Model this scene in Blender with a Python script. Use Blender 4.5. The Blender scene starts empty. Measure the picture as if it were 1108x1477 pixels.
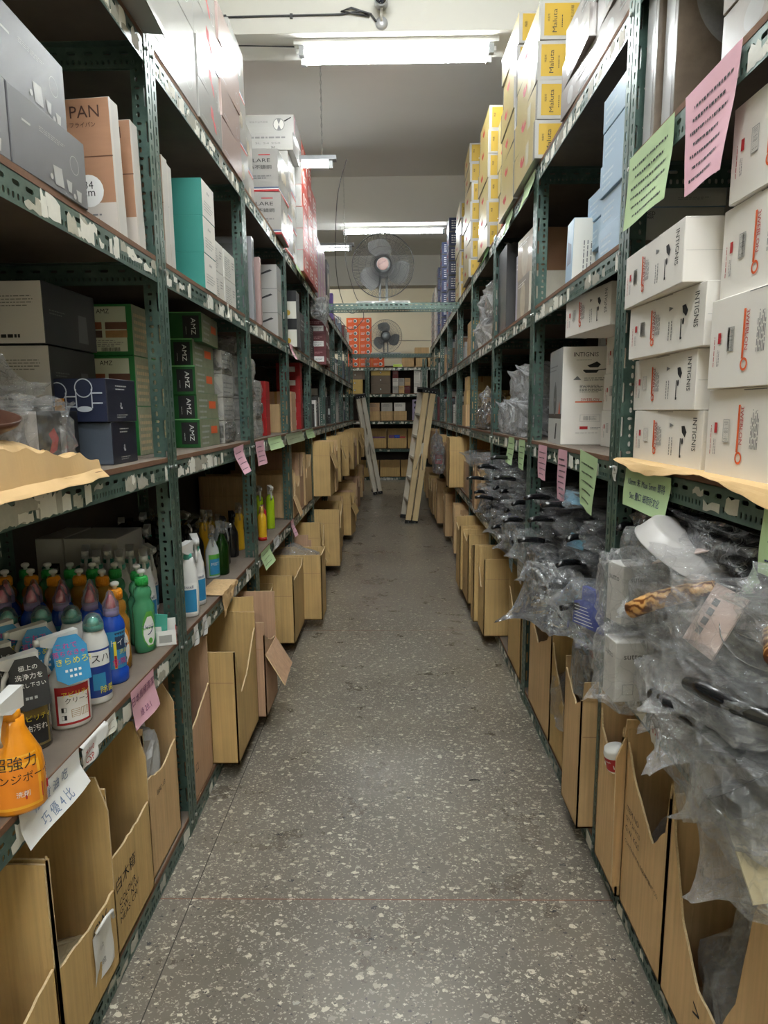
import bpy, bmesh, math, random
from math import pi, sin, cos, radians
from mathutils import Vector, Matrix, noise
from mathutils.geometry import delaunay_2d_cdt

# ------------------------------------------------------------------ camera, light, exposure
scene = bpy.context.scene
COL = scene.collection
XL, XR = 0.728, 0.6605            # half aisle, left and right shelf fronts
ZL, ZR = 2.118, 1.947             # first upright junctions
BAY, DEP = 1.22, 0.62
LOW = [0.0, 0.652, 1.268, 1.889, 2.513]       # lower edges of the rails
RAILH, BRD = 0.062, 0.015
TOP = [z + RAILH + BRD for z in LOW]          # board tops
CEIL, BEAMZ = 4.27, 3.75

cam_data = bpy.data.cameras.new('camera')
cam = bpy.data.objects.new('camera', cam_data)
COL.objects.link(cam)
cam_data.sensor_fit = 'VERTICAL'
cam_data.sensor_height = 36.0
cam_data.lens = 930.8 / 1477 * 36.0
cam_data.clip_start = 0.02
_r = Vector((0.99986747, 0.01428648, -0.0078063)); _u = Vector((0.00552003, 0.15359004, 0.98811924)); _f = Vector((-0.01531571, 0.98803137, -0.15349083))
cam.matrix_world = Matrix(((_r.x, _u.x, -_f.x, 0), (_r.y, _u.y, -_f.y, 0), (_r.z, _u.z, -_f.z, 1.4859), (0, 0, 0, 1)))
scene.camera = cam

vs = scene.view_settings
vs.view_transform = 'Standard'
vs.look = 'None'
vs.exposure = 0.98
vs.gamma = 1.0
vs.use_curve_mapping = False
TUBE_POWER = 78.0                 # raised tube emission, brightens the near end and the far corner
DIM_TUBE_POWER = 40.0             # emission lowered for tubes ahead, so boxes beside them stay less bright
world = bpy.data.worlds.new('world')
scene.world = world
world.use_nodes = True
world.node_tree.nodes['Background'].inputs[0].default_value = (0.75, 0.8, 0.85, 1)
world.node_tree.nodes['Background'].inputs[1].default_value = 0.3
scene.cycles.transparent_max_bounces = 80
scene.cycles.max_bounces = 10
scene.cycles.diffuse_bounces = 8
scene.cycles.caustics_reflective = False
scene.cycles.caustics_refractive = False

R = random.Random(7)

# ------------------------------------------------------------------ materials
def srgb(c):
    return tuple(((x / 12.92) if x <= 0.04045 else ((x + 0.055) / 1.055) ** 2.4) for x in c)

_mc = {}
def mat(name, rgb=(200, 200, 200), rough=0.6, metal=0.0, var=0.0, scale=20.0, coat=0.0, bump=0.0, spec=0.5, trans=0.0, alpha=1.0, stretch=None):
    """rgb in 0-255 sRGB; var = strength of procedural mottling"""
    if name in _mc: return _mc[name]
    m = bpy.data.materials.new(name); m.use_nodes = True
    nt = m.node_tree; b = nt.nodes['Principled BSDF']
    c = srgb([x / 255 for x in rgb])
    b.inputs['Base Color'].default_value = (*c, 1)
    b.inputs['Roughness'].default_value = rough
    b.inputs['Metallic'].default_value = metal
    b.inputs['Specular IOR Level'].default_value = spec
    if coat: b.inputs['Coat Weight'].default_value = coat; b.inputs['Coat Roughness'].default_value = 0.08
    if trans: b.inputs['Transmission Weight'].default_value = trans
    if alpha < 1: b.inputs['Alpha'].default_value = alpha
    if var or bump:
        tc = nt.nodes.new('ShaderNodeTexCoord'); mp = nt.nodes.new('ShaderNodeMapping')
        if stretch: mp.inputs['Scale'].default_value = stretch
        nt.links.new(tc.outputs['Object'], mp.inputs[0])
        n = nt.nodes.new('ShaderNodeTexNoise'); n.inputs['Scale'].default_value = scale; n.inputs['Detail'].default_value = 6
        n.inputs['Roughness'].default_value = 0.62
        nt.links.new(mp.outputs[0], n.inputs['Vector'])
        if var:
            mx = nt.nodes.new('ShaderNodeMix'); mx.data_type = 'RGBA'
            mx.inputs['A'].default_value = (*[x * (1 - var) for x in c], 1)
            mx.inputs['B'].default_value = (*[min(1, x * (1 + var)) for x in c], 1)
            nt.links.new(n.outputs['Fac'], mx.inputs['Factor'])
            nt.links.new(mx.outputs['Result'], b.inputs['Base Color'])
        if bump:
            bp = nt.nodes.new('ShaderNodeBump'); bp.inputs['Strength'].default_value = bump; bp.inputs['Distance'].default_value = 0.01
            nt.links.new(n.outputs['Fac'], bp.inputs['Height']); nt.links.new(bp.outputs[0], b.inputs['Normal'])
    _mc[name] = m
    return m

def nodes_of(name):
    m = bpy.data.materials.new(name); m.use_nodes = True
    _mc[name] = m
    nt = m.node_tree
    return m, nt, nt.nodes, nt.links, nt.nodes['Principled BSDF']

def ramp(nd, stops, interp='LINEAR'):
    r = nd.new('ShaderNodeValToRGB'); r.color_ramp.interpolation = interp
    e = r.color_ramp.elements
    while len(e) < len(stops): e.new(0.5)
    for k, (p, c) in enumerate(stops):
        e[k].position = p; e[k].color = (*c, 1) if len(c) == 3 else c
    return r

def make_cardboard(name, rgb, dark=0.8):
    m, nt, nd, lk, b = nodes_of(name)
    c = srgb([x / 255 for x in rgb])
    tc = nd.new('ShaderNodeTexCoord')
    n1 = nd.new('ShaderNodeTexNoise'); n1.inputs['Scale'].default_value = 6; n1.inputs['Detail'].default_value = 8
    mp = nd.new('ShaderNodeMapping'); mp.inputs['Scale'].default_value = (42, 42, 1.0)
    n2 = nd.new('ShaderNodeTexNoise'); n2.inputs['Scale'].default_value = 2.2; n2.inputs['Detail'].default_value = 3
    lk.new(tc.outputs['Object'], n1.inputs['Vector']); lk.new(tc.outputs['Object'], mp.inputs[0]); lk.new(mp.outputs[0], n2.inputs['Vector'])
    mx = nd.new('ShaderNodeMix'); mx.data_type = 'RGBA'
    mx.inputs['A'].default_value = (*[x * dark for x in c], 1); mx.inputs['B'].default_value = (*[min(1, x * 1.18) for x in c], 1)
    ad = nd.new('ShaderNodeMath'); ad.operation = 'MULTIPLY_ADD'; ad.inputs[1].default_value = 0.58
    s2 = nd.new('ShaderNodeMath'); s2.operation = 'MULTIPLY'; s2.inputs[1].default_value = 0.42
    lk.new(n1.outputs['Fac'], s2.inputs[0]); lk.new(n2.outputs['Fac'], ad.inputs[0]); lk.new(s2.outputs[0], ad.inputs[2])
    rp = ramp(nd, [(0.3, (0, 0, 0)), (0.7, (1, 1, 1))]); lk.new(ad.outputs[0], rp.inputs[0])
    lk.new(rp.outputs[0], mx.inputs['Factor']); lk.new(mx.outputs['Result'], b.inputs['Base Color'])
    b.inputs['Roughness'].default_value = 0.78
    bp = nd.new('ShaderNodeBump'); bp.inputs['Strength'].default_value = 0.22; bp.inputs['Distance'].default_value = 0.004
    lk.new(n2.outputs['Fac'], bp.inputs['Height']); lk.new(bp.outputs[0], b.inputs['Normal'])
    return m

CB = [make_cardboard('cardboard_tan', (206, 172, 126)), make_cardboard('cardboard_ochre', (198, 166, 110)),
      make_cardboard('cardboard_pinkish', (190, 154, 124)), make_cardboard('cardboard_brown', (170, 134, 96))]
CBE = mat('cardboard_torn_edge', (214, 188, 146), 0.9, var=0.25, scale=150, bump=0.5)

def make_terrazzo():
    m, nt, nd, lk, b = nodes_of('terrazzo')
    tc = nd.new('ShaderNodeTexCoord')
    # warp
    wn = nd.new('ShaderNodeTexNoise'); wn.inputs['Scale'].default_value = 75; wn.inputs['Detail'].default_value = 3
    lk.new(tc.outputs['Object'], wn.inputs['Vector'])
    sub = nd.new('ShaderNodeVectorMath'); sub.operation = 'MULTIPLY_ADD'; sub.inputs[1].default_value = (0.022,) * 3
    lk.new(wn.outputs['Color'], sub.inputs[0]); lk.new(tc.outputs['Object'], sub.inputs[2])
    base = nd.new('ShaderNodeTexNoise'); base.inputs['Scale'].default_value = 1.3; base.inputs['Detail'].default_value = 8
    lk.new(tc.outputs['Object'], base.inputs['Vector'])
    rb = ramp(nd, [(0.3, srgb((0.395, 0.37, 0.335))), (0.7, srgb((0.50, 0.475, 0.435)))])
    lk.new(base.outputs['Fac'], rb.inputs[0])
    cur = rb.outputs[0]
    for sc_, lo, keep, metric, stops in ((30, 0.16, 0.30, 'MANHATTAN', ((0.0, (0.84, 0.82, 0.75)), (0.14, (0.74, 0.71, 0.64)), (0.22, (0.66, 0.65, 0.61)), (0.27, (0.26, 0.26, 0.27)))),
                                 (52, 0.22, 0.52, 'EUCLIDEAN', ((0.0, (0.80, 0.78, 0.71)), (0.22, (0.70, 0.67, 0.60)), (0.38, (0.60, 0.58, 0.53)), (0.46, (0.24, 0.24, 0.24)), (.48, (.66, .64, .58)))),
                                 (88, 0.27, 0.60, 'MANHATTAN', ((0.0, (0.76, 0.74, 0.67)), (0.30, (0.64, 0.62, 0.56)), (0.46, (0.52, 0.50, 0.46)), (0.54, (0.25, 0.25, 0.25)), (.57, (.6, .58, .53)))),
                                 (150, 0.30, 0.55, 'EUCLIDEAN', ((0.0, (0.68, 0.66, 0.60)), (0.3, (0.57, 0.55, 0.50)), (0.45, (0.28, 0.27, 0.26)), (0.5, (0.62, 0.59, 0.52))))):
        mp = nd.new('ShaderNodeMapping'); mp.inputs['Rotation'].default_value = (0, 0, sc_); mp.inputs['Scale'].default_value = (0.72, 1.15, 1)
        lk.new(sub.outputs[0], mp.inputs[0])
        v = nd.new('ShaderNodeTexVoronoi'); v.inputs['Scale'].default_value = sc_; v.inputs['Randomness'].default_value = 1.0; v.distance = metric
        lk.new(mp.outputs[0], v.inputs['Vector'])
        sx = nd.new('ShaderNodeSeparateColor'); lk.new(v.outputs['Color'], sx.inputs[0])
        # chip radius varies with the cell's own colour
        rad = nd.new('ShaderNodeMath'); rad.operation = 'MULTIPLY_ADD'; rad.inputs[1].default_value = 0.34; rad.inputs[2].default_value = lo - 0.12
        lk.new(sx.outputs[1], rad.inputs[0])
        lt = nd.new('ShaderNodeMath'); lt.operation = 'LESS_THAN'; lk.new(v.outputs['Distance'], lt.inputs[0]); lk.new(rad.outputs[0], lt.inputs[1])
        kp = nd.new('ShaderNodeMath'); kp.operation = 'LESS_THAN'; kp.inputs[1].default_value = keep; lk.new(sx.outputs[0], kp.inputs[0])
        mu = nd.new('ShaderNodeMath'); mu.operation = 'MULTIPLY'; lk.new(lt.outputs[0], mu.inputs[0]); lk.new(kp.outputs[0], mu.inputs[1])
        rc = ramp(nd, [(p, srgb(c)) for p, c in stops], 'CONSTANT'); lk.new(sx.outputs[0], rc.inputs[0])
        mx = nd.new('ShaderNodeMix'); mx.data_type = 'RGBA'
        lk.new(mu.outputs[0], mx.inputs['Factor']); lk.new(cur, mx.inputs['A']); lk.new(rc.outputs[0], mx.inputs['B'])
        cur = mx.outputs['Result']
    # dirt film
    dn = nd.new('ShaderNodeTexNoise'); dn.inputs['Scale'].default_value = 3.5; dn.inputs['Detail'].default_value = 9; dn.inputs['Roughness'].default_value = 0.7
    lk.new(tc.outputs['Object'], dn.inputs['Vector'])
    rd = ramp(nd, [(0.30, (0.78, 0.76, 0.73)), (0.62, (1, 1, 1))]); lk.new(dn.outputs['Fac'], rd.inputs[0])
    mm = nd.new('ShaderNodeMix'); mm.data_type = 'RGBA'; mm.blend_type = 'MULTIPLY'; mm.inputs['Factor'].default_value = 0.8
    lk.new(cur, mm.inputs['A']); lk.new(rd.outputs[0], mm.inputs['B'])
    lk.new(mm.outputs['Result'], b.inputs['Base Color'])
    rr = ramp(nd, [(0.3, (0.24,) * 3), (0.7, (0.38,) * 3)]); lk.new(dn.outputs['Fac'], rr.inputs[0]); lk.new(rr.outputs[0], b.inputs['Roughness'])
    bp = nd.new('ShaderNodeBump'); bp.inputs['Strength'].default_value = 0.06; bp.inputs['Distance'].default_value = 0.003
    fn = nd.new('ShaderNodeTexNoise'); fn.inputs['Scale'].default_value = 260; lk.new(tc.outputs['Object'], fn.inputs['Vector'])
    lk.new(fn.outputs['Fac'], bp.inputs['Height']); lk.new(bp.outputs[0], b.inputs['Normal'])
    return m
TERRAZZO = make_terrazzo()

def make_film(name, tint=(0.992, 0.994, 0.996), white=0.13, gloss=0.22, scale=22, rough=0.12, bumps=1.0):
    """clear crinkled plastic film"""
    m, nt, nd, lk, b = nodes_of(name)
    nd.remove(b)
    out = [n for n in nd if n.type == 'OUTPUT_MATERIAL'][0]
    tc = nd.new('ShaderNodeTexCoord')
    wn = nd.new('ShaderNodeTexNoise'); wn.inputs['Scale'].default_value = scale * 0.25; wn.inputs['Detail'].default_value = 3
    lk.new(tc.outputs['Object'], wn.inputs['Vector'])
    wa = nd.new('ShaderNodeVectorMath'); wa.operation = 'MULTIPLY_ADD'; wa.inputs[1].default_value = (0.16,) * 3
    lk.new(wn.outputs['Color'], wa.inputs[0]); lk.new(tc.outputs['Object'], wa.inputs[2])
    v = nd.new('ShaderNodeTexVoronoi'); v.feature = 'DISTANCE_TO_EDGE'; v.inputs['Scale'].default_value = scale
    lk.new(wa.outputs[0], v.inputs['Vector'])
    v2 = nd.new('ShaderNodeTexVoronoi'); v2.inputs['Scale'].default_value = scale * 0.55
    lk.new(wa.outputs[0], v2.inputs['Vector'])
    n = nd.new('ShaderNodeTexNoise'); n.inputs['Scale'].default_value = scale * 1.5; n.inputs['Detail'].default_value = 5; n.inputs['Distortion'].default_value = 1.2
    lk.new(tc.outputs['Object'], n.inputs['Vector'])
    a1 = nd.new('ShaderNodeMath'); a1.operation = 'MULTIPLY_ADD'; a1.inputs[1].default_value = 0.8; lk.new(v.outputs['Distance'], a1.inputs[0]); lk.new(v2.outputs['Distance'], a1.inputs[2])
    a2 = nd.new('ShaderNodeMath'); a2.operation = 'MULTIPLY_ADD'; a2.inputs[1].default_value = 0.45; lk.new(n.outputs['Fac'], a2.inputs[0]); lk.new(a1.outputs[0], a2.inputs[2])
    bp = nd.new('ShaderNodeBump'); bp.inputs['Strength'].default_value = bumps; bp.inputs['Distance'].default_value = 0.02
    lk.new(a2.outputs[0], bp.inputs['Height'])
    tr = nd.new('ShaderNodeBsdfTransparent'); tr.inputs[0].default_value = (*tint, 1)
    gl = nd.new('ShaderNodeBsdfGlossy'); gl.inputs['Roughness'].default_value = rough; gl.inputs[0].default_value = (0.95, 0.96, 0.98, 1)
    df = nd.new('ShaderNodeBsdfTranslucent'); df.inputs[0].default_value = (0.95, 0.96, 0.97, 1)
    d2 = nd.new('ShaderNodeBsdfDiffuse'); d2.inputs[0].default_value = (0.92, 0.93, 0.94, 1); ms = nd.new('ShaderNodeAddShader')
    lk.new(bp.outputs[0], gl.inputs['Normal']); mh = nd.new('ShaderNodeMixShader'); lk.new(df.outputs[0], mh.inputs[1]); lk.new(d2.outputs[0], mh.inputs[2]); nd.remove(ms)
    lw = nd.new('ShaderNodeLayerWeight'); lw.inputs[0].default_value = 0.38; lk.new(bp.outputs[0], lw.inputs['Normal'])
    mp = nd.new('ShaderNodeMath'); mp.operation = 'MULTIPLY_ADD'; mp.inputs[1].default_value = gloss * 1.9; mp.inputs[2].default_value = gloss * 0.10
    mp.use_clamp = True
    lk.new(lw.outputs['Fresnel'], mp.inputs[0])
    wr = nd.new('ShaderNodeMapRange'); wr.inputs['From Min'].default_value = 0.0; wr.inputs['From Max'].default_value = 0.045; wr.inputs['To Min'].default_value = min(1, white + .13); wr.inputs['To Max'].default_value = white
    lk.new(v.outputs['Distance'], wr.inputs['Value'])
    m1 = nd.new('ShaderNodeMixShader'); lk.new(wr.outputs[0], m1.inputs[0]); lk.new(tr.outputs[0], m1.inputs[1]); lk.new(mh.outputs[0], m1.inputs[2])
    m2 = nd.new('ShaderNodeMixShader'); lk.new(mp.outputs[0], m2.inputs[0]); lk.new(m1.outputs[0], m2.inputs[1]); lk.new(gl.outputs[0], m2.inputs[2])
    lk.new(m2.outputs[0], out.inputs[0])
    return m
FILM = make_film('clear_film')
FILM_THIN = make_film('thin_clear_film', white=0.03, gloss=0.30, scale=22)
FILM_MILKY = make_film('milky_film', white=0.34, gloss=0.25, scale=18, rough=0.25)
FILM_SILVER = make_film('shiny_film', white=0.16, gloss=0.62, scale=16, rough=0.16, bumps=1.0)

def make_steel():
    m, nt, nd, lk, b = nodes_of('green_slotted_steel')
    tc = nd.new('ShaderNodeTexCoord')
    n = nd.new('ShaderNodeTexNoise'); n.inputs['Scale'].default_value = 9; n.inputs['Detail'].default_value = 10; n.inputs['Roughness'].default_value = 0.7
    lk.new(tc.outputs['Object'], n.inputs['Vector'])
    rp = ramp(nd, [(0.3, srgb((0.22, 0.31, 0.28))), (0.55, srgb((0.32, 0.41, 0.375))), (0.72, srgb((0.40, 0.48, 0.44)))])
    lk.new(n.outputs['Fac'], rp.inputs[0]); lk.new(rp.outputs[0], b.inputs['Base Color'])
    b.inputs['Roughness'].default_value = 0.34; b.inputs['Metallic'].default_value = 0.25
    return m
STEEL = make_steel()
TAPE = mat('clear_tape_residue', (206, 204, 190), 0.25, var=0.18, scale=70, coat=0.6, alpha=0.85)
PAPERBIT = mat('torn_paper_bits', (226, 224, 214), 0.75, var=0.12, scale=40)
BOARD = mat('dusty_plywood', (106, 95, 84), 0.75, var=0.35, scale=7, bump=0.1)
WOODEDGE = mat('plywood_edge', (112, 80, 58), 0.8, var=0.4, scale=60, stretch=(1, 1, 12))
BOLT = mat('zinc_bolt', (190, 190, 186), 0.3, 0.9)

# ------------------------------------------------------------------ mesh builder
_fonts = {}
def text_geo(s):
    if s in _fonts: return _fonts[s]
    cu = bpy.data.curves.new('t', 'FONT'); cu.body = s; cu.resolution_u = 2
    o = bpy.data.objects.new('t', cu)
    me = o.to_mesh()
    vs_ = [(v.co.x, v.co.y) for v in me.vertices]; fs = [tuple(p.vertices) for p in me.polygons]
    o.to_mesh_clear(); bpy.data.objects.remove(o); bpy.data.curves.remove(cu)
    if vs_:
        x0 = min(v[0] for v in vs_); x1 = max(v[0] for v in vs_); y0 = min(v[1] for v in vs_); y1 = max(v[1] for v in vs_)
    else: x0 = x1 = y0 = y1 = 0
    _fonts[s] = (vs_, fs, (x0, y0, x1, y1))
    return _fonts[s]

class MB:
    def __init__(s): s.v = []; s.f = []; s.m = []; s.mats = []; s.sm = []; s.T = Matrix.Identity(4)
    def mi(s, m):
        if m not in s.mats: s.mats.append(m)
        return s.mats.index(m)
    def add(s, vs_, fs, m, smooth=False):
        o = len(s.v); T = s.T
        s.v += [tuple(T @ Vector(p)) for p in vs_]
        k = s.mi(m)
        for f in fs: s.f.append(tuple(i + o for i in f)); s.m.append(k); s.sm.append(smooth)
    def box(s, x0, x1, y0, y1, z0, z1, m, skip=''):
        v = [(x, y, z) for z in (z0, z1) for y in (y0, y1) for x in (x0, x1)]
        fs = {'B': (0, 2, 3, 1), 'T': (4, 5, 7, 6), 'F': (0, 1, 5, 4), 'K': (2, 6, 7, 3), 'L': (0, 4, 6, 2), 'R': (1, 3, 7, 5)}
        s.add(v, [f for k, f in fs.items() if k not in skip], m)
    def cbox(s, cx, cy, cz, sx, sy, sz, m):
        s.box(cx - sx / 2, cx + sx / 2, cy - sy / 2, cy + sy / 2, cz - sz / 2, cz + sz / 2, m)
    def quad(s, o, u, v, m):
        o, u, v = Vector(o), Vector(u), Vector(v)
        s.add([o, o + u, o + u + v, o + v], [(0, 1, 2, 3)], m)
    def lathe(s, prof, m, seg=20, ax=(0, 0), squash=1.0, z=0, cap=True, smooth=True):
        vs_ = []; fs = []
        for r, h in prof:
            for k in range(seg):
                a = 2 * pi * k / seg
                vs_.append((ax[0] + r * cos(a), ax[1] + r * sin(a) * squash, z + h))
        for i in range(len(prof) - 1):
            for k in range(seg):
                a, b_ = i * seg + k, i * seg + (k + 1) % seg
                fs.append((a, b_, b_ + seg, a + seg))
        if cap:
            fs.append(tuple(range(seg))[::-1]); n = (len(prof) - 1) * seg; fs.append(tuple(range(n, n + seg)))
        s.add(vs_, fs, m, smooth)
    def tube(s, pts, r, m, seg=8, smooth=True, cap=True):
        pts = [Vector(p) for p in pts]; rs = r if isinstance(r, (list, tuple)) else [r] * len(pts)
        vs_ = []; fs = []; up = None
        for i, p in enumerate(pts):
            t = (pts[min(i + 1, len(pts) - 1)] - pts[max(i - 1, 0)]).normalized()
            if up is None:
                up = Vector((0, 0, 1)) if abs(t.z) < 0.9 else Vector((1, 0, 0))
            a = t.cross(up).normalized(); up = a.cross(t).normalized()
            for k in range(seg):
                w = 2 * pi * k / seg
                vs_.append(p + (a * cos(w) + up * sin(w)) * rs[i])
        for i in range(len(pts) - 1):
            for k in range(seg):
                a, b_ = i * seg + k, i * seg + (k + 1) % seg
                fs.append((a, b_, b_ + seg, a + seg))
        if cap: fs.append(tuple(range(seg))[::-1]); n = (len(pts) - 1) * seg; fs.append(tuple(range(n, n + seg)))
        s.add(vs_, fs, m, smooth)
    def poly(s, pts, n, t, m, me=None):
        """a planar outline (3D points) thickened by t along n"""
        n = Vector(n).normalized() * t; k = len(pts); me = me or m
        a = [Vector(p) for p in pts]; b_ = [p + n for p in a]
        # triangulate concave outlines
        from mathutils.geometry import tessellate_polygon
        tris = [tuple(x) for x in tessellate_polygon([a])]
        s.add(a, [x for x in tris], m); s.add(b_, [x[::-1] for x in tris], m)
        s.add(a + b_, [(i, (i + 1) % k, k + (i + 1) % k, k + i) for i in range(k)], me)
    def text(s, o, u, v, txt, h, m, align='l', fitw=None):
        """text in the plane o,u,v (unit vectors); h = height of the letters"""
        vs_, fs, (x0, y0, x1, y1) = text_geo(txt)
        if not vs_ or y1 <= y0: return
        o, u, v = Vector(o), Vector(u), Vector(v)
        k = h / (y1 - y0); kx = k
        w = (x1 - x0) * k
        if fitw: kx = fitw / (x1 - x0); w = fitw
        dx = {'l': 0, 'c': -w / 2, 'r': -w}[align]
        s.add([o + u * ((x - x0) * kx + dx) + v * ((y - y0) * k) for x, y in vs_], fs, m)
    def build(s, name, parent=None, auto=False):
        me = bpy.data.meshes.new(name); me.from_pydata(s.v, [], s.f)
        for m in s.mats: me.materials.append(m)
        me.polygons.foreach_set('material_index', s.m); me.polygons.foreach_set('use_smooth', s.sm)
        me.update()
        o = bpy.data.objects.new(name, me); COL.objects.link(o)
        if parent: o.parent = parent
        return o

def tag(o, label=None, cat=None, group=None, kind=None):
    if label: o['label'] = label
    if cat: o['category'] = cat
    if group: o['group'] = group
    if kind: o['kind'] = kind
    return o
def empty(name, loc, rz=0.0, **k):
    o = bpy.data.objects.new(name, None); COL.objects.link(o); o.empty_display_size = 0.05
    o.location = loc; o.rotation_euler = (0, 0, rz)
    return tag(o, **k)
def copy_tree(o, parent=None):
    c = o.copy(); COL.objects.link(c); c.parent = parent
    for ch in [x for x in o.children]: copy_tree(ch, c)
    return c
def snap(side, y, w):
    """keep goods clear of the uprights"""
    for k in range(10):
        j = (ZL if side == 'L' else ZR) + BAY * k
        if y < j + .046 and y + w > j - .046: return j + .047
    return y
def side_rot(side): return pi / 2 if side == 'L' else -pi / 2
def wpos(side, y, inset, z):
    """world position of a point on a shelf; inset = distance behind the shelf front"""
    return ((-XL - inset) if side == 'L' else (XR + inset), y, z)
ORD = ['bottom', 'second up', 'third up', 'fourth up', 'fifth up', 'sixth up', 'seventh up', 'eighth up', 'ninth up', 'tenth up']
NTH = ['first', 'second', 'third', 'fourth', 'fifth', 'sixth', 'seventh', 'eighth', 'ninth', 'tenth', 'eleventh', 'twelfth', 'thirteenth', 'fourteenth', 'fifteenth', 'sixteenth', 'seventeenth', 'eighteenth', 'nineteenth', 'twentieth'] + ['twenty-' + q for q in ('first', 'second', 'third', 'fourth', 'fifth', 'sixth', 'seventh', 'eighth', 'ninth')] + ['thirtieth'] + ['thirty-' + q for q in ('first', 'second', 'third', 'fourth', 'fifth', 'sixth', 'seventh', 'eighth', 'ninth')]
# ------------------------------------------------------------------ the room
PLASTER = mat('yellowed_white_plaster', (216, 214, 206), 0.85, var=0.05, scale=1.5)
WALLM = mat('cream_wall_paint', (234, 227, 204), 0.8, var=0.05, scale=2)
Y0, Y1, RW = -5.0, 15.4, 2.9
def struct(name, mb):
    o = mb.build(name); o['kind'] = 'structure'; return o
mb = MB(); mb.box(-RW, RW, Y0, Y1, -0.05, 0, TERRAZZO); struct('floor', mb)
mb = MB(); mb.box(-RW, RW, Y0, Y1, CEIL, CEIL + 0.1, PLASTER); struct('ceiling', mb)
mb = MB(); mb.box(-RW - .1, -RW, Y0, Y1, 0, CEIL, WALLM); struct('wall_left', mb)
mb = MB(); mb.box(RW, RW + .1, Y0, Y1, 0, CEIL, WALLM); struct('wall_right', mb)
mb = MB(); mb.box(-RW, RW, Y1, Y1 + .1, 0, CEIL, WALLM); struct('wall_back', mb)
mb = MB(); mb.box(-RW, RW, Y0 - .1, Y0, 0, CEIL, WALLM); struct('wall_front', mb)
BEAMS = [0.33, 4.29, 8.25, 12.21]
for y in BEAMS:
    mb = MB(); mb.box(-RW, RW, y, y + 0.30, BEAMZ, CEIL, PLASTER); struct('ceiling_beam', mb)
BRASS = mat('floor_divider_strip', (128, 84, 66), 0.5)
DIRTLINE = mat('dark_floor_joint', (58, 54, 48), 0.7)
k = 1
for y in (-0.7, 1.782, 4.26, 6.74, 9.22, 11.7, 14.2):
    mb = MB(); mb.box(-RW, RW, y - 0.0016, y + 0.0016, 0, 0.0006, BRASS); struct('trim_%d' % k, mb); k += 1
for x in (-0.632, 0.70):
    mb = MB(); mb.box(x - 0.0015, x + 0.0015, Y0, Y1, 0, 0.0006, DIRTLINE); struct('trim_%d' % k, mb); k += 1
# surface conduit on the back wall
mb = MB(); mb.tube([(-2.5, Y1 - .012, 3.12), (2.5, Y1 - .012, 3.10)], 0.006, mat('grey_cable', (120, 118, 112), 0.5), 6); struct('trim_%d' % k, mb)

# ------------------------------------------------------------------ fluorescent lamps
def tube_mat(name, power):
    m = bpy.data.materials.new(name); m.use_nodes = True; b = m.node_tree.nodes['Principled BSDF']
    b.inputs['Emission Color'].default_value = (0.93, 0.98, 1.0, 1); b.inputs['Emission Strength'].default_value = power
    b.inputs['Base Color'].default_value = (0.9, 0.9, 0.9, 1); return m
TUBE, DIMTUBE = tube_mat('lit_tube', TUBE_POWER), tube_mat('lit_dim_tube', DIM_TUBE_POWER)
ENAMEL = mat('white_enamel', (214, 214, 208), 0.35)
GREYPL = mat('grey_plastic', (150, 152, 152), 0.5)
def lamp(name, x, y, z, ntube, label, L=1.24, hang=0.0, group=None, dark=False):
    """z = top of the fixture; hang = length of the hanger chains"""
    root = empty(name, (x, y, z), label=label, cat='ceiling light', group=group)
    body = MB(); w = 0.16 if ntube == 2 else 0.07
    bm_ = mat('grey_enamel', (120, 122, 124), 0.4) if dark else ENAMEL
    body.box(-L / 2 - .01, L / 2 + .01, -w / 2, w / 2, -0.03, 0, bm_)
    if ntube == 2: body.box(-L / 2, L / 2, -0.03, 0.03, -0.055, -0.03, bm_)
    body.build('housing', root)
    ys = (-0.055, 0.055) if ntube == 2 else (0,)
    for t in ys:
        tb = MB(); tb.tube([(-L / 2 + .05, t, -0.065), (L / 2 - .05, t, -0.065)], 0.0145, DIMTUBE if 3 < y < 13 else TUBE, 12); tb.build('tube', root)
        for sx in (-1, 1):
            h = MB(); h.box(sx * (L / 2 - .035) - .016, sx * (L / 2 - .035) + .016, t - .016, t + .016, -0.088, -0.028, GREYPL); h.build('lamp_holder', root)
    if hang:
        for sx in (-1, 1):
            c = MB(); n = int(hang / .03)
            for i in range(n):
                zz = i * .03
                c.tube([(sx * L * .42 + .005 * cos(a) * (i % 2), .005 * cos(a) * (1 - i % 2), zz + .015 + .019 * sin(a)) for a in [2 * pi * q / 6 for q in range(7)]], 0.0022, BOLT, 4)
            c.build('chain', root)
    return root
lamp('ceiling_light', 0.03, 4.43, BEAMZ, 2, 'twin-tube white fluorescent light fixed under the nearest ceiling beam')
lamp('ceiling_light', 0.02, 8.45, BEAMZ, 1, 'single fluorescent tube light on the beam above the nearer fan', L=1.30)
lamp('ceiling_light', 1.75, 12.38, BEAMZ, 1, 'farthest ceiling tube light, over the right row on the last beam')
lamp('ceiling_light', -1.98, 13.6, BEAMZ + .3, 1, 'unseen tube light added above the far left corner to brighten the wall', L=1.2)  # added where boxes hide it, to lift the back wall
lamp('ceiling_light', 0.0, 0.47, BEAMZ, 2, 'twin-tube fluorescent light on the beam right above the camera')
lamp('ceiling_light', 0.0, 2.35, CEIL, 2, 'unseen fill light added on the ceiling between the first two beams')  # fill lamp put out of view to light the near zone and floor
lamp('ceiling_light', 0.0, -1.4, CEIL, 2, 'unseen fill light added on the ceiling behind the camera')  # second added fill, evens the light on the near goods
lamp('ceiling_light', 0.0, -3.2, CEIL, 2, 'twin-tube fluorescent light on the ceiling at the near end of the room')
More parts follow.
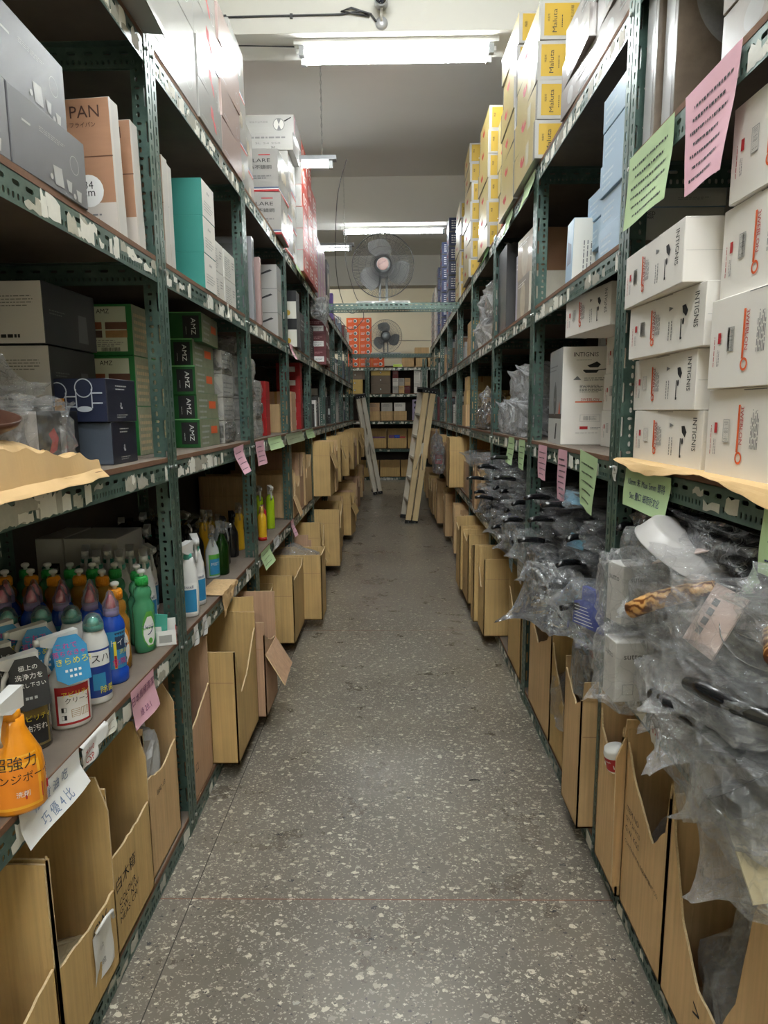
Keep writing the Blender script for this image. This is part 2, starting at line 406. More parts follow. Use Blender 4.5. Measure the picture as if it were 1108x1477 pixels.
lamp('hanging_light', -1.06, 5.35, 3.44, 1, 'fluorescent light hung on chains above the red boxes, left shelf top', hang=CEIL - 3.44, dark=True)
lamp('hanging_light', -1.08, 7.95, 3.44, 1, 'smaller looking hung fluorescent light left of the nearer fan', hang=CEIL - 3.44, dark=True)

# ------------------------------------------------------------------ slotted angle shelving
def capsule(cx, cy, w, h, n=4):
    """outline of a rounded slot, w x h"""
    pts = []; r = min(w, h) / 2
    if h >= w:
        for k in range(n + 1): a = pi * k / n; pts.append((cx + r * cos(a), cy + h / 2 - r + r * sin(a)))
        for k in range(n + 1): a = pi + pi * k / n; pts.append((cx + r * cos(a), cy - h / 2 + r + r * sin(a)))
    else:
        for k in range(n + 1): a = -pi / 2 + pi * k / n; pts.append((cx + w / 2 - r + r * cos(a), cy + r * sin(a)))
        for k in range(n + 1): a = pi / 2 + pi * k / n; pts.append((cx - w / 2 + r + r * cos(a), cy + r * sin(a)))
    return pts
_tiles = {}
def tile(w, L, kind):
    key = (w, L, kind)
    if key in _tiles: return _tiles[key]
    holes = []
    if kind == 'wide':      # a long slot near the corner, small holes near the free edge
        holes = [capsule(w * .30, L * .36, .009, .060), capsule(w * .72, L * .10, .010, .012), capsule(w * .72, L * .34, .010, .017),
                 capsule(w * .70, L * .60, .017, .009), capsule(w * .72, L * .85, .010, .017)]
    elif kind == 'narrow':
        holes = [capsule(w * .55, L * .15, .009, .022), capsule(w * .55, L * .48, .009, .026), capsule(w * .55, L * .83, .009, .018)]
    elif kind == 'rail':    # across = height: slots high, short holes low
        holes = [capsule(w * .68, L * .32, .010, .030), capsule(w * .68, L * .80, .010, .026)] + \
                [capsule(w * .27, L * q, .014, .008) for q in (.08, .24, .41, .58, .75, .92)]
    pts = [(0, 0), (w, 0), (w, L), (0, L)]; edges = [(0, 1), (1, 2), (2, 3), (3, 0)]
    loops = []
    for h in holes:
        b0 = len(pts); pts += h; n = len(h); edges += [(b0 + i, b0 + (i + 1) % n) for i in range(n)]; loops.append([b0 + i for i in range(n)])
    res = delaunay_2d_cdt([Vector(p) for p in pts], edges, [], 0, 1e-6)
    vo, fo = res[0], res[2]
    def inside(p, poly):
        c = False; j = len(poly) - 1
        for i in range(len(poly)):
            if (poly[i][1] > p[1]) != (poly[j][1] > p[1]) and p[0] < (poly[j][0] - poly[i][0]) * (p[1] - poly[i][1]) / (poly[j][1] - poly[i][1]) + poly[i][0]: c = not c
            j = i
        return c
    keep = []
    for f in fo:
        c = (sum(vo[i].x for i in f) / len(f), sum(vo[i].y for i in f) / len(f))
        if not any(inside(c, h) for h in holes): keep.append(tuple(f))
    _tiles[key] = ([(v.x, v.y) for v in vo], keep, holes)
    return _tiles[key]
def strip(mb, o, uw, ul, n_out, w, L, kind, m, t=0.002, pitch=0.10):
    """slotted plate: origin o, across direction uw, along ul, thickness t towards -n_out"""
    n = max(1, round(L / pitch)); p = L / n
    vs_, fs, holes = tile(round(w, 4), round(p, 5), kind)
    o, uw, ul, nn = Vector(o), Vector(uw), Vector(ul), Vector(n_out)
    flip = uw.cross(ul).dot(nn) < 0
    for k in range(n):
        ok = o + ul * (p * k)
        A = [ok + uw * x + ul * y for x, y in vs_]
        B = [a - nn * t for a in A]
        mb.add(A, [f[::-1] if flip else f for f in fs], m); mb.add(B, [f if flip else f[::-1] for f in fs], m)
        for h in holes:
            q = len(h); ha = [ok + uw * x + ul * y for x, y in h]
            mb.add(ha + [a - nn * t for a in ha], [(i, (i + 1) % q, q + (i + 1) % q, q + i) for i in range(q)], m)
    # rims
    for a, d in ((o, ul * L), (o + uw * w, ul * L)):
        mb.add([a, a + d, a + d - nn * t, a - nn * t], [(0, 1, 2, 3)], m)
def bits(mb, o, uw, ul, n_out, w, L, seed, amount=14):
    """torn label remains stuck on a rail face"""
    rr = random.Random(seed); o, uw, ul, nn = Vector(o), Vector(uw), Vector(ul), Vector(n_out)
    for k in range(amount):
        c = rr.uniform(.03, L - .03); hw = rr.uniform(.008, .035); y0 = rr.choice((0.002, rr.uniform(0, w * .5))); hh = rr.uniform(.018, w - y0)
        pts = []
        nseg = 5
        for i in range(nseg): pts.append((c - hw + 2 * hw * i / (nseg - 1), y0 + rr.uniform(0, .008)))
        for i in range(nseg): pts.append((c + hw - 2 * hw * i / (nseg - 1) + rr.uniform(-.004, .004), min(w, y0 + hh + rr.uniform(-.012, .004))))
        off = 0.0004 + 0.0003 * k / amount
        P = [o + ul * a + uw * b_ + nn * off for a, b_ in pts]
        fs = [(i, i + 1, 2 * nseg - 2 - i, 2 * nseg - 1 - i) for i in range(nseg - 1)]
        mb.add(P, fs, rr.choice((PAPERBIT, PAPERBIT, TAPE)))

PH = 2.60
def post_mesh(sx, sy):
    """L upright with its corner at the origin; flanges run towards sx (depth) and sy (along the aisle)"""
    mb = MB()
    strip(mb, (0, 0, 0), (sx, 0, 0), (0, 0, 1), (0, -sy, 0), 0.060, PH, 'wide', STEEL)
    strip(mb, (0, 0, 0), (0, sy, 0), (0, 0, 1), (-sx, 0, 0), 0.040, PH, 'narrow', STEEL)
    o = mb.build('post'); me = o.data; bpy.data.objects.remove(o); return me
def rail_mesh(seed, amount):
    """front rail, runs along +y, outer face towards -x (mirrored by rotation)"""
    mb = MB()
    strip(mb, (0, 0, 0), (0, 0, 1), (0, 1, 0), (-1, 0, 0), RAILH, BAY - .006, 'rail', STEEL)
    mb.box(0, .038, 0, BAY - .006, RAILH - .002, RAILH, STEEL)
    bits(mb, (0, 0, 0), (0, 0, 1), (0, 1, 0), (-1, 0, 0), RAILH, BAY - .006, seed, amount)
    o = mb.build('r'); me = o.data; bpy.data.objects.remove(o); return me
def side_rail_mesh(flip):
    mb = MB(); strip(mb, (0, 0, 0), (0, 0, 1), (1, 0, 0), (0, -1 if not flip else 1, 0), RAILH, DEP - .08, 'rail', STEEL)
    mb.box(0, DEP - .08, 0 if not flip else -.03, .03 if not flip else 0, RAILH - .002, RAILH, STEEL)
    o = mb.build('r'); me = o.data; bpy.data.objects.remove(o); return me
POSTS = {(sx, sy): post_mesh(sx, sy) for sx in (1, -1) for sy in (1, -1)}
RAILS = [rail_mesh(s, a) for s, a in ((1, 30), (2, 36), (3, 9), (4, 22), (5, 38), (6, 3))]
SRAIL = [side_rail_mesh(False), side_rail_mesh(True)]
def board_mesh(seed):
    mb = MB(); rr = random.Random(seed)
    mb.box(0.004, DEP - .004, 0.008, BAY - .008, 0, BRD - .0005, BOARD, skip='L')
    mb.box(0.002, 0.005, 0.008, BAY - .008, 0, BRD, WOODEDGE)
    o = mb.build('b'); me = o.data; bpy.data.objects.remove(o); return me
BOARDS = [board_mesh(1), board_mesh(2)]
BOLTM = None
def part(name, me, parent, loc=(0, 0, 0), rot=(0, 0, 0)):
    o = bpy.data.objects.new(name, me); COL.objects.link(o); o.parent = parent; o.location = loc; o.rotation_euler = rot; return o
def bolt_mesh():
    mb = MB(); mb.tube([(0, 0, 0), (-.005, 0, 0)], 0.006, BOLT, 6, smooth=False)
    o = mb.build('b'); me = o.data; bpy.data.objects.remove(o); return me
BOLTM = bolt_mesh()
BACKING = mat('dark_backing', (70, 62, 56), 0.85, var=0.3, scale=4)
def shelf_unit(root, low, railsel=None):
    """front towards local -x, runs local y 0..BAY, depth local x 0..DEP"""
    for x, sx in ((0, 1), (DEP, -1)):
        for y, sy in ((0.002, 1), (BAY - .002, -1)):
            part('post', POSTS[(sx, sy)], root, (x, y, 0))
    for i, z in enumerate(low):
        part('front_rail', RAILS[(railsel[i] if railsel else (i * 2 + 1) % 6)], root, (0.0025, .003, z))
        part('back_rail', RAILS[5], root, (DEP - .0025, BAY - .003, z), (0, 0, pi))
        part('side_rail', SRAIL[0], root, (.04, .0045, z)); part('side_rail', SRAIL[1], root, (.04, BAY - .0045, z))
        part('shelf_board', BOARDS[i % 2], root, (0, 0, z + RAILH))
        for y in (.022, BAY - .022):
            part('bolt', BOLTM, root, (-.001, y, z + .045))
    bp = MB(); bp.box(DEP - .012, DEP - .007, .02, BAY - .02, .0, 2.5, BACKING); bp.build('added_backing', root)  # added dark sheet, stands in for the dark goods packed behind the row
def bay(side, k, low=LOW, name=None):
    """bay k ends at upright junction k"""
    ya = (ZL if side == 'L' else ZR) + BAY * (k - 1)
    where = 'nearest the camera' if k == 0 else ('%s from the camera' % NTH[k] if k < 8 else 'farthest down the aisle')
    lab = 'green slotted steel shelving bay on the %s side, %s' % ('left' if side == 'L' else 'right', where)
    if side == 'R':
        r = empty('shelving_bay', (XR, ya, 0), label=lab, cat='shelving', group='shelving bays along the aisle')
        shelf_unit(r, low, [(k * 2 + i * 3) % 5 for i in range(5)] if k else [2, 3, 2, 0, 1])
    else:
        r = empty('shelving_bay', (-XL, ya + BAY, 0), pi, label=lab, cat='shelving', group='shelving bays along the aisle')
        sel = [2, 3, 1, 0, 4] if k < 2 else [2, 0, 4, 1, 0]
        shelf_unit(r, low, sel)
    return r
for k in range(0, 9):
    bay('L', k); bay('R', k, LOW if k else [0.0, 0.652, 1.268, 2.10, 2.55])
# ------------------------------------------------------------------ printed boxes
INK = mat('black_ink', (34, 34, 36), 0.7)
INKG = mat('grey_ink', (120, 120, 120), 0.7)
INKL = mat('pale_grey_ink', (168, 168, 166), 0.7)
RED = mat('red_print', (176, 36, 40), 0.6)
ORANGE = mat('orange_print', (216, 92, 40), 0.6)
WHITE = mat('white_card', (232, 228, 222), 0.6, var=0.04, scale=5)
WHITEG = mat('glossy_white_card', (172, 170, 166), 0.2, var=0.05, scale=5, coat=0.4)
WHITEP = mat('pure_white_print', (242, 242, 240), 0.5)
def C(name, rgb, rough=0.5, **k): return mat(name, rgb, rough, **k)
YELLOWP = C('mustard_print', (178, 146, 44), 0.45)
YB = C('pale_yellow_board', (176, 158, 98), 0.35, var=0.08, scale=8)

class PB(MB):
    """a box with printing; origin at the middle of its base; front = -y"""
    def __init__(s, w, d, h, m, faces=None, bev=0.0015):
        super().__init__(); s.w, s.d, s.h = w, d, h
        faces = faces or {}
        hx, hy = w / 2, d / 2
        e = bev
        # box with small chamfers so the edges catch light
        V = []
        for z0 in (0, h):
            for sy in (-1, 1):
                for sx in (-1, 1):
                    zz = e if z0 == 0 else h - e
                    V += [(sx * (hx - e), sy * (hy - e), z0), (sx * hx, sy * (hy - e), zz), (sx * (hx - e), sy * hy, zz)]
        def I(iz, iy, ix, k): return ((iz * 2 + iy) * 2 + ix) * 3 + k
        A = {'B': [I(0, 0, 0, 0), I(0, 1, 0, 0), I(0, 1, 1, 0), I(0, 0, 1, 0)], 'T': [I(1, 0, 0, 0), I(1, 0, 1, 0), I(1, 1, 1, 0), I(1, 1, 0, 0)],
             'L': [I(0, 0, 0, 1), I(1, 0, 0, 1), I(1, 1, 0, 1), I(0, 1, 0, 1)], 'R': [I(0, 0, 1, 1), I(0, 1, 1, 1), I(1, 1, 1, 1), I(1, 0, 1, 1)],
             'F': [I(0, 0, 0, 2), I(0, 0, 1, 2), I(1, 0, 1, 2), I(1, 0, 0, 2)], 'K': [I(0, 1, 0, 2), I(1, 1, 0, 2), I(1, 1, 1, 2), I(0, 1, 1, 2)]}
        for k, f in A.items(): s.add(V, [f], faces.get(k, m))
        ed = []
        for iy in (0, 1):
            for ix in (0, 1): ed.append([I(0, iy, ix, 1), I(0, iy, ix, 2), I(1, iy, ix, 2), I(1, iy, ix, 1)])
        for iz in (0, 1):
            for iy in (0, 1): ed.append([I(iz, iy, 0, 0), I(iz, iy, 0, 2), I(iz, iy, 1, 2), I(iz, iy, 1, 0)])
            for ix in (0, 1): ed.append([I(iz, 0, ix, 0), I(iz, 0, ix, 1), I(iz, 1, ix, 1), I(iz, 1, ix, 0)])
            for iy in (0, 1):
                for ix in (0, 1): ed.append([I(iz, iy, ix, 0), I(iz, iy, ix, 1), I(iz, iy, ix, 2)])
        s.add(V, ed, m)
        s.lay = {}
    def fr(s, F):
        hx, hy = s.w / 2, s.d / 2
        return {'F': ((-hx, -hy, 0), (1, 0, 0), (0, 0, 1), (0, -1, 0), s.w, s.h), 'K': ((hx, hy, 0), (-1, 0, 0), (0, 0, 1), (0, 1, 0), s.w, s.h),
                'L': ((-hx, hy, 0), (0, -1, 0), (0, 0, 1), (-1, 0, 0), s.d, s.h), 'R': ((hx, -hy, 0), (0, 1, 0), (0, 0, 1), (1, 0, 0), s.d, s.h),
                'T': ((-hx, -hy, s.h), (1, 0, 0), (0, 1, 0), (0, 0, 1), s.w, s.d), 'B': ((-hx, hy, 0), (1, 0, 0), (0, -1, 0), (0, 0, -1), s.w, s.d)}[F]
    def base(s, F, lift=0):
        o, u, v, n, W, H = s.fr(F)
        s.lay[F] = s.lay.get(F, 0) + 1
        e = 0.0003 + 0.00012 * min(s.lay[F], 12)
        return Vector(o) + Vector(n) * e, Vector(u), Vector(v), W, H
    def rect(s, F, u0, v0, u1, v1, m):
        o, u, v, W, H = s.base(F)
        s.add([o + u * (a * W) + v * (b * H) for a, b in ((u0, v0), (u1, v0), (u1, v1), (u0, v1))], [(0, 1, 2, 3)], m); return s
    def pg(s, F, pts, m):
        o, u, v, W, H = s.base(F)
        s.add([o + u * (a * W) + v * (b * H) for a, b in pts], [tuple(range(len(pts)))], m); return s
    def disc(s, F, cu, cv, r, m, n=20, sq=1.0):
        o, u, v, W, H = s.base(F)
        c = o + u * (cu * W) + v * (cv * H)
        s.add([c + u * (r * cos(2 * pi * k / n)) + v * (r * sq * sin(2 * pi * k / n)) for k in range(n)], [tuple(range(n))], m); return s
    def ring(s, F, cu, cv, r, t, m, n=24):
        o, u, v, W, H = s.base(F); c = o + u * (cu * W) + v * (cv * H)
        a = [c + u * (q * cos(2 * pi * k / n)) + v * (q * sin(2 * pi * k / n)) for q in (r, r - t) for k in range(n)]
        s.add(a, [(k, (k + 1) % n, n + (k + 1) % n, n + k) for k in range(n)], m); return s
    def tx(s, F, cu, cv, h, t, m, align='c', rot=0, fitw=None):
        """h metres; rot 0, 90 (reads upwards), -90 (reads downwards), 180"""
        o, u, v, W, H = s.base(F); c = o + u * (cu * W) + v * (cv * H)
        U, V = {0: (u, v), 90: (v, -u), -90: (-v, u), 180: (-u, -v)}[rot]
        s.text(c, U, V, t, h, m, align, fitw); return s
    def bars(s, F, cu, cv, w, h, m=None, seed=1, rot=0):
        rr = random.Random(seed); o, u, v, W, H = s.base(F); c = o + u * (cu * W) + v * (cv * H)
        if rot: u, v = v, -u
        x = -w / 2
        while x < w / 2:
            b_ = rr.uniform(.0006, .002)
            s.add([c + u * x - v * (h / 2), c + u * (x + b_) - v * (h / 2), c + u * (x + b_) + v * (h / 2), c + u * x + v * (h / 2)], [(0, 1, 2, 3)], m or INK)
            x += b_ + rr.uniform(.0008, .002)
        return s
    def lines(s, F, u0, v0, u1, v1, n, m, seed=1, rot=0, th=0.35, words=7):
        """n lines of small print inside a rectangle, as broken dashes"""
        rr = random.Random(seed); o, u, v, W, H = s.base(F)
        for k in range(n):
            if rot: a0 = u0 + (u1 - u0) * k / n; a1 = a0 + (u1 - u0) / n * th
            else: a0 = v0 + (v1 - v0) * k / n; a1 = a0 + (v1 - v0) / n * th
            lo, hi = (v0, v1) if rot else (u0, u1)
            end = lo + (hi - lo) * rr.uniform(.7, 1.0); p = lo; step = (hi - lo) / words
            while p < end:
                q = min(end, p + step * rr.uniform(.3, 1.1))
                if rot: quad = ((a0, p), (a1, p), (a1, q), (a0, q))
                else: quad = ((p, a0), (q, a0), (q, a1), (p, a1))
                s.add([o + u * (a * W) + v * (b * H) for a, b in quad], [(0, 1, 2, 3)], m)
                p = q + step * .18
        return s
    def mesh(s):
        o = s.build('box'); me = o.data; bpy.data.objects.remove(o); me['dims'] = (s.w, s.d, s.h); return me

def put(me, name, side, y, inset, z, label, cat, group=None, rz=0.0, tilt=None, parent=None):
    """y = middle along the aisle, inset = how far the front face stands behind the shelf front"""
    d = me['dims'][1]
    x, yy, zz = wpos(side, y, inset + d / 2, z)
    o = bpy.data.objects.new(name, me); COL.objects.link(o)
    o.location = (x, yy, zz); o.rotation_euler = (tilt[0] if tilt else 0, tilt[1] if tilt else 0, side_rot(side) + radians(rz))
    return tag(o, label, cat, group)
def sidename(s): return 'left' if s == 'L' else 'right'
def column(me, name, side, y, inset, z, n, desc, where, cat, group, jit=0.006, rz=1.2, seed=0, stag=None, gap=0.0008):
    """a vertical pile of like boxes; labels count from the bottom"""
    rr = random.Random(seed * 31 + int(y * 100)); h = me['dims'][2]; out = []
    for k in range(n):
        st = stag[k] if stag else 0
        pos = 'top one' if (k == n - 1 and n > 1) else ORD[k]
        lab = '%s, %s, %s' % (desc, pos, where) if n > 1 else '%s, %s' % (desc, where)
        out.append(put(me, name, side, y + rr.uniform(-jit, jit), inset + rr.uniform(0, jit) + st, z + k * (h + gap), lab, cat, group, rz=rr.uniform(-rz, rz)))
    return out

# ---- box designs -------------------------------------------------
# white boxes with black and orange print (face seen from the aisle: u=0 far, u=1 near, on the right-hand side)
def intignis(w, d, h, big=False, seed=1):
    b = PB(w, d, h, WHITE)
    x = [.90, .74, .58, .52, .40, .22, .12] if not big else [.95, .84, .70, .62, .42, .24, .12]
    b.tx('F', x[0] - .02, .88, w * .05, 'INTIGNIS', INK, 'l', -90, fitw=h * .56)
    b.rect('F', x[1] - .012, .18, x[1], .52, INK).pg('F', [(x[1] + .01, .62), (x[1] + .05, .54), (x[1] + .07, .63), (x[1] + .04, .74), (x[1] + .0, .73)], INK).rect('F', x[1] - .012, .18, x[1] + .01, .22, INK)
    b.disc('F', x[1] + .02, .47, h * .035, INK, sq=1.6)
    b.lines('F', x[2], .2, x[2] + .07, .62, 2, INKG, 3, rot=1, th=.3)
    b.pg('F', [(x[2] + .0, .70), (x[2] + .055, .74), (x[2] + .0, .78)], INKG)
    b.lines('F', x[3] - .13, .35, x[3] - .05, .78, 6, INKG, seed, rot=1, th=.45, words=4)
    b.rect('F', x[4] - .065, .30, x[4] - .045, .82, ORANGE).tx('F', x[4] - .04, .80, w * .032, '3WEBLON', RED, 'l', -90).ring('F', x[4] - .035, .24, h * .07, h * .025, ORANGE)
    b.rect('F', x[5] - .04, .40, x[5] + .03, .66, INKL).rect('F', x[5] - .035, .41, x[5] + .025, .65, WHITE).bars('F', x[5] - .005, .53, h * .22, w * .045, INKG, rot=1)
    b.rect('F', x[6] - .02, .50, x[6] + .012, .62, RED).lines('F', x[6] - .02, .25, x[6] + .012, .46, 2, INKG, 5, rot=1)
    b.lines('F', x[6] - .06, .25, x[6] - .045, .64, 1, RED, 5, rot=1, th=.4)
    b.rect('F', .40, .975, .62, .985, INKG)
    # near end: plain with a flap seam
    b.rect('R', .02, .485, .98, .49, INKL).rect('L', .02, .485, .98, .49, INKL)
    return b.mesh()
INT_M = intignis(.40, .26, .138, seed=2)
INT_B = intignis(.36, .30, .182, True, seed=4)
def tallbox():
    w, d, h = .30, .27, .395
    b = PB(w, d, h, WHITE)
    # aisle face: grey photograph of a pan
    gp = C('grey_photo_print', (150, 152, 152), 0.45, var=0.25, scale=6); gp2 = C('pale_photo_print', (196, 196, 192), 0.45); dkb = C('brown_band_print', (82, 70, 62), 0.5)
    b.rect('F', 0, .3, 1, 1, gp).rect('F', 0, 0, 1, .27, gp2).rect('F', 0, .27, 1, .32, dkb)
    b.disc('F', .5, .47, .036, C('pan_print', (88, 88, 88), 0.4), sq=1.9).disc('F', .5, .47, .008, gp2)
    b.rect('F', .47, .6, .53, .66, INKG).lines('F', .05, .78, .7, .86, 2, INKG).lines('F', .08, .4, .2, .75, 5, INKL, 3)
    b.pg('F', [(.8, .32), (.86, .46), (.92, .32)], ORANGE).pg('F', [(.55, .05), (.62, .22), (.7, .22), (.64, .05)], INK)
    # near face: upright print
    b.tx('R', .34, .90, .017, 'INTIGNIS', INK, 'c').lines('R', .2, .865, .5, .875, 1, INKG)
    b.pg('R', [(.36, .81), (.4, .79), (.52, .79), (.56, .82), (.5, .85), (.44, .83)], INK).pg('R', [(.3, .76), (.34, .735), (.5, .735), (.53, .76), (.72, .775), (.72, .785), (.5, .765), (.31, .768)], INK)
    b.pg('R', [(.16, .665), (.22, .705), (.28, .665)], INKG).lines('R', .32, .66, .78, .70, 2, INKG, 2)
    b.lines('R', .26, .54, .62, .62, 6, INKG, 4, th=.5)
    b.rect('R', .2, .435, .6, .447, ORANGE).tx('R', .42, .452, .011, '3WEBLON', RED).ring('R', .66, .452, .012, .005, ORANGE)
    b.rect('R', .28, .24, .58, .31, INKL).rect('R', .285, .243, .575, .307, WHITE).bars('R', .43, .275, .055, .018, INKG)
    b.rect('R', .28, .16, .4, .19, RED).lines('R', .44, .16, .6, .19, 2, INKG).lines('R', .22, .12, .66, .132, 1, INKG)
    return b.mesh()
TALLB = tallbox()
# yellow/white Maluta boxes: near end (R) carries the yellow label, aisle face pale yellow with a red ribbon mark
def maluta(w=.52, d=.34, h=.158):
    b = PB(w, d, h, WHITEG, faces={'F': YB})
    b.rect('F', .0, .0, .06, 1, WHITEG).rect('F', .94, .0, 1.0, 1, WHITEG)
    b.pg('F', [(.36, .62), (.44, .70), (.46, .52), (.52, .66), (.56, .48), (.46, .38), (.38, .46)], RED)
    b.rect('F', .62, .2, .75, .8, C('pale_pan_print', (190, 184, 160), 0.4))
    b.rect('R', .05, .10, .97, .90, YELLOWP)
    b.tx('R', .21, .18, d * .055, 'Maluta', INK, 'l', 90, fitw=h * .58).tx('R', .12, .45, d * .028, '瑪露塔', INK, 'l', 90)
    b.lines('R', .27, .3, .3, .7, 1, INK, 3, rot=1).tx('R', .42, .14, d * .04, '不鏽鋼七三不沾炒鍋', INK, 'l', 90, fitw=h * .7)
    b.disc('R', .72, .42, h * .22, C('steel_print', (196, 194, 188), 0.3)).disc('R', .72, .46, h * .13, C('dark_steel_print', (120, 116, 108), 0.3))
    b.rect('R', .8, .62, .97, .64, INKG)
    return b.mesh()
MAL = maluta()
def maluta_b(w=.46, d=.30, h=.148):
    b = PB(w, d, h, WHITEG, faces={'F': YB})
    b.pg('F', [(.3, .55), (.42, .66), (.44, .5), (.52, .62), (.54, .42), (.4, .34)], RED).rect('F', 0, 0, .05, 1, WHITEG)
    b.rect('R', .06, .08, .96, .92, YELLOWP).rect('R', .30, .55, .8, .86, WHITEP).bars('R', .5, .66, .03, .02).lines('R', .33, .76, .75, .84, 2, INKG)
    b.tx('R', .14, .5, .012, '瑪露', INK, 'l', 90).pg('R', [(.25, .2), (.6, .25), (.62, .3), (.35, .45), (.3, .42), (.5, .3), (.25, .24)], WHITEP)
    return b.mesh()
MAL2 = maluta_b()
def reddot(w, d, h, col, name):
    b = PB(w, d, h, WHITEG, faces={'F': col, 'R': col, 'L': col})
    b.pg('F', [(.35, .5), (.5, .64), (.62, .46), (.48, .34)], RED).lines('F', .1, .7, .9, .9, 2, WHITEP).lines('R', .1, .2, .9, .9, 4, WHITEP, 2, th=.4)
    b.lines('L', .1, .2, .9, .9, 4, WHITEP, 2, th=.4)
    return b.mesh()
NAVYB = reddot(.30, .3, .15, C('navy_print', (52, 60, 96), 0.4), 'n')
PALEB = reddot(.30, .3, .16, C('pale_grey_print', (206, 198, 190), 0.35), 'p')
# glossy greyish white pan boxes
def glossy(w, d, h, red=True, pink=False, seed=1):
    m = C('pinkish_glossy_card', (186, 164, 158), 0.2, var=0.06, scale=9, coat=0.5) if pink else WHITEG
    b = PB(w, d, h, m)
    if red: b.pg('F', [(.50, .78), (.60, .74), (.63, .5), (.70, .42), (.74, .2), (.66, .24), (.58, .44), (.50, .5)], RED)
    b.ring('F', .84, .34, h * .16, .002, INKL); b.lines('F', .1, .15, .4, .2, 1, INKL, seed)
    return b.mesh()
GLOSS_A = glossy(.33, .34, .143); GLOSS_B = glossy(.36, .34, .146, False, True); GLOSS_C = glossy(.58, .36, .285, False)
def glossr():
    b = PB(.40, .36, .10, C('grey_glossy_sleeve', (160, 153, 150), 0.2, var=0.15, scale=12, coat=0.4))
    b.disc('F', .3, .45, .035, C('grey_pan_print', (128, 124, 122), 0.3), sq=.8).rect('F', .55, .1, .9, .16, INKL).lines('F', .5, .5, .92, .8, 2, INKL)
    return b.mesh()
GLOSS_R = glossr()
# white boxes with red and blue bands, "CLARE"-like lettering on the near end
def clare(w=.34, d=.24, h=.25):
    BL = C('slate_blue_print', (84, 98, 126), 0.4)
    b = PB(w, d, h, WHITEG, faces={'B': C('grey_card', (150, 150, 152), 0.5)})
    for F in 'FLRK': b.rect(F, 0, 0, 1, .05, RED).rect(F, 0, .05, 1, .075, WHITEP).rect(F, 0, .075, 1, .11, BL)
    for F in 'LR':
        b.rect(F, .5, .84, .8, .865, RED).tx(F, .5, .68, .022, 'CLARE', INK, 'c', fitw=d * .6).tx(F, .5, .52, .024, '316不鏽鋼', INK, 'c', fitw=d * .66)
        b.lines(F, .15, .30, .85, .40, 2, INKG, 3, th=.6, words=6).lines(F, .2, .16, .8, .24, 3, INKL, 4)
    b.tx('F', .08, .2, .018, 'CLARE', INK, 'l', 90)
    for q in (.35, .5, .65): b.disc('F', q, .55, .03, C('lid_print', (170, 160, 140), 0.35), sq=1.3)
    return b.mesh()
CLARE = clare()
def panbox_top(w=.36, d=.36, h=.12):
    b = PB(w, d, h, WHITEG)
    for F in 'LR':
        b.disc(F, .70, .46, .042, INKG).disc(F, .70, .46, .037, C('steel_print', (196, 194, 188), 0.3)).pg(F, [(.70, .46), (.66, .8), (.75, .79)], INKG).pg(F, [(.70, .46), (.66, .12), (.75, .13)], INKG)
        b.pg(F, [(.80, .66), (.94, .86), (.95, .82), (.82, .6)], INK).tx(F, .3, .55, .012, '鉑金不沾平底鍋', INKG, 'c', fitw=d * .36).lines(F, .1, .25, .55, .34, 2, INKL)
    b.rect('F', .0, .0, .12, 1, C('mauve_print', (150, 112, 120), 0.5))
    return b.mesh()
PANTOP = panbox_top()
def iconbox(w=.33, d=.36, h=.115):
    b = PB(w, d, h, WHITEG)
    for F in 'LR': b.lines(F, .1, .68, .9, .82, 1, INKG, 6, th=.7, words=6).rect(F, .1, .6, .9, .61, INKL).tx(F, .5, .34, .013, '3L 24 250', INKG, 'c', fitw=d * .5).tx(F, .6, .10, .014, '260', INK, 'c')
    return b.mesh()
ICONB = iconbox()
REDC = C('coral_red_card', (190, 78, 64), 0.45, var=0.08, scale=8)
def redbox(w=.30, d=.30, h=.16):
    b = PB(w, d, h, REDC, faces={'L': WHITEG, 'R': WHITEG})
    for F in 'LR': b.pg(F, [(.2, .55), (.75, .85), (.8, .8), (.3, .5)], INK).lines(F, .1, .1, .9, .3, 3, INKL)
    b.disc('F', .35, .5, .045, WHITEP).disc('F', .35, .5, .035, C('pan_face_print', (208, 150, 140), 0.4)).lines('F', .55, .2, .9, .8, 3, WHITEP, th=.5, words=2)
    return b.mesh()
REDB = redbox()
GRN = C('deep_green_card', (34, 92, 44), 0.4)
def amz(w=.30, d=.20, h=.118):
    b = PB(w, d, h, GRN, faces={'F': C('olive_photo_card', (122, 128, 104), 0.5, var=0.35, scale=30)})
    b.rect('F', .55, .45, .88, .72, ORANGE).lines('F', .1, .1, .5, .9, 4, INKL, 7)
    for F in 'LR':
        b.rect(F, .62, .12, .95, .88, INK).tx(F, .79, .80, .018, 'AMZ', WHITEP, 'l', -90, fitw=h * .56).lines(F, .68, .25, .70, .6, 1, WHITEP, rot=1)
        b.disc(F, .16, .48, .028, C('knife_print', (150, 160, 150), 0.4), sq=.6).rect(F, .0, .96, 1, 1, C('light_green_edge', (120, 190, 120), 0.4))
    return b.mesh()
AMZ = amz()
